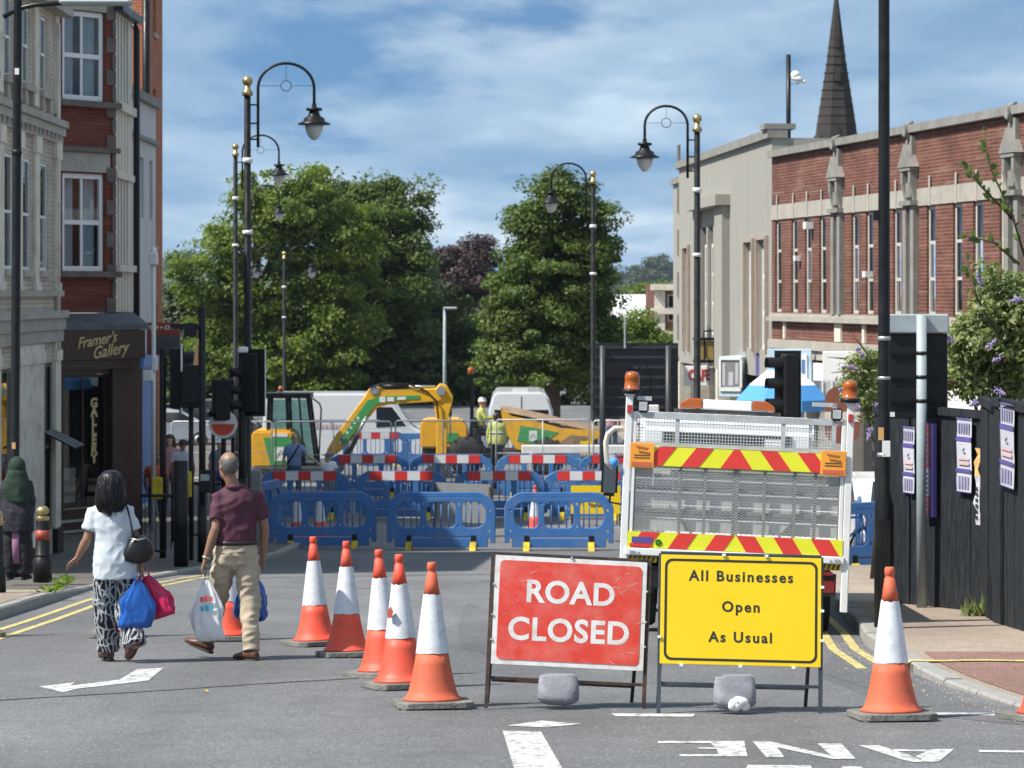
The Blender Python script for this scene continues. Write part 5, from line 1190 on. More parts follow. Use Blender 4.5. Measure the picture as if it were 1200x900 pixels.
# right hand one above the truck
t, k = pole_thing('traffic_signal', 'dark traffic signal seen from behind above the white truck', 'traffic light', 923, 0, 2.6, d=44)
zb = CZ + (HZ - 487) * k - gz(44) - .1
hd = sig_head(t, (0, .0, zb), R(-78), .34, .95, False)
mb = MB(); mb.bx(-.20, .21, .02, .05, zb - .05, zb + 1.0); mb.tube([(-.06, -.02, zb + .1), (-.06, -.03, zb + .95)], .05, 8); mb.tube([(.02, -.03, zb + .3), (-.1, -.06, zb + .45), (.02, -.03, zb + .62)], .015, 6); mb.build('rear_housing', 'black_plastic', t)
G = 'traffic signals at the left crossing'
t, k = pole_thing('traffic_signal', 'traffic signal on the leftmost pole with its edge towards the road', 'traffic light', 191, 640, 3.45, d=47, group=G)
sig_head(t, (.24, 0, 2.45), R(100), .30, 1.0); mb = MB(); mb.bar((0, 0, 3.35), (.24, 0, 3.35), .04); mb.bar((0, 0, 2.5), (.24, 0, 2.5), .04); mb.build('bracket', 'black_paint', t)
mb = MB(); mb.box((-.08, -.06, 1.15), (.17, .2, .36)); mb.build('push_button_box', 'foot_yellow', t, bevel=.02)
t, k = pole_thing('traffic_signal', 'tall bare signal pole with a bracket arm and dark boxes', 'traffic light', 237, 655, 4.05, d=45.5, group=G, rb=(.9, .075))
mb = MB(); mb.bar((0, 0, 3.72), (-.5, 0, 3.74), .09); mb.box((-.18, .02, 3.68), (.2, .25, .22)); mb.build('bracket', 'black_paint', t)
sig_head(t, (-.14, .1, 2.5), R(170), .30, .62, False, False, 'signal_box')
mb = MB(); mb.prism([(-.14, 3.12), (-.06, 3.12), (-.07, 3.52), (-.09, 3.56)], -.02, .01); mb.build('warning_plate', 'poster_orange', t)
mb = MB(); mb.box((.06, -.1, 1.28), (.2, .12, .36)); mb.build('indicator_box', 'black_plastic', t, bevel=.015)
mb = MB(); mb.box((.06, -.163, 1.34), (.14, .008, .1)); mb.build('indicator_window', 'grey_post', t)
t, k = pole_thing('guard_post', 'stout square black post at the edge of the crossing', 'post', 212, 664, 1.6, .11, d=44)
t, k = pole_thing('traffic_signal', 'slim signal pole beside the stout post with a yellow button box', 'traffic light', 224, 655, 3.2, .04, d=46.2, group=G)
mb = MB(); mb.box((-.12, -.06, 1.22), (.27, .16, .42)); mb.build('push_button_box', 'foot_yellow', t, bevel=.02)
sig_head(t, (-.02, .02, 2.45), R(185), .3, .6, False, False, 'signal_box')
t, k = pole_thing('traffic_signal', 'signal with a large black hood over an orange and white disc', 'traffic light', 262, 650, 3.05, .045, d=50, group=G)
sig_head(t, (.0, -.05, 2.3), R(20), .36, .72, False, False); mb = MB(); mb.tube([(-.2, -.1, 2.4), (-.2, -.35, 2.42), (-.15, -.4, 2.5)], .04, 8); mb.build('cable', 'black_paint', t)
mb = MB(); mb.lathe([(.25, 0), (.25, .02)], (0, 0, 0), 24, axis=Matrix.Rotation(R(90), 3, 'X')); mb.build('disc_rim', 'white_plain', t, (0, -.09, 2.24))
mb = MB(); mb.prism([(.2 * math.cos(a), .2 * math.sin(a)) for a in np.linspace(-PI, 0, 14)], -.006, 0); mb.build('disc_face', 'cone_orange', t, (0, -.112, 2.24))
t, k = pole_thing('traffic_signal', 'signal seen from behind on the thick pole right of the man', 'traffic light', 284, 652, 3.4, .07, d=48.5, group=G, rb=(1.3, .09))
sig_head(t, (.14, .02, 2.42), R(165), .30, 1.0); mb = MB()
for z in (2.55, 2.8, 3.1): mb.tube([(.0, -.1, z), (-.1, -.12, z), (-.2, -.14, z)], .075, 10)
mb.tube([(.06, -.2, 3.3), (.2, -.22, 3.05), (.06, -.2, 2.9)], .012, 6); mb.build('hood', 'black_plastic', t)
mb = MB(); mb.box((.02, -.06, 3.48), (.16, .12, .1)); mb.build('detector', 'white_plain', t, bevel=.02)
t, k = pole_thing('thin_pole', 'thin dark pole carrying a small yellow tag behind the disc signal', 'pole', 250, 645, 2.5, .035, d=52)
mb = MB(); mb.box((.02, -.045, 2.25), (.08, .01, .2)); mb.build('tag', 'foot_yellow', t)
t, k = pole_thing('grey_cabinet', 'pale grey roadside cabinet behind the signals', 'cabinet', 300, 650, .3, .03, d=53)
mb = MB(); mb.bx(-.10, .10, -.1, .1, .02, 1.4); mb.build('cabinet', 'bed_grey_dark', t, bevel=.02)
# guard rail
t = thing('guard_railing', 'black pedestrian guard railing on the left pavement', 'railing', (gx(165, 46.5), 46.5, gz(46.5) + .08)); k = 46.5 / F
mb = MB(); mb.tube([(0, 0, 1.05), (28 * k * 1.0, 0, 1.05)], .025, 8); mb.tube([(0, 0, .15), (28 * k, 0, .15)], .02, 8); mb.tube([(0, 0, 0), (0, 0, 1.05)], .03, 8); mb.tube([(44 * k, 0, 0), (44 * k, 0, 1.05)], .03, 8); mb.tube([(28 * k, 0, 1.05), (44 * k, 0, 1.05)], .025, 8); mb.build('rail', 'black_paint', t)
for i in range(7):
    mb = MB(); mb.cyl((.07 + i * .085, 0, .16), (.07 + i * .085, 0, 1.03), .008, n=6); mb.build('bar', 'black_paint', t)
t = thing('guard_railing', 'second black guard railing behind the signal poles and the man', 'railing', (gx(203, 54), 54, gz(54) + .1)); k = 54 / F; w_ = 72 * k
mb = MB(); mb.tube([(0, 0, 1.12), (w_, 0, 1.12)], .028, 8); mb.tube([(0, 0, .15), (w_, 0, .15)], .02, 8)
for x in (0, w_ / 2, w_): mb.tube([(x, 0, 0), (x, 0, 1.12)], .03, 8)
mb.build('rail', 'black_paint', t)
for i in range(14):
    if i != 6: mb = MB(); mb.cyl((.05 + i * .083, 0, .16), (.05 + i * .083, 0, 1.1), .009, n=6); mb.build('bar', 'black_paint', t)
t, k = pole_thing('thin_pole', 'thin dark pole with a small grey box just right of the disc signal', 'pole', 273, 648, 2.7, .035, d=51)
mb = MB(); mb.box((-.02, -.06, 2.1), (.13, .1, .2)); mb.build('junction_box', 'bed_grey_dark', t, bevel=.01)
mb = MB(); mb.tube([(.0, -.04, 2.2), (.12, -.06, 2.35), (.18, -.05, 2.6)], .015, 6); mb.build('cable', 'black_plastic', t)
# white camera pole
d = 58; b = W(180, 296, d); g = gz(d) + .1; t = thing('white_camera_pole', 'slim white pole with a white box on top by the blue door', 'pole', (b.x, d, g)); hh = b.z - g
mb = MB(); mb.tube([(0, 0, 0), (0, 0, hh)], .045, 10); mb.build('pole', 'white_paint', t); mb = MB(); mb.box((0, 0, hh - .12), (.17, .17, .26)); mb.ell((0, 0, hh + .03), (.07, .07, .08)); mb.build('camera_box', 'white_plain', t, bevel=.02)
mb = MB(); mb.box((-.1, -.1, hh - 2.5), (.2, .2, .22)); mb.box((.03, -.08, hh - 2.25), (.12, .12, .3)); mb.build('junction_box', 'white_plain', t, bevel=.02)
# projecting red shop sign
t, k = boxthing('red_shop_sign', 'red and grey projecting shop sign past the blue door', 'shop sign', 172, 211, 378, 416, 63, .12, 'red_sign')
mb = MB(); mb.bx(-.29, .35, -.02, -.003, .04, .44); mb.build('panel', 'lead', t)
link('lettering', text_mesh('FISH + CHIPS', .12, .004, .004), 'awning_white', t, (0, -.012, .60))
# ---------------------------------------------------------------- cones
def make_cone(label, px, py, body='cone_orange', rz=.5, rot=None, h=1.0, tilt=(0, 0)):
    x, d = gp(px, py); d += .0
    t = thing('traffic_cone', label, 'traffic cone', (x, d + .22, gz(d + .22)), 0, 'traffic cones closing the road', rot=(tilt[0] + math.atan(-SLOPE) if d < 50 else 0, tilt[1], rz))
    mb = MB(); a, c = .26, .06; oc = [(-a + c, -a), (a - c, -a), (a, -a + c), (a, a - c), (a - c, a), (-a + c, a), (-a, a - c), (-a, -a + c)]
    mb.prism(oc, .008, .05, 'xy')
    for sx in (-1, 1):
        for sy in (-1, 1): mb.bx(sx * .2 - .04, sx * .2 + .04, sy * .2 - .04, sy * .2 + .04, 0, .0079)
    mb.build('base', 'cone_base', t, bevel=.006)
    s = h
    mb = MB(); r_ = lambda z: float(np.interp(z, (.05, .08, .15, .25, .377, .775, .93), (.187, .178, .157, .134, .112, .057, .033)))
    mb.lathe([(.205, .05), (.205, .066), (.185, .075)] + [(r_(z), z) for z in (.12, .2, .3, .376)] + [(r_(.3761) - .004, .3765), (r_(.775) - .004, .7745)] + [(r_(.775), .775), (r_(.85), .85), (r_(.92), .925), (.0325, .926), (.029, .93), (.029, .944), (.033, .948), (.033, .985), (.027, 1.0), (.018, 1.0), (.016, .98), (0, .98)], (0, 0, 0), 28)
    rs = random.Random(px * 7 + py); 
    mb.v = [(v[0] * (1 + .02 * noise.noise(Vector((v[0] * 6, v[2] * 5, px)))), v[1] * (1 + .02 * noise.noise(Vector((v[1] * 6, v[2] * 5, px)))), v[2]) for v in mb.v]
    mb.build('cone_body', body, t)
    mb = MB(); vs = []; n = 32; zs = [.372, .44, .52, .6, .68, .778]
    for i, z in enumerate(zs):
        for j in range(n):
            q = 2 * PI * j / n; zz_ = z + (.012 * noise.noise(Vector((math.cos(q) * 3, math.sin(q) * 3, px * .37 + i))) if i in (0, 5) else 0)
            rr = r_(z) + .0035; vs.append((rr * math.cos(q), rr * math.sin(q), zz_))
    mb.add(vs, [(i * n + j, i * n + (j + 1) % n, (i + 1) * n + (j + 1) % n, (i + 1) * n + j) for i in range(len(zs) - 1) for j in range(n)], sm=True)
    mb.build('reflective_sleeve', 'cone_white', t); return t
c_ = make_cone
c_('bright orange cone standing farthest up the row, next to the man', 368, 758)
c_('orange cone with a torn sleeve edge, second in the row from the man', 405, 771, rz=.2)
c_('orange cone third in the row, its sleeve printed with small letters', 448, 795, rz=.8)
t = c_('orange cone with a red and grey sticker on its white sleeve', 469, 809, rz=.35)
mb = MB(); mb.prism([(-.03, 0), (0, .035), (.03, 0), (.02, -.05), (-.02, -.05)], -.004, 0); mb.build('sticker', 'red_sign', t, (-.10, -.078, .58), (R(-8), 0, R(-50) - .35 + .1))
c_('faded brick orange cone touching the red road closed sign', 506, 832, 'cone_faded', .15)
c_('cone half hidden behind the white carrier bag', 264, 752, rz=.1)
c_('cone almost wholly hidden behind the woman in patterned trousers', 133, 748, rz=.1)
c_('cone at the left edge with only its base on the yellow lines', -33, 748, rz=.3)
c_('faded orange cone on the right, alone between sign and pavement', 1050, 846, 'cone_faded', .1)
c_('bright cone cut off by the right edge of the street', 1236, 847, rz=.4)
c_('cone behind the front blue barriers, left one of a pair', 347, 634, rz=.5)
c_('cone behind the front blue barriers, right one of a pair', 374, 634, rz=.9)
c_('cone inside the works seen through the third blue barrier', 627, 627, rz=.9)
c_('cone by the black post behind the man', 306, 634, rz=.7)

# ---------------------------------------------------------------- the two signs in front
def frame_sign(label, px0, px1, pyb, name, roll, yaw, wd, hgt, zb, frame_m):
    x, d = gp((px0 + px1) / 2, pyb); t = thing(name, label, 'road sign', (x, d, gz(d)), 0, None, rot=(0, roll, yaw))
    tl = R(-9); T = Matrix.Rotation(tl, 4, 'X')                       # leans back
    mb = MB(); a = wd / 2 + .012
    for sx in (-1, 1):
        mb.bar(T @ Vector((sx * a, 0, -.02)), T @ Vector((sx * a, 0, zb + hgt + .01)), .026, .03)
        mb.bar((sx * (a - .035), .52, -.05), T @ Vector((sx * (a - .035), .02, zb + hgt)), .024, .026)
    mb.bar(T @ Vector((-a, 0.01, .19)), T @ Vector((a, 0.01, .19)), .02); mb.bar(T @ Vector((-a, 0, zb + hgt + .012)), T @ Vector((a, 0, zb + hgt + .012)), .022); mb.bar((-a + .05, .43, .12), (a - .05, .43, .12), .02)
    mb.build('frame', frame_m, t)
    return t, T, d
t, T, d = frame_sign('worn red road closed sign on a rusty folding frame', 566, 758, 831, 'road_closed_sign', R(3.2), R(3), 1.06, .745, .285, 'rusty_frame')
def onp(t, me, m, T, x, y, z, name): me.transform(T @ Matrix.Translation((x, y, z))); return link(name, me, m, t)
def bent(me, amp, sd):                                      # a used plate is never quite flat
    for v in me.vertices: v.co.y += amp * noise.noise(Vector((v.co.x * 2.2, v.co.z * 2.5, sd)))
    return me
def plate_mesh(x0, x1, z0, z1, y0, y1, n=18, m=14):
    mb = MB(); vs = [(x0 + (x1 - x0) * i / n, y0, z0 + (z1 - z0) * j / m) for i in range(n + 1) for j in range(m + 1)]
    mb.add(vs, [(i * (m + 1) + j, (i + 1) * (m + 1) + j, (i + 1) * (m + 1) + j + 1, i * (m + 1) + j + 1) for i in range(n) for j in range(m)], sm=True)
    me = mb.mesh('plate'); return me
mb = MB(); mb.bx(-.525, .525, -.004, .004, .285, 1.03); onp(t, mb.mesh('plate'), 'sign_white', T, 0, -.022, 0, 'plate')
lp = rrect(-.492, .492, .318, .998, .035); onp(t, flat_mesh([lp], .0012), 'sign_red', T, 0, -.0283, 0, 'red_field')
me = text_mesh('ROAD', .212, .0003, .006, 0, 1.06); onp(t, me, 'sign_white', T, .0, -.0302, .785, 'lettering')
me = text_mesh('CLOSED', .216, .0003, .006, 0, 1.07); onp(t, me, 'sign_white', T, -.0, -.0302, .525, 'lettering')
mb = MB()
for q in range(16):
    x = rnd.choice((-1, 1)) * rnd.uniform(.28, .48); z = rnd.uniform(.34, .97); a = rnd.uniform(-1, 1); l = rnd.uniform(.015, .09)
    mb.bar((x, 0, z), (x + l * math.cos(a), 0, z + l * math.sin(a)), .0035, .001, up=(0, 1, 0))
onp(t, mb.mesh('s'), 'scuff', T, 0, -.0302, 0, 'scuff_mark')
mb = MB()
for z in (.45, .62, .83):
    mb.box((-.531, -.03, z), (.012, .012, .012)); mb.box((.531, -.03, z), (.012, .012, .012))
mb.box((.0, -.03, 1.037), (.014, .014, .014)); mb.v = [tuple(T @ Vector(q)) for q in mb.v]; mb.build('clip', 'galv', t)
t2, T2_, d2 = frame_sign('yellow all businesses open as usual sign on a folding frame', 772, 961, 836, 'businesses_open_sign', R(1.6), R(1.5), 1.07, .735, .32, 'dark_frame')
mb = MB(); mb.bx(-.545, .545, -.004, .004, .32, 1.055); onp(t2, mb.mesh('plate', .002), 'sign_yellow', T2_, 0, -.022, 0, 'plate')
me = flat_mesh([rrect(-.520, .520, .345, 1.03, .05), rrect(-.503, .503, .362, 1.013, .04)], .0004); onp(t2, me, 'sign_black', T2_, 0, -.0268, 0, 'border_line')
for s, z, sz in (('All Businesses', .915, .098), ('Open', .71, .098), ('As Usual', .505, .098)):
    onp(t2, text_mesh(s, sz, .0004, .0028, 0, 1.24), 'sign_black', T2_, .0, -.0268, z, 'lettering')
mb = MB()
for x, z in ((-.552, .5), (.552, .5), (.552, .86), (-.12, 1.062), (.17, 1.062), (-.4, .315), (.0, .315), (.36, .315), (.552, .7)): mb.box((x, -.032, z), (.022, .016, .018))
mb.v = [tuple(T2_ @ Vector(q)) for q in mb.v]; mb.build('clip', 'white_plain', t2)
def sandbag(label, px, py, wd, ht, dt, tied):
    x, _ = gp(px, py); d = dt; s = thing('sandbag', label, 'sandbag', (x, d, gz(d) + .03)); mb = MB()
    vs = []; n, m = 26, 20
    for i in range(n):
        for j in range(m + 1):
            a = 2 * PI * i / n; z = ht * j / m; b = (math.sin(PI * min(1, (1 - j / m) * .86 + .14)) ** .5)
            sq = wd / 2 * (.84 + .16 * math.sin(PI * min(1, (1 - j / m) * .62 + .12))) * (.90 if j == 0 else 1)
            vs.append((sq * math.copysign(abs(math.cos(a)) ** .5, math.cos(a)), (.018 + .08 * b * (1 - j / m)) * math.sin(a) + .004 * math.sin(j * .5 + i * .8), z + (.018 * math.cos(a) ** 2 if j < 4 else 0) - (.012 * math.sin(a * 2 + 1) if j > m - 3 else 0)))
    mb.add(vs, [(i * (m + 1) + j, ((i + 1) % n) * (m + 1) + j, ((i + 1) % n) * (m + 1) + j + 1, i * (m + 1) + j + 1) for i in range(n) for j in range(m)], sm=True)
    mb.add([vs[i * (m + 1)] for i in range(n)], [tuple(range(n))]); mb.add([vs[i * (m + 1) + m] for i in range(n)], [tuple(range(n))])
    mb.v = [(v[0], v[1] + .010 * noise.noise(Vector((v[0] * 7, v[2] * 5, px))), v[2] + .006 * noise.noise(Vector((v[0] * 12, 3, px)))) for v in mb.v]
    mb.build('sack', 'sandbag', s)
    if tied:
        m2 = MB()
        for q in range(7): a = rnd.uniform(-1, 1); m2.ell((.03 + .05 * a, -.07 - .015 * rnd.random(), .035 + .03 * rnd.random()), (.045, .02, .035), 8, 5, rot=Euler((0, a * 1.3, 0)).to_matrix())
        m2.build('white_tie', 'white_plain', s)
sandbag('grey sandbag draped over the frame bar under the red sign', 654, 829, .285, .205, d - .005, False)
sandbag('crumpled grey sandbag with white plastic ends under the yellow sign', 858, 833, .29, .225, d2 - .02, True)

# ---------------------------------------------------------------- blue plastic barriers
def barrier_panel():
    outer = [(-1.0, .08), (-.93, .08), (-.93, .16), (-.86, .16), (-.86, .0), (.86, .0), (.86, .16), (.93, .16), (.93, .08), (1.0, .08)]
    outer += [(1.0, .72), (.97, .83), (.90, .90), (.80, .96), (.72, 1.0), (-.72, 1.0), (-.80, .96), (-.90, .90), (-.97, .83), (-1.0, .72)]
    loops = [outer]
    def opening(x0, x1, rl, rr_):
        z0, z1 = .34, .84; o = []
        o += [(x1 - rr_ + rr_ * math.cos(R(a)), z1 - rr_ + rr_ * math.sin(R(a))) for a in (0, 22, 45, 67, 90)]
        o += [(x0 + rl + rl * math.cos(R(a)), z1 - rl + rl * math.sin(R(a))) for a in (90, 112, 135, 157, 180)]
        o += [(x0 + rl + rl * math.cos(R(a)), z0 + rl + rl * math.sin(R(a))) for a in (180, 202, 225, 247, 270)]
        o += [(x1 - rr_ + rr_ * math.cos(R(a)), z0 + rr_ + rr_ * math.sin(R(a))) for a in (270, 292, 315, 337, 360)]
        return o
    loops += [opening(-.84, -.38, .20, .10), opening(-.28, .28, .12, .12), opening(.38, .84, .10, .20)]
    loops += [circ(x, z, .03, 10) for x, z in ((-.33, .80), (.33, .80), (-.33, .38), (.33, .38), (-.90, .68), (.90, .68), (-.90, .3), (.90, .3))]
    loops += [rrect(-.55, .55, .15, .19, .018, 3), rrect(-.6, .6, .905, .925, .009, 2)]
    return flat_mesh(loops, .022, .010)
bpanel = barrier_panel(); bpanel.materials.append(M['barrier_blue'])
mb = MB()
mb.cyl((0, 0, .33), (0, 0, .85), .013, n=8)
bbars = mb.mesh('bar'); bbars.materials.append(M['barrier_blue'])
mb = MB(); mb.bx(-.74, .74, -.012, .012, .1, .14); mb.box((-.975, 0, .5), (.08, .05, .5)); mb.box((.975, 0, .5), (.08, .05, .5)); brib = mb.mesh('end_hinge', .008); brib.materials.append(M['barrier_blue'])
mb = MB(); mb.prism([(-.34, 0), (.34, 0), (.24, .05), (.06, .16), (-.06, .16), (-.24, .05)], -.06, .06, 'yz'); bfoot = mb.mesh('foot', .008); bfoot.materials.append(M['foot_yellow'])
mb = MB(); mb.bx(-.045, .045, -.045, .045, .15, .28); bfoot2 = mb.mesh('foot_socket', .005); bfoot2.materials.append(M['black_plastic'])
bstripe = []
for i in range(5):
    mb = MB(); mb.bx(-.70 + i * .28 + .001, -.70 + (i + 1) * .28 - .001, -.036, -.0325, .80, 1.0); me = mb.mesh('stripe'); me.materials.append(M['refl_red' if i % 2 == 0 else 'refl_white']); bstripe.append(me)
mb = MB(); mb.bx(-.72, .72, -.032, .03, .79, 1.01); bboard = mb.mesh('board', .006); bboard.materials.append(M['barrier_blue'])
def barrier(label, px, d, rz=0.0, stripes=False, feet=True, group='blue plastic barriers round the roadworks', wob=True):
    g = gz(d); t = thing('plastic_barrier', label, 'barrier', (gx(px, d), d, g + (.07 if feet else .0)), rz + (rnd.uniform(-.03, .03) if wob else 0), group)
    def pt(n, me, par=None, loc=(0, 0, 0)):
        o = bpy.data.objects.new(n, me); C.objects.link(o); o.parent = par or t; o.location = loc; return o
    p = pt('panel', bpanel); pt('end_hinge', brib)
    for x in (-.70, -.56, -.46, -.14, 0, .14, .46, .56, .70): pt('vertical_bar', bbars, p, (x, 0, 0))
    if feet:
        for x in (-.6, .6): f = pt('foot', bfoot, None, (x, 0, -.07)); pt('foot_socket', bfoot2, f)
    if stripes:
        b = pt('reflective_board', bboard)
        for me in bstripe: pt('stripe', me, b)
    return t
barrier('unstriped blue barrier at the left end of the front row, in shade', 378, 53.6, .02)
barrier('unstriped blue barrier in the middle of the front row', 517, 53.2, -.02)
barrier('unstriped blue barrier at the right end of the front row, by the truck mirror', 655, 53.0, -.04)
for lab, px in (('striped blue barrier at the shaded left end of the second row', 357), ('striped blue barrier behind the gap of the two front left barriers', 470), ('striped blue barrier in the second row behind the grey board', 585), ('striped blue barrier in the second row behind the yellow sign', 690)):
    barrier(lab, px, 63.5, rnd.uniform(-.04, .04), True)
for lab, px in (('striped blue barrier in the third row below the digger boom', 431), ('striped blue barrier in the third row before the dumper wheel', 529), ('striped blue barrier in the third row under the dumper skip', 630), ('striped blue barrier in the third row, mostly behind the truck', 727)):
    barrier(lab, px, 70, rnd.uniform(-.04, .04), True)
barrier('striped blue barrier running back along the works at the left corner', 312, 59, R(75), False)
barrier('dark blue barrier behind the digger arm', 440, 88, .1, True); barrier('plain blue barrier far back beside the digger arm', 492, 89, -.05); barrier('blue barrier far back under the dumper chassis', 590, 86, .1); barrier('blue barrier far back below the dumper skip lip', 660, 87, -.1)
barrier('blue barrier beside the parked white car behind the tall pole', 1042, 43.5, R(20)); barrier('blue barrier edge-on between the truck and the bicycle', 1006, 46, R(80))
# ---------------------------------------------------------------- the white tail-lift truck
TD = 27.7
tk = thing('tail_lift_truck', 'white flatbed truck with chevron tail boards and amber beacons parked at the kerb', 'truck', (gx(857, TD), TD, gz(TD) + .02), 0, None, rot=(-math.atan(SLOPE), R(2.3), -R(2.8)))
mb = MB()
for sx in (-1, 1): mb.bx(sx * .42 - .05, sx * .42 + .05, .15, 5.9, .55, .74)
for y in (.4, 1.6, 2.9, 4.2): mb.bx(-.37, .37, y - .04, y + .04, .57, .72)
mb.bx(-.9, .9, .1, .2, .42, .58); mb.bx(-1.0, 1.0, .12, 3.9, .745, .84); mb.build('chassis', 'chassis', tk)
mb = MB(); mb.bx(-1.06, 1.06, .06, 4.0, .845, .93); mb.bx(-1.06, -1.01, .06, 4.0, .93, 1.34); mb.bx(1.01, 1.06, .06, 4.0, .93, 1.34); mb.bx(-1.06, 1.06, 3.96, 4.02, .93, 1.72); mb.build('flatbed', 'bed_grey', tk)
for sx in (-1, 1):
    mb = MB(); mb.bx(sx * 1.075 - .035, sx * 1.075 + .035, -.02, .06, .26 if sx > 0 else .62, 2.27); mb.bx(sx * 1.015 - .02, sx * 1.015 + .02, -.01, .05, .72, 2.12)
    mb.bx(sx * 1.075 - .05, sx * 1.075 + .05, -.03, .07, 2.27, 2.29); mb.build('rear_post', 'white_paint', tk, bevel=.006)
    mb = MB(); mb.box((sx * 1.072, -.032, 2.14), (.045, .02, .075)); mb.build('marker_lamp', 'tail_red', tk)
    mb = MB(); mb.box((sx * .94, .0, 2.17), (.11, .06, .12)); wl = mb.build('work_lamp', 'black_plastic', tk, bevel=.02)
    mb = MB(); mb.box((sx * .94, -.033, 2.17), (.08, .008, .085)); mb.build('lens', 'galv', wl, bevel=.003)
    mb = MB(); mb.lathe([(.085, 2.295), (.085, 2.33), (.074, 2.335), (.07, 2.43), (.074, 2.435), (.07, 2.47), (.055, 2.50), (.0, 2.51)], (sx * 1.06, .02, 0), 16); mb.build('beacon', 'amber', tk)
    mb = MB(); mb.lathe([(.09, 2.291), (.09, 2.332), (.08, 2.332)], (sx * 1.06, .02, 0), 16); mb.build('beacon_base', 'black_plastic', tk)
mb = MB(); mb.bx(-1.035, .98, .0, .045, 2.06, 2.12); mb.bx(-1.035, 1.035, -.005, .045, 1.79, 1.83)
for x in (-.60, .43): mb.bx(x - .022, x + .022, .01, .04, 1.83, 2.06)
mb.bx(.9, .94, 0, .04, 1.83, 2.28); mb.bx(.70, .94, 0, .04, 2.24, 2.28); mb.bx(-1.0, -.86, 0, .04, 2.23, 2.27); mb.build('rear_frame', 'galv', tk)
mb = MB()
x = -1.0
while x < .92: mb.bx(x - .0028, x + .0028, .02, .026, 1.83, 2.06); x += .03
z = 1.845
while z < 2.06: mb.bx(-1.0, .92, .017, .0195, z - .0028, z + .0028); z += .03
mb.build('upper_mesh', 'bed_grey', tk, kind='stuff')
# tail lift platform: frame, ribs, expanded mesh, backing boards
mb = MB()
for x in (-1.0, -.55, -.31, -.01, .27, .56, .76, 1.0): mb.bx(x - (.016 if x not in (-.01,) else .03), x + (.016 if x not in (-.01,) else .03), .005, .045, .80, 1.62)
for z in (1.38, 1.17): mb.bx(-.99, .99, .047, .07, z - .018, z + .018)
mb.bar((-.65, .06, 1.22), (-.42, .06, .95), .03, .02); mb.bar((.65, .06, 1.22), (.42, .06, .95), .03, .02); mb.build('lift_rib', 'chassis_grey', tk)
mb = MB()
for i in range(5): mb.bx(-.99, .99, .082, .10, .97 + i * .128, .97 + i * .128 + .12)
mb.build('lift_board', 'bed_grey', tk)
mb = MB(); cw, chh = .052, .026; r = 0; z = .965
while z < 1.60:
    x = -.985 + (cw / 2 if r % 2 else 0)
    while x < .985:
        for sg in (-1, 1): mb.add([(x, -.006, z + sg * .0), (x + cw / 2, -.006, z + sg * chh / 2 - .0022), (x + cw / 2, -.006, z + sg * chh / 2 + .0022), (x, -.006, z + .0042 * sg)], [(0, 1, 2, 3)]); mb.add([(x + cw / 2, -.006, z + sg * chh / 2 - .0022), (x + cw, -.006, z), (x + cw, -.006, z + .0042 * sg), (x + cw / 2, -.006, z + sg * chh / 2 + .0022)], [(0, 1, 2, 3)])
        x += cw
    z += chh / 2 * 2; r += 0
mb.build('expanded_mesh', 'bed_grey', tk, kind='stuff')
def chevron(x0, x1, z0, z1, y, kk, inv, phase=0.0):
    mb = MB(); mb.bx(x0, x1, y + .004, y + .02, z0, z1); b = mb.build('chevron_board', 'refl_yellow', tk)
    h = z1 - z0; w_ = .205; sl_ = .17 * (1 if inv else 1)
    cx = (x0 + x1) / 2 + phase; n = 0
    def clip(poly):
        def cut(P, a, ge):
            o = []
            for (p, q) in zip(P, P[1:] + P[:1]):
                ip, iq = (p[0] >= a) == ge, (q[0] >= a) == ge
                if ip: o.append(p)
                if ip != iq: t_ = (a - p[0]) / (q[0] - p[0]); o.append((a, p[1] + (q[1] - p[1]) * t_))
            return o
        P = cut(poly, x0, True); return cut(P, x1, False) if P else P
    polys = []
    if not inv: polys.append([(cx - .155, z0), (cx + .155, z0), (cx + .03, z1), (cx - .03, z1)])
    for k_ in range(8):
        a = (.205 + .36 * k_ + .13) if not inv else (.02 + .36 * k_)
        for sg in (-1, 1):
            if not inv: P = [(cx + sg * (a + .03), z0), (cx + sg * (a + .20), z0), (cx + sg * (a + .06), z1), (cx + sg * (a - .11), z1)]
            else: P = [(cx + sg * (a + .09), z0), (cx + sg * (a + .27), z0), (cx + sg * (a + .17), z1), (cx + sg * (a - .01), z1)]
            P = clip(P)
            if len(P) >= 3: polys.append(P)
    for P in polys: m = MB(); m.prism(P, y, y + .0035); m.build('red_stripe', 'refl_red', b)
chevron(-.83, .80, 1.60, 1.785, -.03, 1, False, -.0)
chevron(-1.04, 1.04, .80, .955, -.03, 1, True, -.0)
mb = MB(); mb.bx(-1.06, 1.06, -.045, .05, .725, .795); mb.build('lift_edge', 'white_paint', tk, bevel=.008)
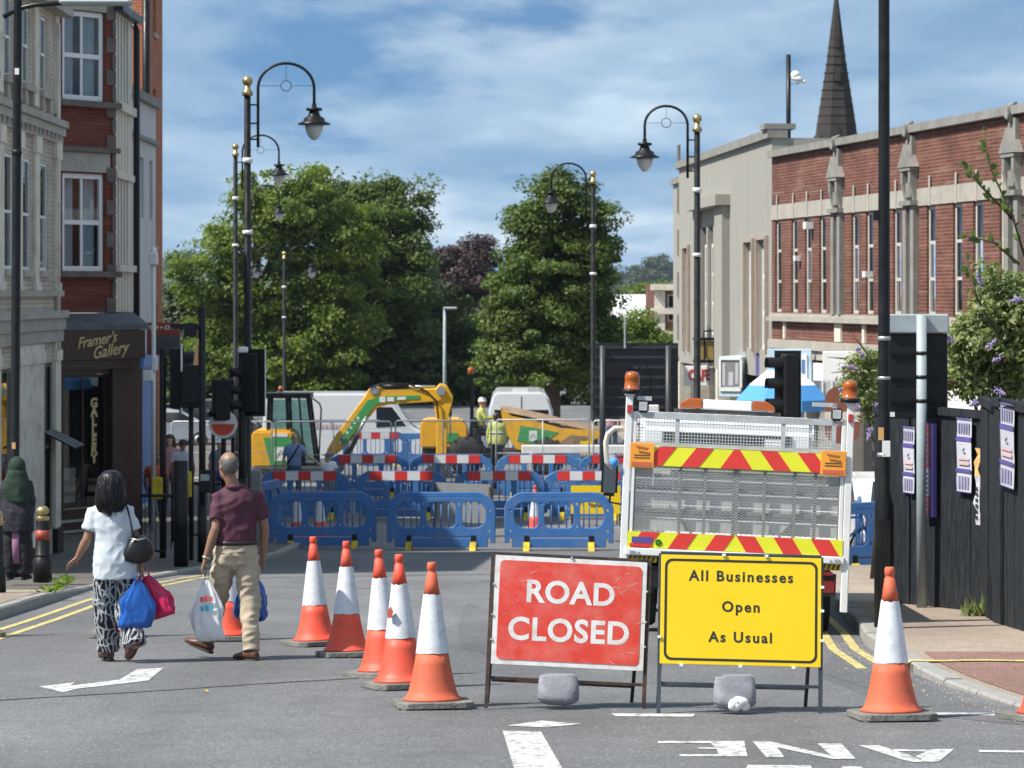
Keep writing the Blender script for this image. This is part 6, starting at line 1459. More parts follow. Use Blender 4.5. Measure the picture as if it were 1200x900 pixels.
for sx, lb in ((-1, 'orange flap with red script hung over the left end of the chevron'), (1, 'orange flap with red script hung over the right end of the chevron')):
    t = thing('warning_flap', lb, 'warning flag', tk.matrix_world @ Vector((0, 0, 0)), 0, 'orange warning flaps on the truck'); t.location = tk.location; t.rotation_euler = tk.rotation_euler
    xa, xb = (-1.05, -.815) if sx < 0 else (.80, 1.045); mb = MB(); mb.bx(xa, xb, -.05, -.038, 1.575, 1.815); mb.build('flap', 'orange_flap', t, bevel=.004)
    mb = MB(); mb.bx(xa + .02, xb - .02, -.053, -.0505, 1.59, 1.63); mb.build('red_band', 'cone_faded', t)
    for row in (0, 1):                                        # two lines of illegible red script
        m = MB(); x_ = xa + .06 + .02 * row; m.tube([(x_ + .0048 * q, -.0525, 1.775 - .045 * row - .0006 * q + .012 * math.sin(q * 1.15 + row) * (1.5 if q in (0, 1, 12) else 1)) for q in range(25)], .0028, 4); m.build('script', 'red_sign', t)
    mb = MB()
    for i in range(2): mb.bx(xa + .04, xb - .04, -.0525, -.0505, 1.665 + i * .025, 1.675 + i * .025)
    mb.build('small_print', 'rusty_frame', t)
mb = MB(); mb.lathe([(.0, 0), (.032, 0)], (0, 0, 0), 16, axis=Matrix.Rotation(R(90), 3, 'X')); mb.build('round_sticker', 'sticker_green', tk, (-.74, -.0335, .855))
mb = MB(); mb.bx(-1.0, -.80, -.0335, -.0305, .845, .905); mb.build('label', 'poster_purple', tk); mb = MB(); mb.bx(-1.02, -.80, -.0335, -.0305, .81, .84); mb.build('label', 'refl_red', tk)
mb = MB()
for sx, z in ((-1, .75), (-.33, .76), (.35, .76), (1, .75)): mb.box((sx * .99, -.05, z), (.05, .012, .035)); mb.cyl((sx * .93, -.052, z), (sx * .93, -.04, z), .012, n=8)
mb.build('latch', 'steel', tk)
for i in range(3): mb = MB(); mb.tube([(-.55 + i * .08, .15, .62), (-.5 + i * .08, .05, .48 - .04 * i), (-.3 + i * .1, .06, .45 - .03 * i), (-.15 + i * .08, .15, .6)], .012, 6); mb.build('air_hose', 'dark_rubber', tk)
mb = MB()
for x0, x1 in ((-1.03, -.75), (.76, 1.03)):
    for q in range(6): mb.prism([(x0 + q * .045, .665), (x0 + q * .045 + .022, .665), (x0 + q * .045 + .042, .72), (x0 + q * .045 + .02, .72)], -.004, .0)
mb.build('hazard_stripe', 'rusty_frame', tk)
mb = MB()
for x0, x1 in ((-1.03, -.75), (.76, 1.03)): mb.bx(x0, x1, .0005, .02, .66, .72)
mb.build('hazard_strip', 'foot_yellow', tk)
for sx in (-1, 1):
    mb = MB(); mb.box((sx * .92, .1, .50), (.13, .05, .12)); mb.build('tail_light', 'tail_red', tk, bevel=.01)
    mb = MB(); mb.box((sx * .90, .06, .625), (.12, .02, .035)); mb.build('reflector', 'refl_red', tk)
    mb = MB(); mb.bx(sx * .86 - .19, sx * .86 + .19, .11, .24, .56, .66) if 0 else mb.bx(sx * .80 - .2, sx * .80 + .2, .13, .2, .40, .62); mb.build('light_bracket', 'chassis', tk)
    mb = MB(); mb.bx(sx * .86 - .14, sx * .86 + .14, 1.25, 1.27, .2, .7); mb.build('mudflap', 'dark_rubber', tk)
    for y in (.95, 4.7):
        mb = MB(); rx = Matrix.Rotation(R(90), 3, 'Y'); mb.lathe([(.2, -.13), (.33, -.125), (.36, -.09), (.36, .09), (.33, .125), (.2, .13)], (sx * .86, y, .36), 24, axis=rx); wh = mb.build('wheel', 'tyre', tk)
        mb = MB(); mb.lathe([(.0, -.10), (.2, -.11), (.2, .11), (.0, .10)], (sx * .86, y, .36), 18, axis=rx); mb.build('rim', 'rim', wh)
mb = MB(); mb.prism([(4.15, .5), (4.15, 2.05), (4.35, 2.2), (5.3, 2.16), (5.75, 1.5), (6.1, 1.3), (6.15, .5)], -.97, .97, 'yz'); mb.build('cab', 'car_white', tk, bevel=.06, seg=2)
mb = MB(); mb.bx(-.72, .72, 4.125, 4.145, 1.5, 1.98); mb.build('rear_window', 'dark_glass', tk)
for sx in (-1, 1):
    mb = MB(); mb.tube([(sx * .95, 5.1, 1.7), (sx * 1.26, 5.05, 1.66), (sx * 1.29, 5.05, 1.15), (sx * .96, 5.1, 1.1)], .015, 6); mr_ = mb.build('mirror_arm', 'black_plastic', tk)
    mb = MB(); mb.box((sx * 1.30, 5.04, 1.42), (.19, .09, .40)); mi_ = mb.build('mirror', 'black_plastic', tk, bevel=.035, seg=2)
    mb = MB(); mb.box((sx * 1.30, 4.994, 1.42), (.14, .006, .33)); mb.build('mirror_glass', 'mirror_glass', mi_, bevel=.002)
lb = MB(); lb.bx(-.28, .28, 4.4, 4.62, 2.25, 2.36); lbo = lb.build('light_bar', 'white_plain', tk, bevel=.015)
for sx in (-1, 1):
    mb = MB(); mb.prism([(sx * .285, 2.255), (sx * .54, 2.255), (sx * .53, 2.31), (sx * .44, 2.365), (sx * .285, 2.37)], 4.39, 4.63); mb.build('amber_lens', 'amber', lbo, bevel=.012)
mb = MB(); mb.bx(-.6, .6, 4.42, 4.6, 2.205, 2.245); mb.build('bar_mount', 'chassis', tk)
mb = MB(); mb.bx(.25, .42, .02, .024, 1.83, 1.90); mb.build('cloth_scrap', 'white_plain', tk)
# load: cream hose loop and blue bag on the near side
mb = MB(); mb.tube([(-1.03, .2, 1.98), (-1.12, .2, 1.99), (-1.19, .2, 1.93), (-1.21, .2, 1.85), (-1.2, .2, 1.66), (-1.14, .2, 1.60)], .026, 10); tag(mb.build('cream_hose', 'render_pale', None, tk.location), 'cream hose loop hanging over the left side of the truck', 'hose')
mb = MB(); mb.ell((-1.13, .12, 1.66), (.045, .04, .05), 10, 7); tag(mb.build('blue_bag', 'awning_blue', None, tk.location), 'small blue plastic bag tied to the left side of the truck', 'bag')

# ---------------------------------------------------------------- digger and dumper
XD = 78.0; XK = XD / F; g = gz(XD); gy = HZ + F * (CZ - g) / XD
ex = thing('excavator', 'yellow and green digger with black cab and raised arm behind the barriers', 'digger', (gx(345, XD), XD, g))
E = lambda px, py: ((px - 345) * XK, (gy - py) * XK)
def poly(pts): return [E(*p) for p in pts]
mb = MB(); mb.prism(poly([(296, 512), (300, 503), (345, 503), (352, 520), (352, 546), (300, 546), (294, 535)]), -.85, .85); mb.build('engine_cover', 'yellow_plant', ex, bevel=.06, seg=2)
mb = MB(); mb.prism(poly([(312, 511), (346, 511), (350, 522), (350, 543), (320, 543)]), -.866, -.853); st = mb.build('green_panel', 'green_sticker', ex)
mb = MB(); mb.prism(poly([(325, 522), (339, 522), (339, 538), (325, 538)]), -.874, -.868); mb.build('emblem_plate', 'white_plain', st)
def emblem(par, cx, cy, s, y, Ef):
    (a, b) = Ef(cx, cy); m = MB(); m.prism([(a - s, b - s), (a, b + s), (a - s * .35, b - s * .2)], y - .004, y); m.prism([(a + s, b - s), (a, b + s), (a + s * .35, b - s * .2)], y - .008, y - .0045); m.build('emblem', 'green_sticker', par)
emblem(st, 332, 530, .12, -.876, E)
mb = MB(); mb.prism(poly([(322, 506), (340, 506), (340, 510), (322, 510)]), -.868, -.853); mb.build('label', 'white_plain', ex)
mb = MB(); mb.prism(poly([(300, 546), (400, 546), (400, 552), (300, 552)]), -.95, .95); mb.lathe([(.5, -.1), (.5, .1)], (E(352, 549)[0], 0, E(352, 553)[1]), 20); mb.build('slew_deck', 'chassis', ex)
for y in (-.85, .85):
    mb = MB(); a, b = E(305, 556), E(396, 556)
    tr_ = [(a[0], .05), (b[0], .05), (b[0] + .14, .2), (b[0] + .05, .36), (a[0] - .05, .36), (a[0] - .14, .2)]; mb.prism(tr_, y - .17, y + .17); mb.build('track', 'dark_rubber', ex, bevel=.05)
mb = MB()
A = lambda *p: [Vector((E(*q)[0], yy, E(*q)[1])) for q in p for yy in (0,)]
for y in (-.52, .42):
    for p, q in (((315, 546), (317, 465)), ((341, 540), (338, 464)), ((372, 543), (362, 464)), ((358, 540), (352, 464))):
        if y > 0 and p[0] == 358: continue
        a, b = E(*p), E(*q); mb.bar((a[0], y, a[1]), (b[0], y, b[1]), .09 if p[0] != 358 else .05, .07)
    a, b = E(315, 546), E(372, 546); mb.bar((a[0], y, a[1]), (b[0], y, b[1]), .08)
a, b = E(313, 460), E(366, 466); mb.bx(a[0], b[0], -.58, .5, b[1], a[1]); 
for p in (315, 341, 370): a = E(p, 545); mb.bar((a[0], -.52, a[1]), (a[0], .42, a[1]), .06)
mb.build('cab_frame', 'black_paint', ex)
for y in (-.5, .4):
    mb = MB(); mb.prism(poly([(318, 468), (360, 468), (369, 540), (318, 540)]), y - .004, y + .004); mb.build('cab_glass', 'glass_cab', ex)
a0, a1 = E(361, 468), E(371, 541); mb = MB(); mb.add([(a0[0], -.5, a0[1]), (a0[0], .4, a0[1]), (a1[0], .4, a1[1]), (a1[0], -.5, a1[1])], [(0, 1, 2, 3)]); mb.build('windscreen', 'glass_cab', ex)
mb = MB(); a = E(330, 545); mb.bx(a[0] - .2, a[0] + .25, -.25, .2, a[1], a[1] + .3); mb.bx(a[0] - .25, a[0] - .1, -.25, .2, a[1], a[1] + .95); mb.bx(a[0] + .55, a[0] + .65, -.1, .1, a[1], a[1] + .6); mb.build('seat', 'black_plastic', ex, bevel=.03)
mb = MB(); a = E(329, 453); mb.lathe([(.07, 0), (.06, .14), (0, .16)], (a[0], 0, a[1] - .14), 10); mb.build('beacon', 'amber', ex)
mb = MB(); q = [E(375, 545), E(378, 478), E(376, 472), E(367, 465)]; mb.tube([(p[0], -.55, p[1]) for p in q], .025, 6); mb.build('handrail', 'black_paint', ex)
# boom: one bent plate girder
bt_ = poly([(383, 528), (392, 512), (428, 464), (432, 456), (440, 452), (452, 457), (516, 455), (522, 462), (516, 470), (455, 474), (442, 478), (402, 526), (392, 534)])
mb = MB(); mb.prism(bt_, -.17, .17); bm_ = mb.build('boom', 'yellow_plant', ex, bevel=.02)
mb = MB(); mb.prism(poly([(396, 518), (431, 469), (446, 464), (492, 463), (492, 467), (455, 470), (440, 474), (404, 521)]), -.186, -.172); gs = mb.build('green_panel', 'green_sticker', bm_)
mb = MB(); mb.prism(poly([(445, 464.5), (452, 464.5), (452, 471), (445, 471)]), -.196, -.188); mb.prism(poly([(454, 465), (462, 465), (462, 470), (454, 470)]), -.196, -.188); mb.prism(poly([(466, 465), (476, 464.5), (476, 468), (466, 468.5)]), -.196, -.188); mb.build('label', 'white_plain', bm_)
mb = MB(); 
for i in range(6): a = E(399 + i * 4.2, 518 - i * 5.7); mb.box((a[0], -.19, a[1]), (.05, .006, .08), Euler((0, R(-36), 0)).to_matrix())
mb.build('lettering', 'white_plain', bm_)
mb = MB(); mb.prism(poly([(507, 468), (509, 456), (516, 449), (524, 452), (531, 465), (529, 476), (525, 492), (523, 540), (517, 546), (511, 540), (512, 492)]), -.13, .13); dp = mb.build('dipper', 'yellow_plant', ex, bevel=.02)
mb = MB(); a, b = E(511, 541), E(527, 560); mb.prism([(a[0], a[1]), (b[0], a[1]), (b[0] + .1, b[1]), (a[0] - .25, b[1] - .1), (a[0] - .3, b[1] + .25)], -.35, .35); mb.build('bucket', 'chassis', ex)
def ram(p, q, r, mid=.55, y=0.0):
    a, b = E(*p), E(*q); a = Vector((a[0], y, a[1])); b = Vector((b[0], y, b[1])); m_ = a.lerp(b, mid); mb = MB(); mb.tube([a, m_], r, 10); o = mb.build('hydraulic_ram', 'black_paint', ex); mb = MB(); mb.tube([m_, b], r * .5, 8); mb.build('piston_rod', 'steel', o)
ram((401, 543), (430, 488), .085, .6, -.24); ram((401, 543), (430, 488), .085, .6, .24); ram((446, 453), (510, 453), .07, .5); ram((527, 462), (528, 512), .05, .5)
mb = MB(); q = [E(*p) for p in ((432, 454), (450, 449), (480, 450), (500, 458), (512, 470), (514, 490))]; mb.tube([(p[0], -.2, p[1]) for p in q], .022, 6); mb.build('hose', 'black_plastic', ex)
mb = MB(); a = E(439, 457); mb.lathe([(.12, -.2), (.12, .2)], (a[0], 0, a[1]), 12, axis=Matrix.Rotation(R(90), 3, 'X')); a = E(517, 458); mb.lathe([(.12, -.2), (.12, .2)], (a[0], 0, a[1]), 12, axis=Matrix.Rotation(R(90), 3, 'X')); mb.build('pivot_pin', 'steel', ex)

DD = 80.0; DK = DD / F; g = gz(DD); gyd = HZ + F * (CZ - g) / DD
du = thing('site_dumper', 'yellow site dumper with a muddy green labelled skip raised towards the right', 'dumper', (gx(600, DD), DD, g))
D_ = lambda px, py: ((px - 600) * DK, (gyd - py) * DK)
dpoly = lambda pts: [D_(*p) for p in pts]
mb = MB()                                                       # open skip: two sides, floor and back
near = dpoly([(587, 478), (600, 486), (628, 492), (658, 500), (708, 504), (709, 507), (680, 520), (660, 529), (616, 527), (604, 524), (590, 500)])
for y0, y1 in ((-.85, -.81), (.81, .85)): mb.prism(near, y0, y1)
fl = dpoly([(590, 500), (604, 525), (616, 528.5), (660, 530), (680, 521), (709, 507.5)])
fl2 = dpoly([(587, 478), (590, 500)])
mb.add([(p[0], y, p[1]) for p in fl for y in (-.85, .85)], [(2 * i, 2 * i + 1, 2 * i + 3, 2 * i + 2) for i in range(len(fl) - 1)]); mb.add([(p[0], y, p[1]) for p in fl2 for y in (-.85, .85)], [(0, 1, 3, 2)])
sk = mb.build('skip', 'yellow_plant', du)
mb = MB(); n = 14; top_ = [D_(589, 480), D_(612, 484), D_(640, 490), D_(668, 497), D_(706, 505)]
vs = []
for i, p in enumerate(top_):
    for j in range(7): y = -.8 + 1.6 * j / 6; vs.append((p[0], y, p[1] + .14 * math.sin(PI * j / 6) * (1 + .3 * noise.noise(Vector((i, j, 3)))) - .03))
mb.add(vs, [(i * 7 + j, i * 7 + j + 1, i * 7 + 7 + j + 1, i * 7 + 7 + j) for i in range(4) for j in range(6)], sm=True); mb.build('soil_load', 'mud', sk)
mb = MB(); mb.prism(dpoly([(610, 497), (654, 505), (632, 520), (606, 515)]), -.862, -.852); gs = mb.build('green_panel', 'green_sticker', sk)
mb = MB(); mb.prism(dpoly([(620, 503), (629, 503), (629, 515), (620, 515)]), -.87, -.864); mb.build('emblem_plate', 'white_plain', gs); emblem(gs, 624.5, 509, .09, -.872, D_)
mb = MB(); mb.prism(dpoly([(668, 508), (690, 510), (672, 522), (650, 526), (648, 522)]), -.861, -.8515); mb.build('mud_splash', 'mud', sk)
mb = MB(); mb.prism(dpoly([(493, 524), (493, 494), (498, 490), (540, 490), (548, 500), (550, 524)]), -.62, .62); mb.build('engine_cover', 'yellow_plant', du, bevel=.05, seg=2)
mb = MB(); mb.prism(dpoly([(520, 506), (537, 506), (537, 517), (520, 517)]), -.636, -.622); mb.build('green_panel', 'green_sticker', du)
mb = MB(); mb.prism(dpoly([(495, 524), (660, 526), (660, 536), (495, 536)]), -.35, .35); mb.prism(dpoly([(550, 500), (564, 505), (564, 526), (550, 526)]), -.4, .4); mb.bar((D_(585, 530)[0], 0, D_(585, 530)[1]), (D_(600, 500)[0], 0, D_(600, 500)[1]), .16); mb.build('chassis', 'chassis', du)
for px in (547, 640):
    for y in (-.72, .72):
        rx = Matrix.Rotation(R(90), 3, 'X'); a = D_(px, 547); rr_ = a[1] if a[1] > .3 else .5; rr_ = .52
        mb = MB(); mb.lathe([(.25, -.17), (.46, -.17), (rr_, -.10), (rr_, .10), (.46, .17), (.25, .17)], (a[0], y, .52), 24, axis=rx)
        for i in range(20): q = 2 * PI * i / 20; mb.box((a[0] + math.cos(q) * rr_, y + .06 * (-1) ** i, .52 + math.sin(q) * rr_), (.09, .2, .05), Euler((0, PI / 2 - q, 0)).to_matrix())
        wh = mb.build('wheel', 'tyre', du); mb = MB(); mb.lathe([(.0, -.13), (.25, -.15), (.27, 0), (.25, .15), (.0, .13)], (a[0], y, .52), 18, axis=rx); mb.build('rim', 'yellow_plant', wh)
mb = MB()
for y in (-.5, .5): a, b = D_(553, 515), D_(553, 440 if y < 0 else 446); mb.bar((a[0], y, a[1]), (b[0], y, b[1]), .09)
a = D_(553, 446); mb.bar((a[0], -.5, a[1]), (a[0], .5, a[1]), .09); mb.build('roll_bar', 'black_paint', du)
mb = MB(); a = D_(552, 438); mb.lathe([(.085, 0), (.08, .15), (.05, .19), (0, .2)], (a[0], -.5, a[1]), 12); mb.build('beacon', 'amber', du)
mb = MB(); a = D_(558, 510); mb.bx(a[0] - .05, a[0] + .4, -.25, .25, a[1], a[1] + .12); mb.bx(a[0] - .08, a[0] + .02, -.25, .25, a[1] + .1, a[1] + .5); mb.build('seat', 'black_plastic', du, bevel=.03)
mb = MB(); a = D_(583, 490); mb.tube([(a[0] + .1, 0, a[1] - .5), (a[0], 0, a[1])], .03, 8); mb.tube([(a[0] + .18 * math.cos(q) * .5, .18 * math.sin(q), a[1] + .14 * math.cos(q) * .5) for q in np.linspace(0, 2 * PI, 14)], .018, 6, cap=False); mb.build('steering_wheel', 'black_plastic', du)

# ---------------------------------------------------------------- vans and cars
def vehicle(label, cat, name, px, d, rz, prof, win, wd, col, wheels, extra=None, dz=0.0):
    g = gz(d); t = thing(name, label, cat, (gx(px, d), d, g + dz), rz); mb = MB(); n = len(prof)
    def sec(y, ins): return [(x, y, z) for x, z in [(p[0] * (1 - .0), p[1]) for p in prof]]
    mb.prism(prof, -wd / 2, wd / 2); mb.build('body', col, t, bevel=.07, seg=2)
    for w_ in win:
        m = MB(); m.prism(w_, -wd / 2 - .008, -wd / 2 + .01); m.build('window', 'dark_glass', t); m = MB(); m.prism(w_, wd / 2 - .01, wd / 2 + .008); m.build('window', 'dark_glass', t)
    for x in wheels:
        for y in (-wd / 2 + .1, wd / 2 - .1):
            rx = Matrix.Rotation(R(90), 3, 'X'); m = MB(); m.lathe([(.2, -.11), (.30, -.11), (.32, -.08), (.32, .08), (.30, .11), (.2, .11)], (x, y, .32), 20, axis=rx); wh = m.build('wheel', 'tyre', t)
            m = MB(); m.lathe([(0, -.10), (.2, -.115), (.2, .115), (0, .10)], (x, y, .32), 16, axis=rx); m.build('rim', 'rim', wh)
    return t
CAR = [(-2.0, .3), (-2.05, .6), (-1.95, .92), (-1.5, .98), (-.95, 1.42), (.6, 1.45), (1.45, .98), (2.0, .88), (2.1, .6), (2.05, .3)]
CW = [[(-1.3, 1.0), (-.88, 1.36), (-.2, 1.38), (-.2, 1.0)], [(-.12, 1.0), (-.12, 1.38), (.55, 1.38), (1.2, 1.0)]]
VAN = [(-2.6, .35), (-2.65, 1.2), (-2.55, 2.35), (-2.3, 2.5), (1.2, 2.5), (1.5, 2.4), (2.1, 1.45), (2.75, 1.15), (2.8, .35)]
VW = [[(1.0, 1.4), (1.0, 2.05), (1.5, 2.05), (1.95, 1.45)]]
t = vehicle('white van side-on behind the digger cab with red lettering', 'van', 'white_van', 405, 92, R(2), VAN, VW, 1.95, 'car_white', (-1.7, 1.7), dz=.0)
mb = MB()
for q in range(9): mb.bx(-.95 + q * .15, -.95 + q * .15 + .09, -.99, -.98, 1.38, 1.5 + .07 * (q % 3 == 0))
mb.build('faded_print', 'poster_pink', t); mb = MB(); mb.bx(-2.3, 1.1, -.984, -.979, 1.62, 1.66); mb.build('stripe_line', 'poster_text', t)
# big white van end-on behind the dumper
d = 90; g = gz(d); k = d / F; t = thing('white_van', 'white high roofed van seen end-on behind the dumper skip', 'van', (gx(611, d), d, g)); ht = (HZ + F * (CZ - g) / d - 459) * k
mb = MB(); pr = [(-1.02, .3), (-1.04, ht - .6), (-.90, ht - .08), (-.75, ht), (.68, ht), (.82, ht - .1), (1.0, ht - .6), (1.02, .3)]; mb.prism(pr, 0, 4.6); mb.build('body', 'car_white', t, bevel=.07, seg=2)
mb = MB(); mb.bx(-.85, -.05, -.012, .01, 1.3, 1.85); mb.build('window', 'dark_glass', t); mb = MB(); mb.bx(.05, .85, -.012, .01, 1.3, 1.85); mb.build('window', 'dark_glass', t)
mb = MB(); mb.bx(-.012, .012, -.01, .002, .4, ht - .15); mb.build('door_seam', 'black_plastic', t)
for sx in (-1, 1):
    mb = MB(); mb.box((sx * .93, -.02, 1.1), (.12, .03, .5)); mb.build('tail_light', 'tail_red', t)
    for y in (.9, 3.7): mb = MB(); mb.lathe([(.2, -.1), (.34, -.1), (.34, .1), (.2, .1)], (sx * .9, y, .34), 18, axis=Matrix.Rotation(R(90), 3, 'Y')); wh = mb.build('wheel', 'tyre', t); mb = MB(); mb.lathe([(0, -.1), (.2, -.11), (.2, .11), (0, .1)], (sx * .9, y, .34), 14, axis=Matrix.Rotation(R(90), 3, 'Y')); mb.build('rim', 'rim', wh)
mb = MB(); mb.bx(-.3, .2, .3, .5, ht, ht + .09); mb.build('roof_lamp', 'bed_grey', t)
t = vehicle('white hatchback parked on the right beyond the tall pole', 'car', 'white_car', 1052, 48.5, R(90), CAR, CW, 1.75, 'car_white', (-1.3, 1.3), dz=.03)
for pts in ([(-.66, 1.0), (-.55, 1.38), (.55, 1.38), (.66, 1.0)],): m = MB(); m.add([(-1.51 if z < 1.1 else -.97, x, z) for x, z in pts], [(0, 1, 2, 3)]); m.v = [(v[0] - .03, v[1], v[2]) for v in m.v]; m.build('rear_window', 'dark_glass', t)
m = MB(); m.bx(-2.06, -2.02, -.8, -.5, .68, .82); m.bx(-2.06, -2.02, .5, .8, .68, .82); m.build('tail_light', 'tail_red', t); m = MB(); m.bx(-2.09, -2.02, -.26, .26, .5, .6); m.build('number_plate', 'refl_yellow', t); m = MB(); m.bx(-2.1, -2.03, -.8, .8, .32, .36); m.build('bumper_strip', 'black_plastic', t)
vehicle('white car in the far car park between the signal poles', 'car', 'white_car', 188, 108, R(20), CAR, CW, 1.75, 'car_white', (-1.3, 1.3), dz=0)
vehicle('dark blue car in the far car park right of the white one', 'car', 'parked_car', 212, 112, R(15), CAR, CW, 1.75, 'car_blue', (-1.3, 1.3), dz=0)
vehicle('grey car far back between the disc signal and the man', 'car', 'parked_car', 268, 120, R(-10), CAR, CW, 1.75, 'car_grey', (-1.3, 1.3), dz=0)
vehicle('pale car behind the far barriers right of the digger arm', 'car', 'white_car', 480, 96, R(8), CAR, CW, 1.75, 'car_white', (-1.3, 1.3), dz=0)

# ---------------------------------------------------------------- mesh fence, sign backs, boxes of the works
def heras(label, px0, px1, d, py=494, group='wire mesh panels round the roadworks'):
    g = gz(d); k = d / F; x0, x1 = gx(px0, d), gx(px1, d); h = (HZ + F * (CZ - g) / d - py) * k; t = thing('mesh_fence_panel', label, 'fence', ((x0 + x1) / 2, d, g), 0, group); w_ = (x1 - x0) / 2 - .03
    mb = MB(); mb.tube([(-w_, 0, .05), (-w_, 0, h - .05), (-w_ + .05, 0, h), (w_ - .05, 0, h), (w_, 0, h - .05), (w_, 0, .05)], .021, 8); mb.tube([(-w_, 0, .15), (w_, 0, .15)], .016, 6); mb.tube([(-w_, 0, h * .5), (w_, 0, h * .5)], .008, 6); mb.tube([(0, 0, .15), (0, 0, h)], .016, 6); mb.build('frame', 'galv', t)
    mb = MB(); x = -w_ + .06
    while x < w_: mb.add([(x - .0025, 0, .15), (x + .0025, 0, .15), (x + .0025, 0, h), (x - .0025, 0, h)], [(0, 1, 2, 3)]); x += .06
    z = .2
    while z < h: mb.add([(-w_, .004, z - .0025), (w_, .004, z - .0025), (w_, .004, z + .0025), (-w_, .004, z + .0025)], [(0, 1, 2, 3)]); z += .22
    mb.build('wire_mesh', 'steel', t, kind='stuff')
    for sx in (-1, 1): mb = MB(); mb.box((sx * w_, 0, .065), (.3, .62, .13)); mb.build('foot', 'rubber', t, bevel=.03)
    return t
heras('wire mesh panel in front of the digger cab', 322, 460, 74); heras('wire mesh panel crossing the digger arm', 462, 577, 74, 493); heras('wire mesh panel in front of the dumper skip', 580, 692, 74.5, 492); heras('wire mesh panel ending behind the truck', 694, 800, 75, 493); heras('wire mesh panel behind the signals and the man', 200, 320, 75.5, 494)
# large black sign seen from behind
d = 66; g = gz(d); k = d / F; t = thing('large_sign_back', 'big black ribbed sign seen from behind on two posts past the truck', 'road sign', (gx(746, d), d, g)); gyy = HZ + F * (CZ - g) / d
z0, z1 = (gyy - 491) * k, (gyy - 402) * k
mb = MB(); mb.bx(-49 * k, 49 * k, .06, .09, z0, z1); mb.build('panel', 'sign_back', t)
for i in range(8):
    z = z0 + (z1 - z0) * (i + .06) / 7.6; mb = MB(); mb.bx(-49 * k, 49 * k, .015, .058, z, z + .05); mb.build('rib', 'sign_rib', t)
for sx in (-40, 37): mb = MB(); mb.tube([(sx * k, -.06, 0), (sx * k, -.06, z1 - .06)], .07, 12); mb.build('post', 'sign_rib', t)
mb = MB(); mb.bx(-42 * k, -8 * k, -.1, .01, z0 + .95, z0 + 1.3); mb.tube([(2 * k, -.02, z1 - .65), (4 * k, -.05, z1 - .5), (12 * k, -.05, z1 - .5), (16 * k, -.02, z1 - .7), (16 * k, -.02, z0 + .1)], .018, 6); mb.build('control_box', 'black_plastic', t, bevel=.01)
mb = MB(); mb.bar((-14 * k, -.04, z1 - .12), (-14 * k, -.04, z1 + .62), .035); mb.build('aerial', 'galv', t)
for lb, px, w_, z, hh, m in (('white plastic equipment box under the large black sign', 760, 24, 2.36, .42, 'white_paint'), ('small bright green screen beneath the white equipment box', 773, 12, 2.0, .24, 'screen_green')):
    c = W(px, 0, 65.7); t = thing('equipment_box', lb, 'box', (c.x, 65.7, g + z - .32)); mb = MB(); mb.bx(-w_ / 2 * k, w_ / 2 * k, -.1, .1, 0, hh); mb.build('case', m, t, bevel=.02)
    mb = MB(); mb.bx(-w_ / 2 * k - .03, w_ / 2 * k + .03, -.06, .12, -.05, -.002); mb.build('shelf', 'black_plastic', t)
# yellow board in the works, grey board leaning, white beam, sign
d = 61.5; g = gz(d); k = d / F; c = W(698, 0, d); t = thing('businesses_open_sign', 'second yellow all businesses sign inside the works behind the right barrier', 'road sign', (c.x, d, g)); gyy = HZ + F * (CZ - g) / d; z0 = (gyy - 602) * k; z1 = (gyy - 569) * k
mb = MB(); mb.bx(-29 * k, 29 * k, -.01, .01, z0, z1); mb.build('plate', 'sign_yellow', t)
link('lettering', text_mesh('All Businesses', .10, .003, .003, 0, 1.2), 'sign_black', t, (.05, -.014, z1 - .18)); link('lettering', text_mesh('Open', .10, .003, .003, 0, 1.2), 'sign_black', t, (.0, -.014, z1 - .42))
mb = MB()
for sx in (-1, 1): mb.bar((sx * 28 * k, .02, 0), (sx * 28 * k, .02, z1), .03); mb.bar((sx * 26 * k, .5, 0), (sx * 26 * k, .03, z1), .03)
mb.bx(-28 * k, 28 * k, .012, .03, z0 - .3, z0 - .27); mb.build('frame', 'dark_frame', t)
d = 58; g = gz(d); k = d / F; t = thing('grey_board', 'grey back of a temporary sign leaning behind the front middle barrier', 'road sign', (gx(542, d), d, g), R(-4)); mb = MB(); mb.box((0, .1, .68), (68 * k, .02, .80), Euler((R(-10), R(2), 0)).to_matrix()); mb.build('plate', 'bed_grey_dark', t)
mb = MB(); 
for sx in (-1, 1): mb.bar((sx * 33 * k, .03, 0), (sx * 33 * k, .15, 1.08), .03); mb.bar((sx * 31 * k, -.35, 0), (sx * 31 * k, .13, 1.0), .025)
mb.build('frame', 'rusty_frame', t)
d = 77; c = W(625, 0, d); t = thing('concrete_beam', 'long white beam lying under the dumper skip', 'beam', (gx(668, d), d, gz(d) + .72)); mb = MB(); mb.bx(-1.3, 1.5, -.12, .12, 0, .22); mb.build('beam', 'white_paint', t, R(2)) if 0 else mb.build('beam', 'white_paint', t, bevel=.02); mb = MB(); mb.bx(-1.1, -1.0, -.2, .2, -.72, -.002); mb.bx(1.0, 1.1, -.2, .2, -.72, -.002); mb.build('trestle', 'bed_grey', t)
d = 79; t = thing('yellow_site_notice', 'small yellow site notice below the lip of the dumper skip', 'sign', (gx(686, d), d, gz(d))); kk = d / F; zz_ = (HZ + F * (CZ - gz(d)) / d - 531) * kk; mb = MB(); mb.bx(-7 * kk, 7 * kk, -.9, -.88, zz_, zz_ + 16 * kk); mb.build('board', 'sign_yellow', t); mb = MB(); mb.bar((0, -.87, 0), (0, -.87, zz_), .04); mb.build('stake', 'timber', t); link('lettering', text_mesh('N', .26, .004, .01), 'sign_black', t, (-.02, -.905, zz_ + 8 * kk))
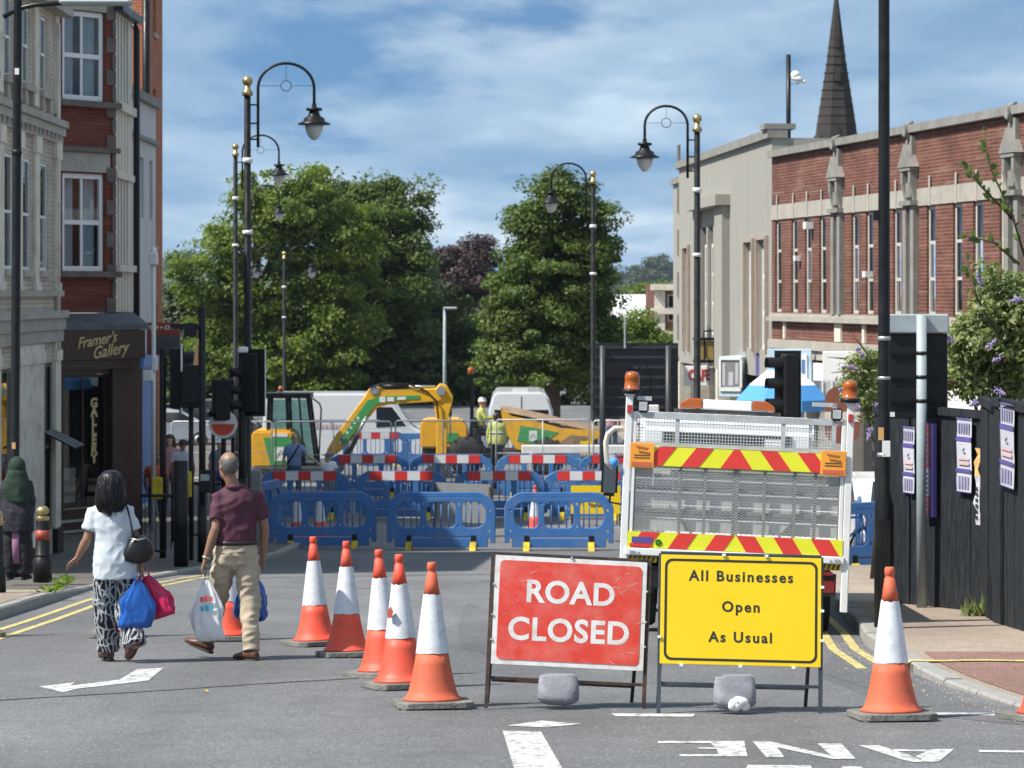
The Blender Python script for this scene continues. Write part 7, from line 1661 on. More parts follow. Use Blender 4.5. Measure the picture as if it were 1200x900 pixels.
# brown round sign behind the truck's right beacon
d = 52; c = W(987, 480, d); t = thing('brown_sign', 'brown rounded sign with a cream band behind the right beacon', 'road sign', (c.x, d, gz(d) + .12)); zz_ = c.z - gz(d) - .12; mb = MB(); lp = rrect(-.32, .32, zz_ - .62, zz_ + .42, .25, 6); mb.prism(lp, -.01, .01); mb.build('plate', 'brown_sign', t); mb = MB(); mb.bx(-.32, .32, -.018, -.0105, zz_ - .22, zz_ - .04); mb.build('band', 'render_pale', t); mb = MB(); mb.tube([(.1, .05, 0), (.1, .05, zz_ + .2)], .04, 8); mb.build('post', 'grey_post', t)
# ---------------------------------------------------------------- people
mat('skin_brown', (0.275, 0.145, 0.09), 0.5, var=0.08, vs=8); mat('skin_pale', (0.52, 0.32, 0.24), 0.5, var=0.08, vs=8)
mat('hair_black', (0.006, 0.0055, 0.006), 0.42, spec=.35, var=0.3, vs=30, stretch=(3, 3, .3)); mat('hair_grey', (0.10, 0.095, 0.09), 0.6, var=0.6, vs=60)
mat('hair_brown', (0.06, 0.035, 0.02), 0.5, var=0.3)
mat('shirt_maroon', (0.075, 0.018, 0.036), 0.75, var=0.12, vs=9, bump=0.15, bs=240); mat('trousers_khaki', (0.43, 0.36, 0.26), 0.8, var=0.10, vs=6, bump=0.1, bs=200)
mat('shoe_brown', (0.12, 0.05, 0.03), 0.45, var=0.2); mat('shoe_sole', (0.03, 0.025, 0.022), 0.8); mat('belt', (0.02, 0.014, 0.012), 0.4)
mat('shirt_white', (0.52, 0.57, 0.61), 0.8, var=0.04); mat('bag_white', (0.74, 0.75, 0.75), 0.35, var=0.05); mat('bag_blue', (0.01, 0.10, 0.42), 0.28, var=0.12, coat=.3); mat('bag_pink', (0.55, 0.012, 0.085), 0.35, var=0.1); mat('bag_print', (0.05, 0.42, 0.55), 0.4)
mat('leather_black', (0.008, 0.008, 0.009), 0.35, var=0.1); mat('cloth_black', (0.012, 0.012, 0.015), 0.85, var=0.2); mat('scarf_green', (0.010, 0.032, 0.018), 0.85, var=0.25)
mat('cloth_pink', (0.30, 0.14, 0.24), 0.8, var=.1); mat('shirt_blue', (0.20, 0.28, 0.46), 0.8, var=.08); mat('hi_vis', (0.44, 0.50, 0.12), 0.6, var=.12, dirt=((.3, .3, .15), .5)); mat('hi_vis_band', (0.6, 0.6, 0.58), .4)
mat('navy', (0.018, 0.022, 0.05), .8, var=.2); mat('grey_cloth', (0.22, 0.22, 0.23), .85, var=.15); mat('denim', (0.06, 0.09, 0.17), .85, var=.2); mat('pink_top', (0.5, 0.26, 0.26), .8); mat('watch', (0.5, 0.48, 0.4), .25, .8)
def pattern_mat(name, scale, base, mark_, thr, stretch=(1, 1, 1), second=None):
    m = bpy.data.materials.new(name); m.use_nodes = True; t = m.node_tree; b = t.nodes['Principled BSDF']; b.inputs['Roughness'].default_value = .85
    tc = N(t, 'ShaderNodeTexCoord'); mp = N(t, 'ShaderNodeMapping'); mp.inputs['Scale'].default_value = stretch; L(t, tc.outputs['Object'], mp.inputs[0])
    dn = N(t, 'ShaderNodeTexNoise', Scale=5.0, Detail=2.0); L(t, mp.outputs[0], dn.inputs['Vector'])
    ad = N(t, 'ShaderNodeMix', data_type='RGBA'); ad.inputs[0].default_value = .12; L(t, mp.outputs[0], ad.inputs[6]); L(t, dn.outputs['Color'], ad.inputs[7])
    vo = N(t, 'ShaderNodeTexVoronoi', Scale=scale); vo.feature = 'DISTANCE_TO_EDGE'; L(t, ad.outputs[2], vo.inputs['Vector'])
    wv = N(t, 'ShaderNodeTexWave', Scale=scale * .9, Distortion=5.0, Detail=1.5); L(t, ad.outputs[2], wv.inputs['Vector'])
    v2 = N(t, 'ShaderNodeTexVoronoi', Scale=scale * .6); L(t, ad.outputs[2], v2.inputs['Vector'])
    f = RAMP(t, vo.outputs[0], [(thr, 1), (thr + .03, 0)])
    f2 = RAMP(t, wv.outputs[0], [(.68, 0), (.76, 1)]); f3 = RAMP(t, v2.outputs[0], [(.26, 1), (.3, 0)])
    ff = MATH(t, 'MAXIMUM', f, MATH(t, 'MULTIPLY', f2, MATH(t, 'SUBTRACT', 1.0, f3)))
    mx_ = N(t, 'ShaderNodeMix', data_type='RGBA'); L(t, ff, mx_.inputs[0]); mx_.inputs[6].default_value = (*base, 1); mx_.inputs[7].default_value = (*mark_, 1)
    L(t, mx_.outputs[2], b.inputs['Base Color']); M[name] = m
pattern_mat('trousers_pattern', 11.0, (0.012, 0.012, 0.016), (0.36, 0.375, 0.39), .045); pattern_mat('dress_floral', 14.0, (0.005, 0.006, 0.016), (0.028, 0.026, 0.04), .03)

def loft(mb, rings, n=20, p=0.85):
    vs = []; k = len(rings)
    for c, rv_, fv in rings:
        c, rv_, fv = Vector(c), Vector(rv_), Vector(fv)
        for j in range(n):
            a = 2 * PI * j / n; ca, sa = math.cos(a), math.sin(a)
            vs.append(c + rv_ * math.copysign(abs(ca) ** p, ca) + fv * math.copysign(abs(sa) ** p, sa))
    mb.add(vs, [(i * n + j, i * n + (j + 1) % n, (i + 1) * n + (j + 1) % n, (i + 1) * n + j) for i in range(k - 1) for j in range(n)], sm=True)
    mb.add(vs[:n], [tuple(range(n - 1, -1, -1))]); mb.add(vs[-n:], [tuple(range(n))])
def hand(mb, wr, d, palm_n, s=1.0, curl=.9, side=1):
    d = Vector(d).normalized(); nn = Vector(palm_n); nn = (nn - d * nn.dot(d)).normalized(); sd = d.cross(nn) * side
    wr = Vector(wr); loft(mb, [(wr - d * .02, sd * .026 * s, nn * .018 * s), (wr + d * .02 * s, sd * .033 * s, nn * .017 * s), (wr + d * .06 * s, sd * .041 * s, nn * .015 * s), (wr + d * .09 * s, sd * .039 * s, nn * .012 * s)], 12)
    for i, (o, l) in enumerate(((-.031, .068), (-.0105, .078), (.0105, .073), (.031, .056))):
        b = wr + d * (.082 if i in (1, 2) else .075) * s + sd * o * s; c = curl * (1 + .12 * i); pts = [b]; dd = d
        for j, f in enumerate((.45, .32, .23)):
            ang = c * (.35 + .3 * j); dd = (dd * math.cos(ang) + nn * math.sin(ang)).normalized(); pts.append(pts[-1] + dd * l * f * s)
        mb.tube(pts, [.0098 * s, .0092 * s, .0085 * s, .007 * s], 8)
    b = wr + d * .03 * s - sd * .032 * s; mb.tube([b, b + (d * .6 - sd * .55 + nn * .35).normalized() * .035 * s, b + (d * .9 - sd * .35 + nn * .6).normalized() * .066 * s], [.013 * s, .0105 * s, .008 * s], 8)
def head(mb, c, yaw, s=1.0, pitch=0.0):
    Rm = Matrix.Rotation(yaw, 3, 'Z') @ Matrix.Rotation(pitch, 3, 'X'); c = Vector(c)      # local -y is the face
    mb.ell(c + Rm @ Vector((0, .012, .025)) * s, (.077 * s, .097 * s, .098 * s), 20, 14, rot=Rm)
    mb.ell(c + Rm @ Vector((0, -.028, -.045)) * s, (.058 * s, .066 * s, .075 * s), 16, 10, rot=Rm)
    mb.ell(c + Rm @ Vector((0, -.098, -.012)) * s, (.014 * s, .020 * s, .026 * s), 8, 6, rot=Rm); mb.ell(c + Rm @ Vector((0, -.085, .03)) * s, (.055 * s, .015 * s, .012 * s), 10, 6, rot=Rm)
    mb.ell(c + Rm @ Vector((0, -.088, -.058)) * s, (.024 * s, .010 * s, .010 * s), 10, 6, rot=Rm); mb.ell(c + Rm @ Vector((0, -.078, -.098)) * s, (.025 * s, .02 * s, .018 * s), 10, 6, rot=Rm)
    for sx in (-1, 1): mb.ell(c + Rm @ Vector((sx * .078, .012, -.008)) * s, (.011 * s, .020 * s, .032 * s), 8, 8, rot=Rm)
    return Rm
def eyes(par, c, Rm, s=1.0):
    mb = MB()
    for sx in (-1, 1): mb.ell(Vector(c) + Rm @ Vector((sx * .031, -.083, .008)) * s, (.012 * s, .008 * s, .008 * s), 8, 6, rot=Rm)
    mb.build('eye', 'leather_black', par)
def shoe(t, an, d, m='shoe_brown', s=1.0, up=(0, 0, 1), name='shoe'):
    an = Vector(an); d = Vector(d).normalized(); u = Vector(up); u = (u - d * u.dot(d)).normalized(); r_ = d.cross(u)
    mb = MB(); b = an - u * .055 * s
    loft(mb, [(b - d * .075 * s + u * .02 * s, r_ * .028 * s, u * .032 * s), (b - d * .03 * s + u * .035 * s, r_ * .038 * s, u * .055 * s), (b + d * .05 * s + u * .022 * s, r_ * .042 * s, u * .042 * s), (b + d * .12 * s + u * .008 * s, r_ * .048 * s, u * .03 * s), (b + d * .185 * s - u * .0 * s, r_ * .036 * s, u * .02 * s), (b + d * .205 * s, r_ * .015 * s, u * .01 * s)], 14, 1.0)
    o = mb.build(name, m, t); mb = MB()
    loft(mb, [(b - d * .085 * s - u * .02 * s, r_ * .025 * s, u * .012 * s), (b - d * .03 * s - u * .022 * s, r_ * .038 * s, u * .013 * s), (b + d * .12 * s - u * .022 * s, r_ * .05 * s, u * .011 * s), (b + d * .205 * s - u * .016 * s, r_ * .022 * s, u * .008 * s)], 12, .9); mb.build('sole', 'shoe_sole', o)
def person(label, px, pd, J, yaw, skin, top, legs, hair, shoes=('shoe_brown', (0, 1, 0), (0, 1, 0)), dz=0.0, rz=0.0, vox=.012, head_yaw=None, head_s=1.0, belly=.13, sh_w=.19, hem=None, top_m='shirt_blue', leg_m='denim', sleeve=.62, leg_r=(.088, .066, .052), waist=1.0, extra=None, d_lift=0.0, waist_w=.165, wr=.006, hands=None, pitch=0):
    g = gz(pd) + dz; t = thing('person', label, 'person', (gx(px, pd), pd, g), rz)
    V3 = lambda k: Vector(J[k]); rv_ = Vector((math.cos(yaw), math.sin(yaw), 0)); fv = Vector((-math.sin(yaw), math.cos(yaw), 0))
    nk, pel = V3('neck'), (V3('hipL') + V3('hipR')) / 2; shc = (V3('shL') + V3('shR')) / 2; tl = (nk - pel).length
    P = lambda f: pel.lerp(nk, f)
    def torso(mb, lo, g_=0.0):
        prof = [(lo, waist_w + (.004 if lo >= 0 else .038), belly + (0 if lo >= 0 else .03)), (.18, waist_w + (0 if lo >= 0 else .036), belly + (0 if lo >= 0 else .026)), (.42, waist_w + .008, belly), (.66, sh_w - .005, belly - .005), (.80, sh_w + .002, belly - .015), (.90, sh_w - .03, belly - .03), (.98, sh_w * .5, belly - .055), (1.03, .062, .06)]
        loft(mb, [(P(f) if f < .7 else P(f).lerp(shc + Vector((0, 0, (f - .84) * tl)), .55), rv_ * (w_ + g_), fv * (d_ + g_)) for f, w_, d_ in prof], 22)
    # body: one continuous surface from head to ankles
    mb = MB(); hc = V3('head'); Rm = head(mb, hc, (yaw + PI) if head_yaw is None else head_yaw, head_s, pitch)
    mb.tube([nk - Vector((0, 0, .06)), nk, hc + Vector((0, 0, -.05))], [.068, .056, .055], 12); torso(mb, .0, -.034)
    for s in 'LR':
        sh, el, w_ = V3('sh' + s), V3('el' + s), V3('wr' + s)
        mb.tube([sh, sh.lerp(el, .35), sh.lerp(el, .75), el, el.lerp(w_, .3), el.lerp(w_, .75), w_], [.046, .043, .039, .040, .042, .031, .025], 12)
        hd = (w_ - el).normalized() if not hands or s not in hands else Vector(hands[s][0]); pn = (fv * -.2 + rv_ * (.9 if s == 'L' else -.9)) if not hands or s not in hands else Vector(hands[s][1])
        hand(mb, w_, hd, pn, 1.0, .95 if not hands or s not in hands else hands[s][2], 1 if s == 'L' else -1)
        hp, kn, an = V3('hip' + s), V3('kn' + s), V3('an' + s); mb.tube([hp, hp.lerp(kn, .4), kn, kn.lerp(an, .35), an, an - Vector((0, 0, .03))], [.075, .062, .048, .048, .034, .036], 12)
    body = remesh(mb, 'body', skin, t, vox * .75, 3); eyes(body, hc, Rm, head_s)
    # clothes
    mb = MB(); torso(mb, hem if hem is not None else .1)
    for s in 'LR':
        sh, el = V3('sh' + s), V3('el' + s); w_ = V3('wr' + s)
        if sleeve <= 1: e = sh.lerp(el, sleeve); mb.tube([shc.lerp(sh, .75), sh, sh.lerp(el, sleeve * .5), e], [.075, .072, .068, .070], 14)
        else: e = el.lerp(w_, .92); mb.tube([shc.lerp(sh, .75), sh, sh.lerp(el, .5), el, el.lerp(w_, .5), e], [.078, .075, .066, .058, .052, .046], 14)
    tp = remesh(mb, 'shirt', top_m, t, vox, 4, wr, 9, wz=.8)
    mb = MB(); pp = P(.02); loft(mb, [(pel + (nk - pel) * (.16 if waist else .1), rv_ * (waist_w + .002), fv * (belly - .004)), (pel + Vector((0, 0, .02)), rv_ * (waist_w + .012), fv * (belly + .002)), (pel - Vector((0, 0, .07)), rv_ * (waist_w + .005), fv * (belly - .005)), (pel - Vector((0, 0, .12)), rv_ * .1, fv * .08)], 20)
    for s in 'LR':
        hp, kn, an = V3('hip' + s), V3('kn' + s), V3('an' + s); mb.tube([hp + Vector((0, 0, .03)), hp.lerp(kn, .35), kn, kn.lerp(an, .5), an + Vector((0, 0, .0))], [leg_r[0], leg_r[0] * .97, leg_r[1] + .004, (leg_r[1] + leg_r[2]) / 2, leg_r[2]], 16)
    lg = remesh(mb, 'trousers', leg_m, t, vox, 4, wr * 1.3, 8, wz=1.1)
    for s, dd in (('L', shoes[1]), ('R', shoes[2])): shoe(t, V3('an' + s), dd, shoes[0], up=(shoes[3] if len(shoes) > 3 and s == 'R' else (0, 0, 1)))
    hb = MB()
    if hair[0] == 'short': hb.ell(hc + Rm @ Vector((0, .022, .034)) * head_s, (.084 * head_s, .1 * head_s, .099 * head_s), 20, 14, rot=Rm); hb.ell(hc + Rm @ Vector((0, .06, -.03)) * head_s, (.066 * head_s, .052 * head_s, .06 * head_s), 14, 9, rot=Rm)
    elif hair[0] == 'bald':                                  # a ring of grey round the sides and back, crown bare
        n, k = 44, 16; vs = []
        for i in range(n + 1):
            a = R(-8) + R(196) * i / n; edge = max(0, math.sin(a)); top_ = R(66) - R(6) * edge + R(5) * noise.noise(Vector((i * .35, 2, 1))); bot = R(106) + R(26) * edge + R(4) * noise.noise(Vector((i * .4, 7, 1)))
            for j in range(k + 1):
                th = top_ + (bot - top_) * j / k; f = 1.012 + .05 * math.sin(PI * j / k) ** .6 * (.5 + .5 * edge) + .012 * noise.noise(Vector((i * .9, j * .35, 4)))
                vs.append(hc + Rm @ Vector((.079 * math.sin(th) * math.cos(a) * f, .012 + .098 * math.sin(th) * math.sin(a) * f, .025 + .10 * math.cos(th) * (1.0 if th < PI / 2 else 1.25))) * head_s)
        hb.add(vs, [(i * (k + 1) + j, (i + 1) * (k + 1) + j, (i + 1) * (k + 1) + j + 1, i * (k + 1) + j + 1) for i in range(n) for j in range(k)], sm=True)
    elif hair[0] == 'long':
        n = 60; k = 22; zs = [(.152, .012), (.148, .04), (.135, .066), (.11, .088), (.07, .102), (.02, .110), (-.04, .117), (-.10, .122), (-.15, .118), (-.185, .104), (-.20, .07)]; vs = []
        for zi, (z, r_) in enumerate(zs):
            for j in range(n):
                a = 2 * PI * j / n; strand = 1 + (.05 * noise.noise(Vector((math.cos(a) * 7, math.sin(a) * 7, z * 2))) + .02 * math.sin(j * 2.1 + z * 9)) * min(1, zi / 4)
                front = -math.sin(a); rr = r_ * strand * (1.06 if front < 0 else 1 - .45 * max(0, front) * (1 if z < .07 else 0)); vs.append(hc + Rm @ Vector((rr * math.cos(a) * .98, .028 + rr * 1.05 * math.sin(a), z + (.03 * noise.noise(Vector((j * .35, 3, 9))) if zi > 7 else 0))) * head_s)
        for q in range(110):
            a = rnd.uniform(-.25, PI + .25); z0_ = rnd.uniform(.02, .12); ln = rnd.uniform(.16, .34); pts_ = []; ph = rnd.uniform(0, 6)
            for u in range(7):
                z = z0_ - ln * u / 6; r_ = float(np.interp(-z, [-zz_[0] for zz_ in zs], [zz_[1] for zz_ in zs])) * 1.05 + .001 + (.010 * max(0, u - 4) if q % 5 == 0 else 0); aa = a + .05 * math.sin(u * .8 + ph)
                pts_.append(hc + Rm @ Vector((r_ * math.cos(aa), .028 + r_ * 1.08 * math.sin(aa), max(z, -.235))))
            hb.tube(pts_, [.002, .005, .006, .006, .005, .004, .001], 5)
        hb.add(vs, [(i * n + j, i * n + (j + 1) % n, (i + 1) * n + (j + 1) % n, (i + 1) * n + j) for i in range(len(zs) - 1) for j in range(n)], sm=True); hb.add(vs[:n], [tuple(range(n))]); hb.add(vs[-n:], [tuple(range(n))])
    elif hair[0] == 'helmet':
        hb.lathe([(.13, -.0), (.128, .012), (.112, .014), (.108, .06), (.085, .10), (.04, .122), (0, .125)], hc + Vector((0, 0, .045)), 18)
    elif hair[0] == 'cap':
        hb.ell(hc + Rm @ Vector((0, .015, .05)), (.09, .105, .085), 16, 10, rot=Rm); hb.ell(hc + Rm @ Vector((0, -.10, .05)), (.075, .09, .012), 12, 6, rot=Rm)
    if hair[0] == 'helmet': hb.build('helmet', hair[1], t)
    elif hair[0] == 'cap': remesh(hb, 'cap', hair[1], t, .012, 2)
    elif hair[0] in ('bald', 'long'): hb.build('hair', hair[1], t)
    elif hair[0] != 'none': remesh(hb, 'hair', hair[1], t, .009, 2, .004, 34, wz=.25)
    return t, rv_, fv
# --- the man
man = dict(head=(-.02, .0, 1.655), neck=(.03, .015, 1.475), shL=(-.095, -.045, 1.385), shR=(.215, .06, 1.39), elL=(-.115, -.12, 1.13), wrL=(-.205, -.10, .86), elR=(.285, .09, 1.13), wrR=(.265, .14, .86), hipL=(-.04, -.01, .90), hipR=(.125, .03, .90), knL=(-.125, .14, .52), anL=(-.225, .20, .135), knR=(.165, .02, .50), anR=(.185, -.09, .085))
md = gd(773); mt, rv_, fv = person('person in a maroon shirt and khaki trousers walking with a white carrier bag', 270, md, man, R(16), 'skin_brown', None, None, ('bald', 'hair_grey'), ('shoe_brown', (-.85, .45, .30), (-.72, .62, 0)), vox=.009, head_yaw=R(180 + 34), top_m='shirt_maroon', leg_m='trousers_khaki', sleeve=.72, belly=.135, sh_w=.215, waist_w=.175, leg_r=(.108, .088, .072), hem=.17, wr=.011)
mb = MB(); n = 26; pel = Vector((.043, .01, .90)); c = pel + Vector((0, 0, .105))
loft(mb, [(c - Vector((0, 0, .017)), rv_ * .183, fv * .139), (c + Vector((0, 0, .017)), rv_ * .183, fv * .139)], 26); mb.build('belt', 'belt', mt)
mb = MB(); c = Vector((.036, .0, 1.50)); loft(mb, [(c - Vector((0, 0, .035)), rv_ * .085, fv * .082), (c + Vector((0, .0, .005)), rv_ * .073, fv * .072)], 20); mb.build('collar', 'shirt_maroon', mt)
mb = MB(); q = Vector(man['wrL']) + Vector((.008, 0, .025)); mb.lathe([(.034, -.009), (.036, 0), (.034, .009)], q, 14, axis=Matrix.Rotation(R(14), 3, 'Y')); mb.build('watch', 'watch', mt)
mb = MB(); mb.tube([(.07, -.13, .93), (.1, -.125, .925), (.14, -.12, .93)], .004, 5); mb.tube([(-.06, -.125, .92), (-.02, -.13, .915), (.02, -.132, .918)], .004, 5); mb.build('pocket_seam', 'belt', mt)
def carrier(name, label, loc, W_, H_, D_p, m, seed, print_=None, lean=0.0, rz=0.0, handle=.22):
    t = thing(name, label, 'bag', loc, rz, None, rot=(0, lean, rz)); n, k = 64, 54; vs = []      # origin at the hand; hangs down
    for i in range(k + 1):
        f = i / k; z = -handle * .35 - (H_ - handle * .35) * f
        w_ = W_ / 2 * (.16 + .84 * min(1, (f / .5)) ** .9) * (1 - .12 * max(0, (f - .8) / .2) ** 2); dd = D_p / 2 * (.2 + .8 * math.sin(min(1, f * 1.15) * PI * .55)) * (1 - .5 * max(0, (f - .85) / .15) ** 2)
        for j in range(n):
            a = 2 * PI * j / n; ca, sa = math.cos(a), math.sin(a); cr = 1 + .26 * noise.noise(Vector((ca * 2.2, sa * 2.2, f * 2.0 + seed))) + .13 * noise.noise(Vector((ca * 6, sa * 6, f * 3 + seed))) + .10 * math.sin(a * 9 + seed + 2 * f) * max(0, 1 - f * 1.5) + .07 * (1 - 2.4 * abs(noise.noise(Vector((ca * 4.5 + seed, sa * 4.5, f * 5)))) - .5 * abs(noise.noise(Vector((ca * 11, sa * 11 + seed, f * 12)))))
            vs.append((w_ * math.copysign(abs(ca) ** .7, ca) * cr + W_ * .22 * f * noise.noise(Vector((f * 2.5, seed, 1))), dd * math.copysign(abs(sa) ** .8, sa) * cr, z + .012 * noise.noise(Vector((ca * 4, sa * 4, seed)))))
    mb = MB(); mb.add(vs, [(i * n + j, i * n + (j + 1) % n, (i + 1) * n + (j + 1) % n, (i + 1) * n + j) for i in range(k) for j in range(n)], sm=True); mb.add(vs[-n:], [tuple(range(n))]); mb.build('sack', m, t)
    mb = MB()
    for sx in (-1, 1): mb.tube([(sx * .012, 0, .0), (sx * .02, sx * .01, -handle * .2), (sx * W_ * .12, 0, -handle * .75)], [.008, .012, .02], 8, sq=.4)
    mb.build('handle', m, t)
    if print_:
        for z_, col, s_ in print_: 
            mb = MB()
            for q in range(3): mb.bx(-.055 + q * .04, -.03 + q * .04, -D_p / 2 - .006, -D_p / 2 - .002, z_ - .02, z_ + .02 + .01 * (q % 2))
            o = mb.build('print', col, t)
    return t
def at(pd, x, y, z, px): return (gx(px, pd) + x, pd + y, gz(pd) + z)
hl_ = Vector(man['wrL']) + Vector((-.03, .0, -.085)); carrier('carrier_bag', 'white plastic carrier bag with blue and red print in the man\'s left hand', at(md, hl_.x + .035, hl_.y, hl_.z, 270), .26, .60, .11, 'bag_white', 3, [(-.32, 'bag_print', 1), (-.24, 'sign_red', 1)], R(-3), 0)
hr_ = Vector(man['wrR']) + Vector((0, .02, -.09)); carrier('carrier_bag', 'blue plastic bag half hidden behind the man\'s right leg', at(md, hr_.x - .08, hr_.y + .12, hr_.z, 270), .27, .46, .2, 'bag_blue', 8, None, R(6), 0)
# --- the woman
wd_ = gd(776); wom = dict(head=(-.06, .0, 1.475), neck=(-.045, .0, 1.335), shL=(-.195, -.01, 1.265), shR=(.07, .03, 1.265), elL=(-.255, -.03, 1.04), wrL=(-.345, .03, .88), elR=(.155, .02, 1.03), wrR=(.195, .02, .83), hipL=(-.105, 0, .80), hipR=(.055, .02, .80), knL=(-.12, .06, .42), anL=(-.095, .12, .09), knR=(.07, .02, .42), anR=(.165, -.12, .16))
wt, wrv, wfv = person('person in a white t-shirt and black and white patterned trousers walking with shopping', 138, wd_, wom, R(6), 'skin_brown', None, None, ('long', 'hair_black'), ('shoe_brown', (-.4, .8, 0), (-.35, .45, -.82), (0.2, -.85, -.55)), vox=.009, head_yaw=R(180 + 10), top_m='shirt_white', leg_m='trousers_pattern', sleeve=.66, belly=.135, sh_w=.172, waist_w=.150, leg_r=(.10, .098, .10), hem=-.17, wr=.009, hands={'L': ((-.75, .3, -.6), (.5, -.2, -.5), .5), 'R': ((.1, 0, -1), (-.9, 0, 0), .95)})
mb = MB(); n = 14; q0 = Vector((.085, .05, 1.30)); q1 = Vector((.155, -.08, .98))
mb.tube([q0 + Vector((0, -.10, .02)), Vector((.125, -.12, 1.2)), Vector((.15, -.13, 1.06))], .013, 8, sq=.5); mb.tube([q0 + Vector((-.02, .0, .03)), Vector((.14, .05, 1.2)), Vector((.21, -.02, 1.06))], .013, 8, sq=.5)
hbg = thing('handbag', 'shiny black handbag hanging from the woman\'s right shoulder', 'handbag', (gx(138, wd_), wd_, gz(wd_))); mb.build('strap', 'leather_black', hbg)
mb = MB(); loft(mb, [((.185, -.06, 1.08), (.045, 0, 0), (0, .05, 0)), ((.19, -.06, 1.02), (.10, 0, 0), (0, .07, 0)), ((.185, -.06, .93), (.135, .03, 0), (0, .085, 0)), ((.18, -.06, .87), (.115, .03, 0), (0, .075, 0)), ((.17, -.06, .845), (.06, .0, 0), (0, .04, 0))], 22); mb.v = [(v[0], v[1] + .012 * noise.noise(Vector((v[0] * 30, 1, v[2] * 16))), v[2]) for v in mb.v]; mb.build('pouch', 'leather_black', hbg)
mb = MB(); mb.tube([(.13, -.135, 1.055), (.19, -.145, 1.045), (.245, -.11, 1.055)], .008, 6); mb.build('zip', 'steel', hbg)
carrier('carrier_bag', 'shiny blue plastic bag in the woman\'s right hand', at(wd_, .185, -.10, .775, 138), .27, .47, .10, 'bag_blue', 21, None, R(0), R(10)); carrier('carrier_bag', 'pink carrier bag tucked behind the woman\'s shiny blue one', at(wd_, .215, .04, .80, 138), .30, .45, .08, 'bag_pink', 33, None, R(-17), R(-15))
# --- shopper in a green headscarf
hd_ = gd(679, .12); J = dict(head=(.0, 0, 1.475), neck=(0, .0, 1.335), shL=(-.14, 0, 1.27), shR=(.14, 0, 1.27), elL=(-.21, .0, 1.02), wrL=(-.18, -.08, .85), elR=(.20, .0, 1.02), wrR=(.17, .06, .84), hipL=(-.08, 0, .80), hipR=(.08, 0, .80), knL=(-.09, 0, .42), anL=(-.1, 0, .08), knR=(.09, 0, .42), anR=(.1, 0, .08))
ht_, a_, b_ = person('person in a dark green headscarf and dark floral tunic at the far left pavement', 20, hd_, J, R(0), 'skin_brown', None, None, ('none', None), ('cloth_black', (0, 1, 0), (.2, .9, 0)), .12, vox=.014, top_m='dress_floral', leg_m='cloth_black', sleeve=1.5, hem=-.30, leg_r=(.12, .115, .11), sh_w=.18, waist_w=.185, belly=.14)
mb = MB(); mb.ell((0, .01, 1.50), (.115, .13, .135), 18, 12); loft(mb, [((0, 0, 1.44), (.12, 0, 0), (0, .13, 0)), ((0, 0, 1.33), (.17, 0, 0), (0, .14, 0)), ((0, 0, 1.22), (.215, 0, 0), (0, .155, 0)), ((0.02, -.02, 1.05), (.17, 0, 0), (0, .15, 0)), ((.02, -.03, .98), (.1, 0, 0), (0, .1, 0))], 22); remesh(mb, 'headscarf', 'scarf_green', ht_, .013, 4, .012, 7, wz=.5)
mb = MB(); loft(mb, [((-.0, -.10, .72), (.055, 0, 0), (0, .03, 0)), ((-.0, -.10, .45), (.05, 0, 0), (0, .03, 0)), ((.01, -.10, .22), (.045, 0, 0), (0, .03, 0))], 12); mb.build('pink_underskirt', 'cloth_pink', ht_)
carrier('carrier_bag', 'small pale bag held by the person in the green headscarf', (gx(20, hd_) + .19, hd_ + .05, gz(hd_) + .88), .11, .34, .08, 'bag_white', 5)
# --- people in the works and beyond
ST = dict(head=(0, 0, 1.62), neck=(0, 0, 1.47), shL=(-.17, 0, 1.40), shR=(.17, 0, 1.40), elL=(-.24, .0, 1.13), wrL=(-.22, .08, .88), elR=(.24, .0, 1.13), wrR=(.22, .08, .88), hipL=(-.09, 0, .90), hipR=(.09, 0, .90), knL=(-.1, 0, .48), anL=(-.11, 0, .09), knR=(.1, .03, .48), anR=(.12, -.03, .09))
J = dict(ST); J.update(elR=(.34, -.15, 1.22), wrR=(.58, -.12, 1.02)); bt2, a_, b_ = person('person in a pale blue t-shirt with a cross-body strap reaching to a child', 345, 68, J, R(180), 'skin_pale', None, None, ('bald', 'hair_brown'), vox=.018, top_m='shirt_blue', leg_m='denim', head_yaw=0, hands={'R': ((.9, 0, -.4), (0, 0, -1), .4)}) if 0 else (None, None, None)
J = dict(ST); J.update(shL=(.17, 0, 1.40), shR=(-.17, 0, 1.40), elL=(.33, -.1, 1.20), wrL=(.55, -.15, 1.05), elR=(-.25, 0, 1.13), wrR=(-.24, -.08, .88), hipL=(.09, 0, .9), hipR=(-.09, 0, .9), knL=(.1, 0, .48), knR=(-.1, 0, .48), anL=(.11, 0, .09), anR=(-.11, 0, .09))
bt2, a_, b_ = person('person in a pale blue t-shirt with a black strap reaching out to a child', 345, 67.3, J, R(180), 'skin_pale', None, None, ('none', None), ('shoe_brown', (.2, -1, 0), (-.2, -1, 0)), vox=.017, top_m='shirt_blue', leg_m='denim', head_yaw=R(12), sh_w=.21, belly=.14)
mb = MB(); mb.tube([(.12, -.10, 1.46), (.0, -.155, 1.25), (-.17, -.13, 1.0)], .022, 6, sq=.5); mb.tube([(.12, .06, 1.46), (.0, .155, 1.25), (-.17, .13, 1.0)], .022, 6, sq=.5); mb.build('strap', 'leather_black', bt2)
CH = {k_: tuple(c_v * .72 for c_v in v_) for k_, v_ in ST.items()}; CH['head'] = (0, 0, 1.17)
person('child in a white top and cap beside the person in pale blue', 385, 67.3, CH, R(170), 'skin_pale', None, None, ('cap', 'grey_cloth'), ('shoe_brown', (0, -1, 0), (0, -1, 0)), vox=.016, top_m='white_plain', leg_m='grey_cloth', head_yaw=R(-60), sh_w=.14, waist_w=.125, belly=.10, leg_r=(.07, .055, .045), head_s=.92)
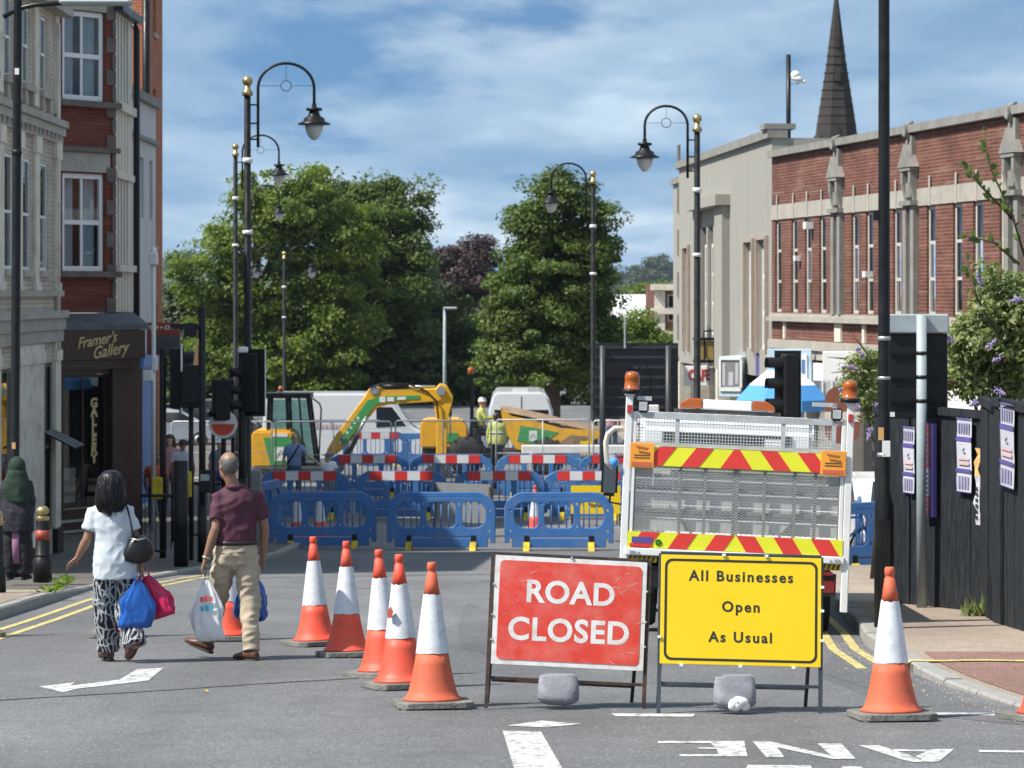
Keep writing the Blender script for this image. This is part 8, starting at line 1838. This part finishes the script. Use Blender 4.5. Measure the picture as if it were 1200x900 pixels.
w1, a_, b_ = person('worker in a hi-vis jacket standing before the dumper, seen from behind', 582, 78.7, ST, R(-8), 'skin_pale', None, None, ('short', 'hair_brown'), ('leather_black', (0, 1, 0), (0, 1, 0)), .18, vox=.017, top_m='hi_vis', leg_m='navy', sleeve=1.5, sh_w=.215, waist_w=.195, belly=.15, hem=-.04, head_yaw=R(150)); w1.name = 'person'
mb = MB()
for z in (1.02, 1.2): loft(mb, [((0, 0, z - .025), (.213, -.02, 0), (.02, .157, 0)), ((0, 0, z + .025), (.213, -.02, 0), (.02, .157, 0))], 20)
mb.build('reflective_band', 'hi_vis_band', w1)
w1.location.z -= .18
SIT = dict(head=(.05, 0, .80), neck=(.02, 0, .65), shL=(.02, .17, .57), shR=(.02, -.17, .57), elL=(.15, .24, .36), wrL=(.38, .12, .40), elR=(.15, -.24, .36), wrR=(.38, -.12, .40), hipL=(0, .09, .08), hipR=(0, -.09, .08), knL=(.42, .12, .10), knR=(.42, -.12, .10), anL=(.48, .12, -.30), anR=(.48, -.12, -.30))
a, b = D_(558, 510); w2, a_, b_ = person('driver in a white helmet and hi-vis vest seated on the dumper', 600, DD, {k_: (v_[0] + a + .12, v_[1], v_[2] + b + .10) for k_, v_ in SIT.items()}, R(-90), 'skin_pale', None, None, ('helmet', 'white_plain'), ('leather_black', (1, 0, 0), (1, 0, 0)), vox=.017, top_m='hi_vis', leg_m='navy', sleeve=1.5, sh_w=.2, belly=.135, head_yaw=R(80))
person('passer-by in a grey top beyond the signals, left of the one in a cap', 199, 64, ST, R(180), 'skin_pale', None, None, ('long', 'hair_brown'), ('shoe_brown', (0, -1, 0), (0, -1, 0)), vox=.018, top_m='pink_top', leg_m='denim', head_yaw=0, dz=.1)
person('passer-by in a dark cap and pale top beyond the signals', 214, 63, {k_: (v_[0], v_[1], v_[2] * .97) for k_, v_ in ST.items()}, R(180), 'skin_brown', None, None, ('cap', 'navy'), ('shoe_brown', (0, -1, 0), (0, -1, 0)), vox=.018, top_m='shirt_white', leg_m='navy', head_yaw=R(10), dz=.1)
person('passer-by in a grey shirt and sun hat behind the disc signal', 258, 66, {k_: (v_[0], v_[1], v_[2] * .95) for k_, v_ in ST.items()}, R(180), 'skin_pale', None, None, ('cap', 'awning_white'), ('shoe_brown', (0, -1, 0), (0, -1, 0)), vox=.018, top_m='grey_cloth', leg_m='denim', head_yaw=R(-20), dz=0)
person('passer-by in an orange top beside the yellow button box', 183, 60, {k_: (v_[0], v_[1], v_[2] * .86) for k_, v_ in ST.items()}, R(200), 'skin_brown', None, None, ('short', 'hair_black'), ('shoe_brown', (0, -1, 0), (0, -1, 0)), vox=.018, top_m='cone_faded', leg_m='denim', head_yaw=R(40), dz=.1)
# --- cyclist and bicycle beyond the truck
cd = 44.5; bx_ = gx(1008, cd); g = gz(cd); bk = thing('bicycle', 'blue bicycle held beyond the right side of the truck', 'bicycle', (bx_ - .35, cd, g))
rx = Matrix.Rotation(R(90), 3, 'X'); 
for cx in (-.52, .52):
    mb = MB(); mb.tube([(cx + .325 * math.cos(q), 0, .34 + .325 * math.sin(q)) for q in np.linspace(0, 2 * PI, 30)], .02, 8, cap=False); wh = mb.build('wheel', 'tyre', bk); mb = MB()
    for i in range(12): q = 2 * PI * i / 12; mb.bar((cx, 0, .34), (cx + .31 * math.cos(q), 0, .34 + .31 * math.sin(q)), .004)
    mb.build('spokes', 'steel', wh)
mb = MB(); bb, st_, hd2, hd3 = (-.08, 0, .30), (-.22, 0, .80), (.36, 0, .82), (.40, 0, .70)
for p, q in ((bb, st_), (st_, hd2), (bb, hd3), (hd2, hd3), ((-.52, 0, .34), bb), ((-.52, 0, .34), st_)): mb.tube([p, q], .02, 8)
mb.tube([hd3, (.52, .0, .34)], .016, 8); mb.build('frame', 'shop_blue', bk)
mb = MB(); mb.tube([hd2, (.34, 0, .95)], .014, 8); mb.tube([(.30, -.28, .97), (.36, -.1, .96), (.36, .1, .96), (.30, .28, .97)], .013, 8); mb.build('handlebar', 'black_plastic', bk)
mb = MB(); mb.ell((-.25, 0, .90), (.13, .06, .03), 12, 6); mb.tube([st_, (-.24, 0, .9)], .014, 8); mb.build('saddle', 'black_plastic', bk)
CY = {k_: v_ for k_, v_ in ST.items()}; CY.update(head=(-.02, -.3, 1.60), neck=(-.06, -.3, 1.45), shL=(-.05, -.13, 1.37), shR=(-.05, -.47, 1.37), elL=(.12, -.08, 1.16), wrL=(.30, .0, 1.05), elR=(.10, -.5, 1.16), wrR=(.27, -.32, 1.05), hipL=(-.12, -.21, .9), hipR=(-.12, -.39, .9), knL=(-.1, -.2, .48), knR=(-.08, -.4, .48), anL=(-.12, -.2, .09), anR=(-.12, -.42, .09))
person('cyclist standing with one bare arm on the bicycle handlebar behind the truck', 1008, cd, {k_: (v_[0] - .35 - .02, v_[1], v_[2]) for k_, v_ in CY.items()}, R(-90), 'skin_pale', None, None, ('short', 'hair_brown'), ('leather_black', (1, 0, 0), (1, 0, 0)), vox=.017, top_m='awning_white', leg_m='denim', head_yaw=R(90))
person('passer-by in pale pink behind the dumper skip by the large sign back', 717, 88, ST, R(180), 'skin_pale', None, None, ('long', 'hair_brown'), ('shoe_brown', (0, -1, 0), (0, -1, 0)), vox=.018, top_m='pink_top', leg_m='denim', head_yaw=R(30), dz=.3)

# ---------------------------------------------------------------- the air: far hills fade
hm = bpy.data.materials.new('air'); hm.use_nodes = True; t = hm.node_tree; t.nodes.remove(t.nodes['Principled BSDF'])
pv = N(t, 'ShaderNodeVolumePrincipled'); pv.inputs['Color'].default_value = (0.72, 0.84, 1.0, 1); pv.inputs['Density'].default_value = 0.00009; pv.inputs['Anisotropy'].default_value = 0.2
L(t, pv.outputs[0], t.nodes['Material Output'].inputs['Volume']); M['air'] = hm
mb = MB(); mb.bx(-2600, 2600, -60, 4400, -5.2, 62); mb.build('haze', 'air', kind='stuff')
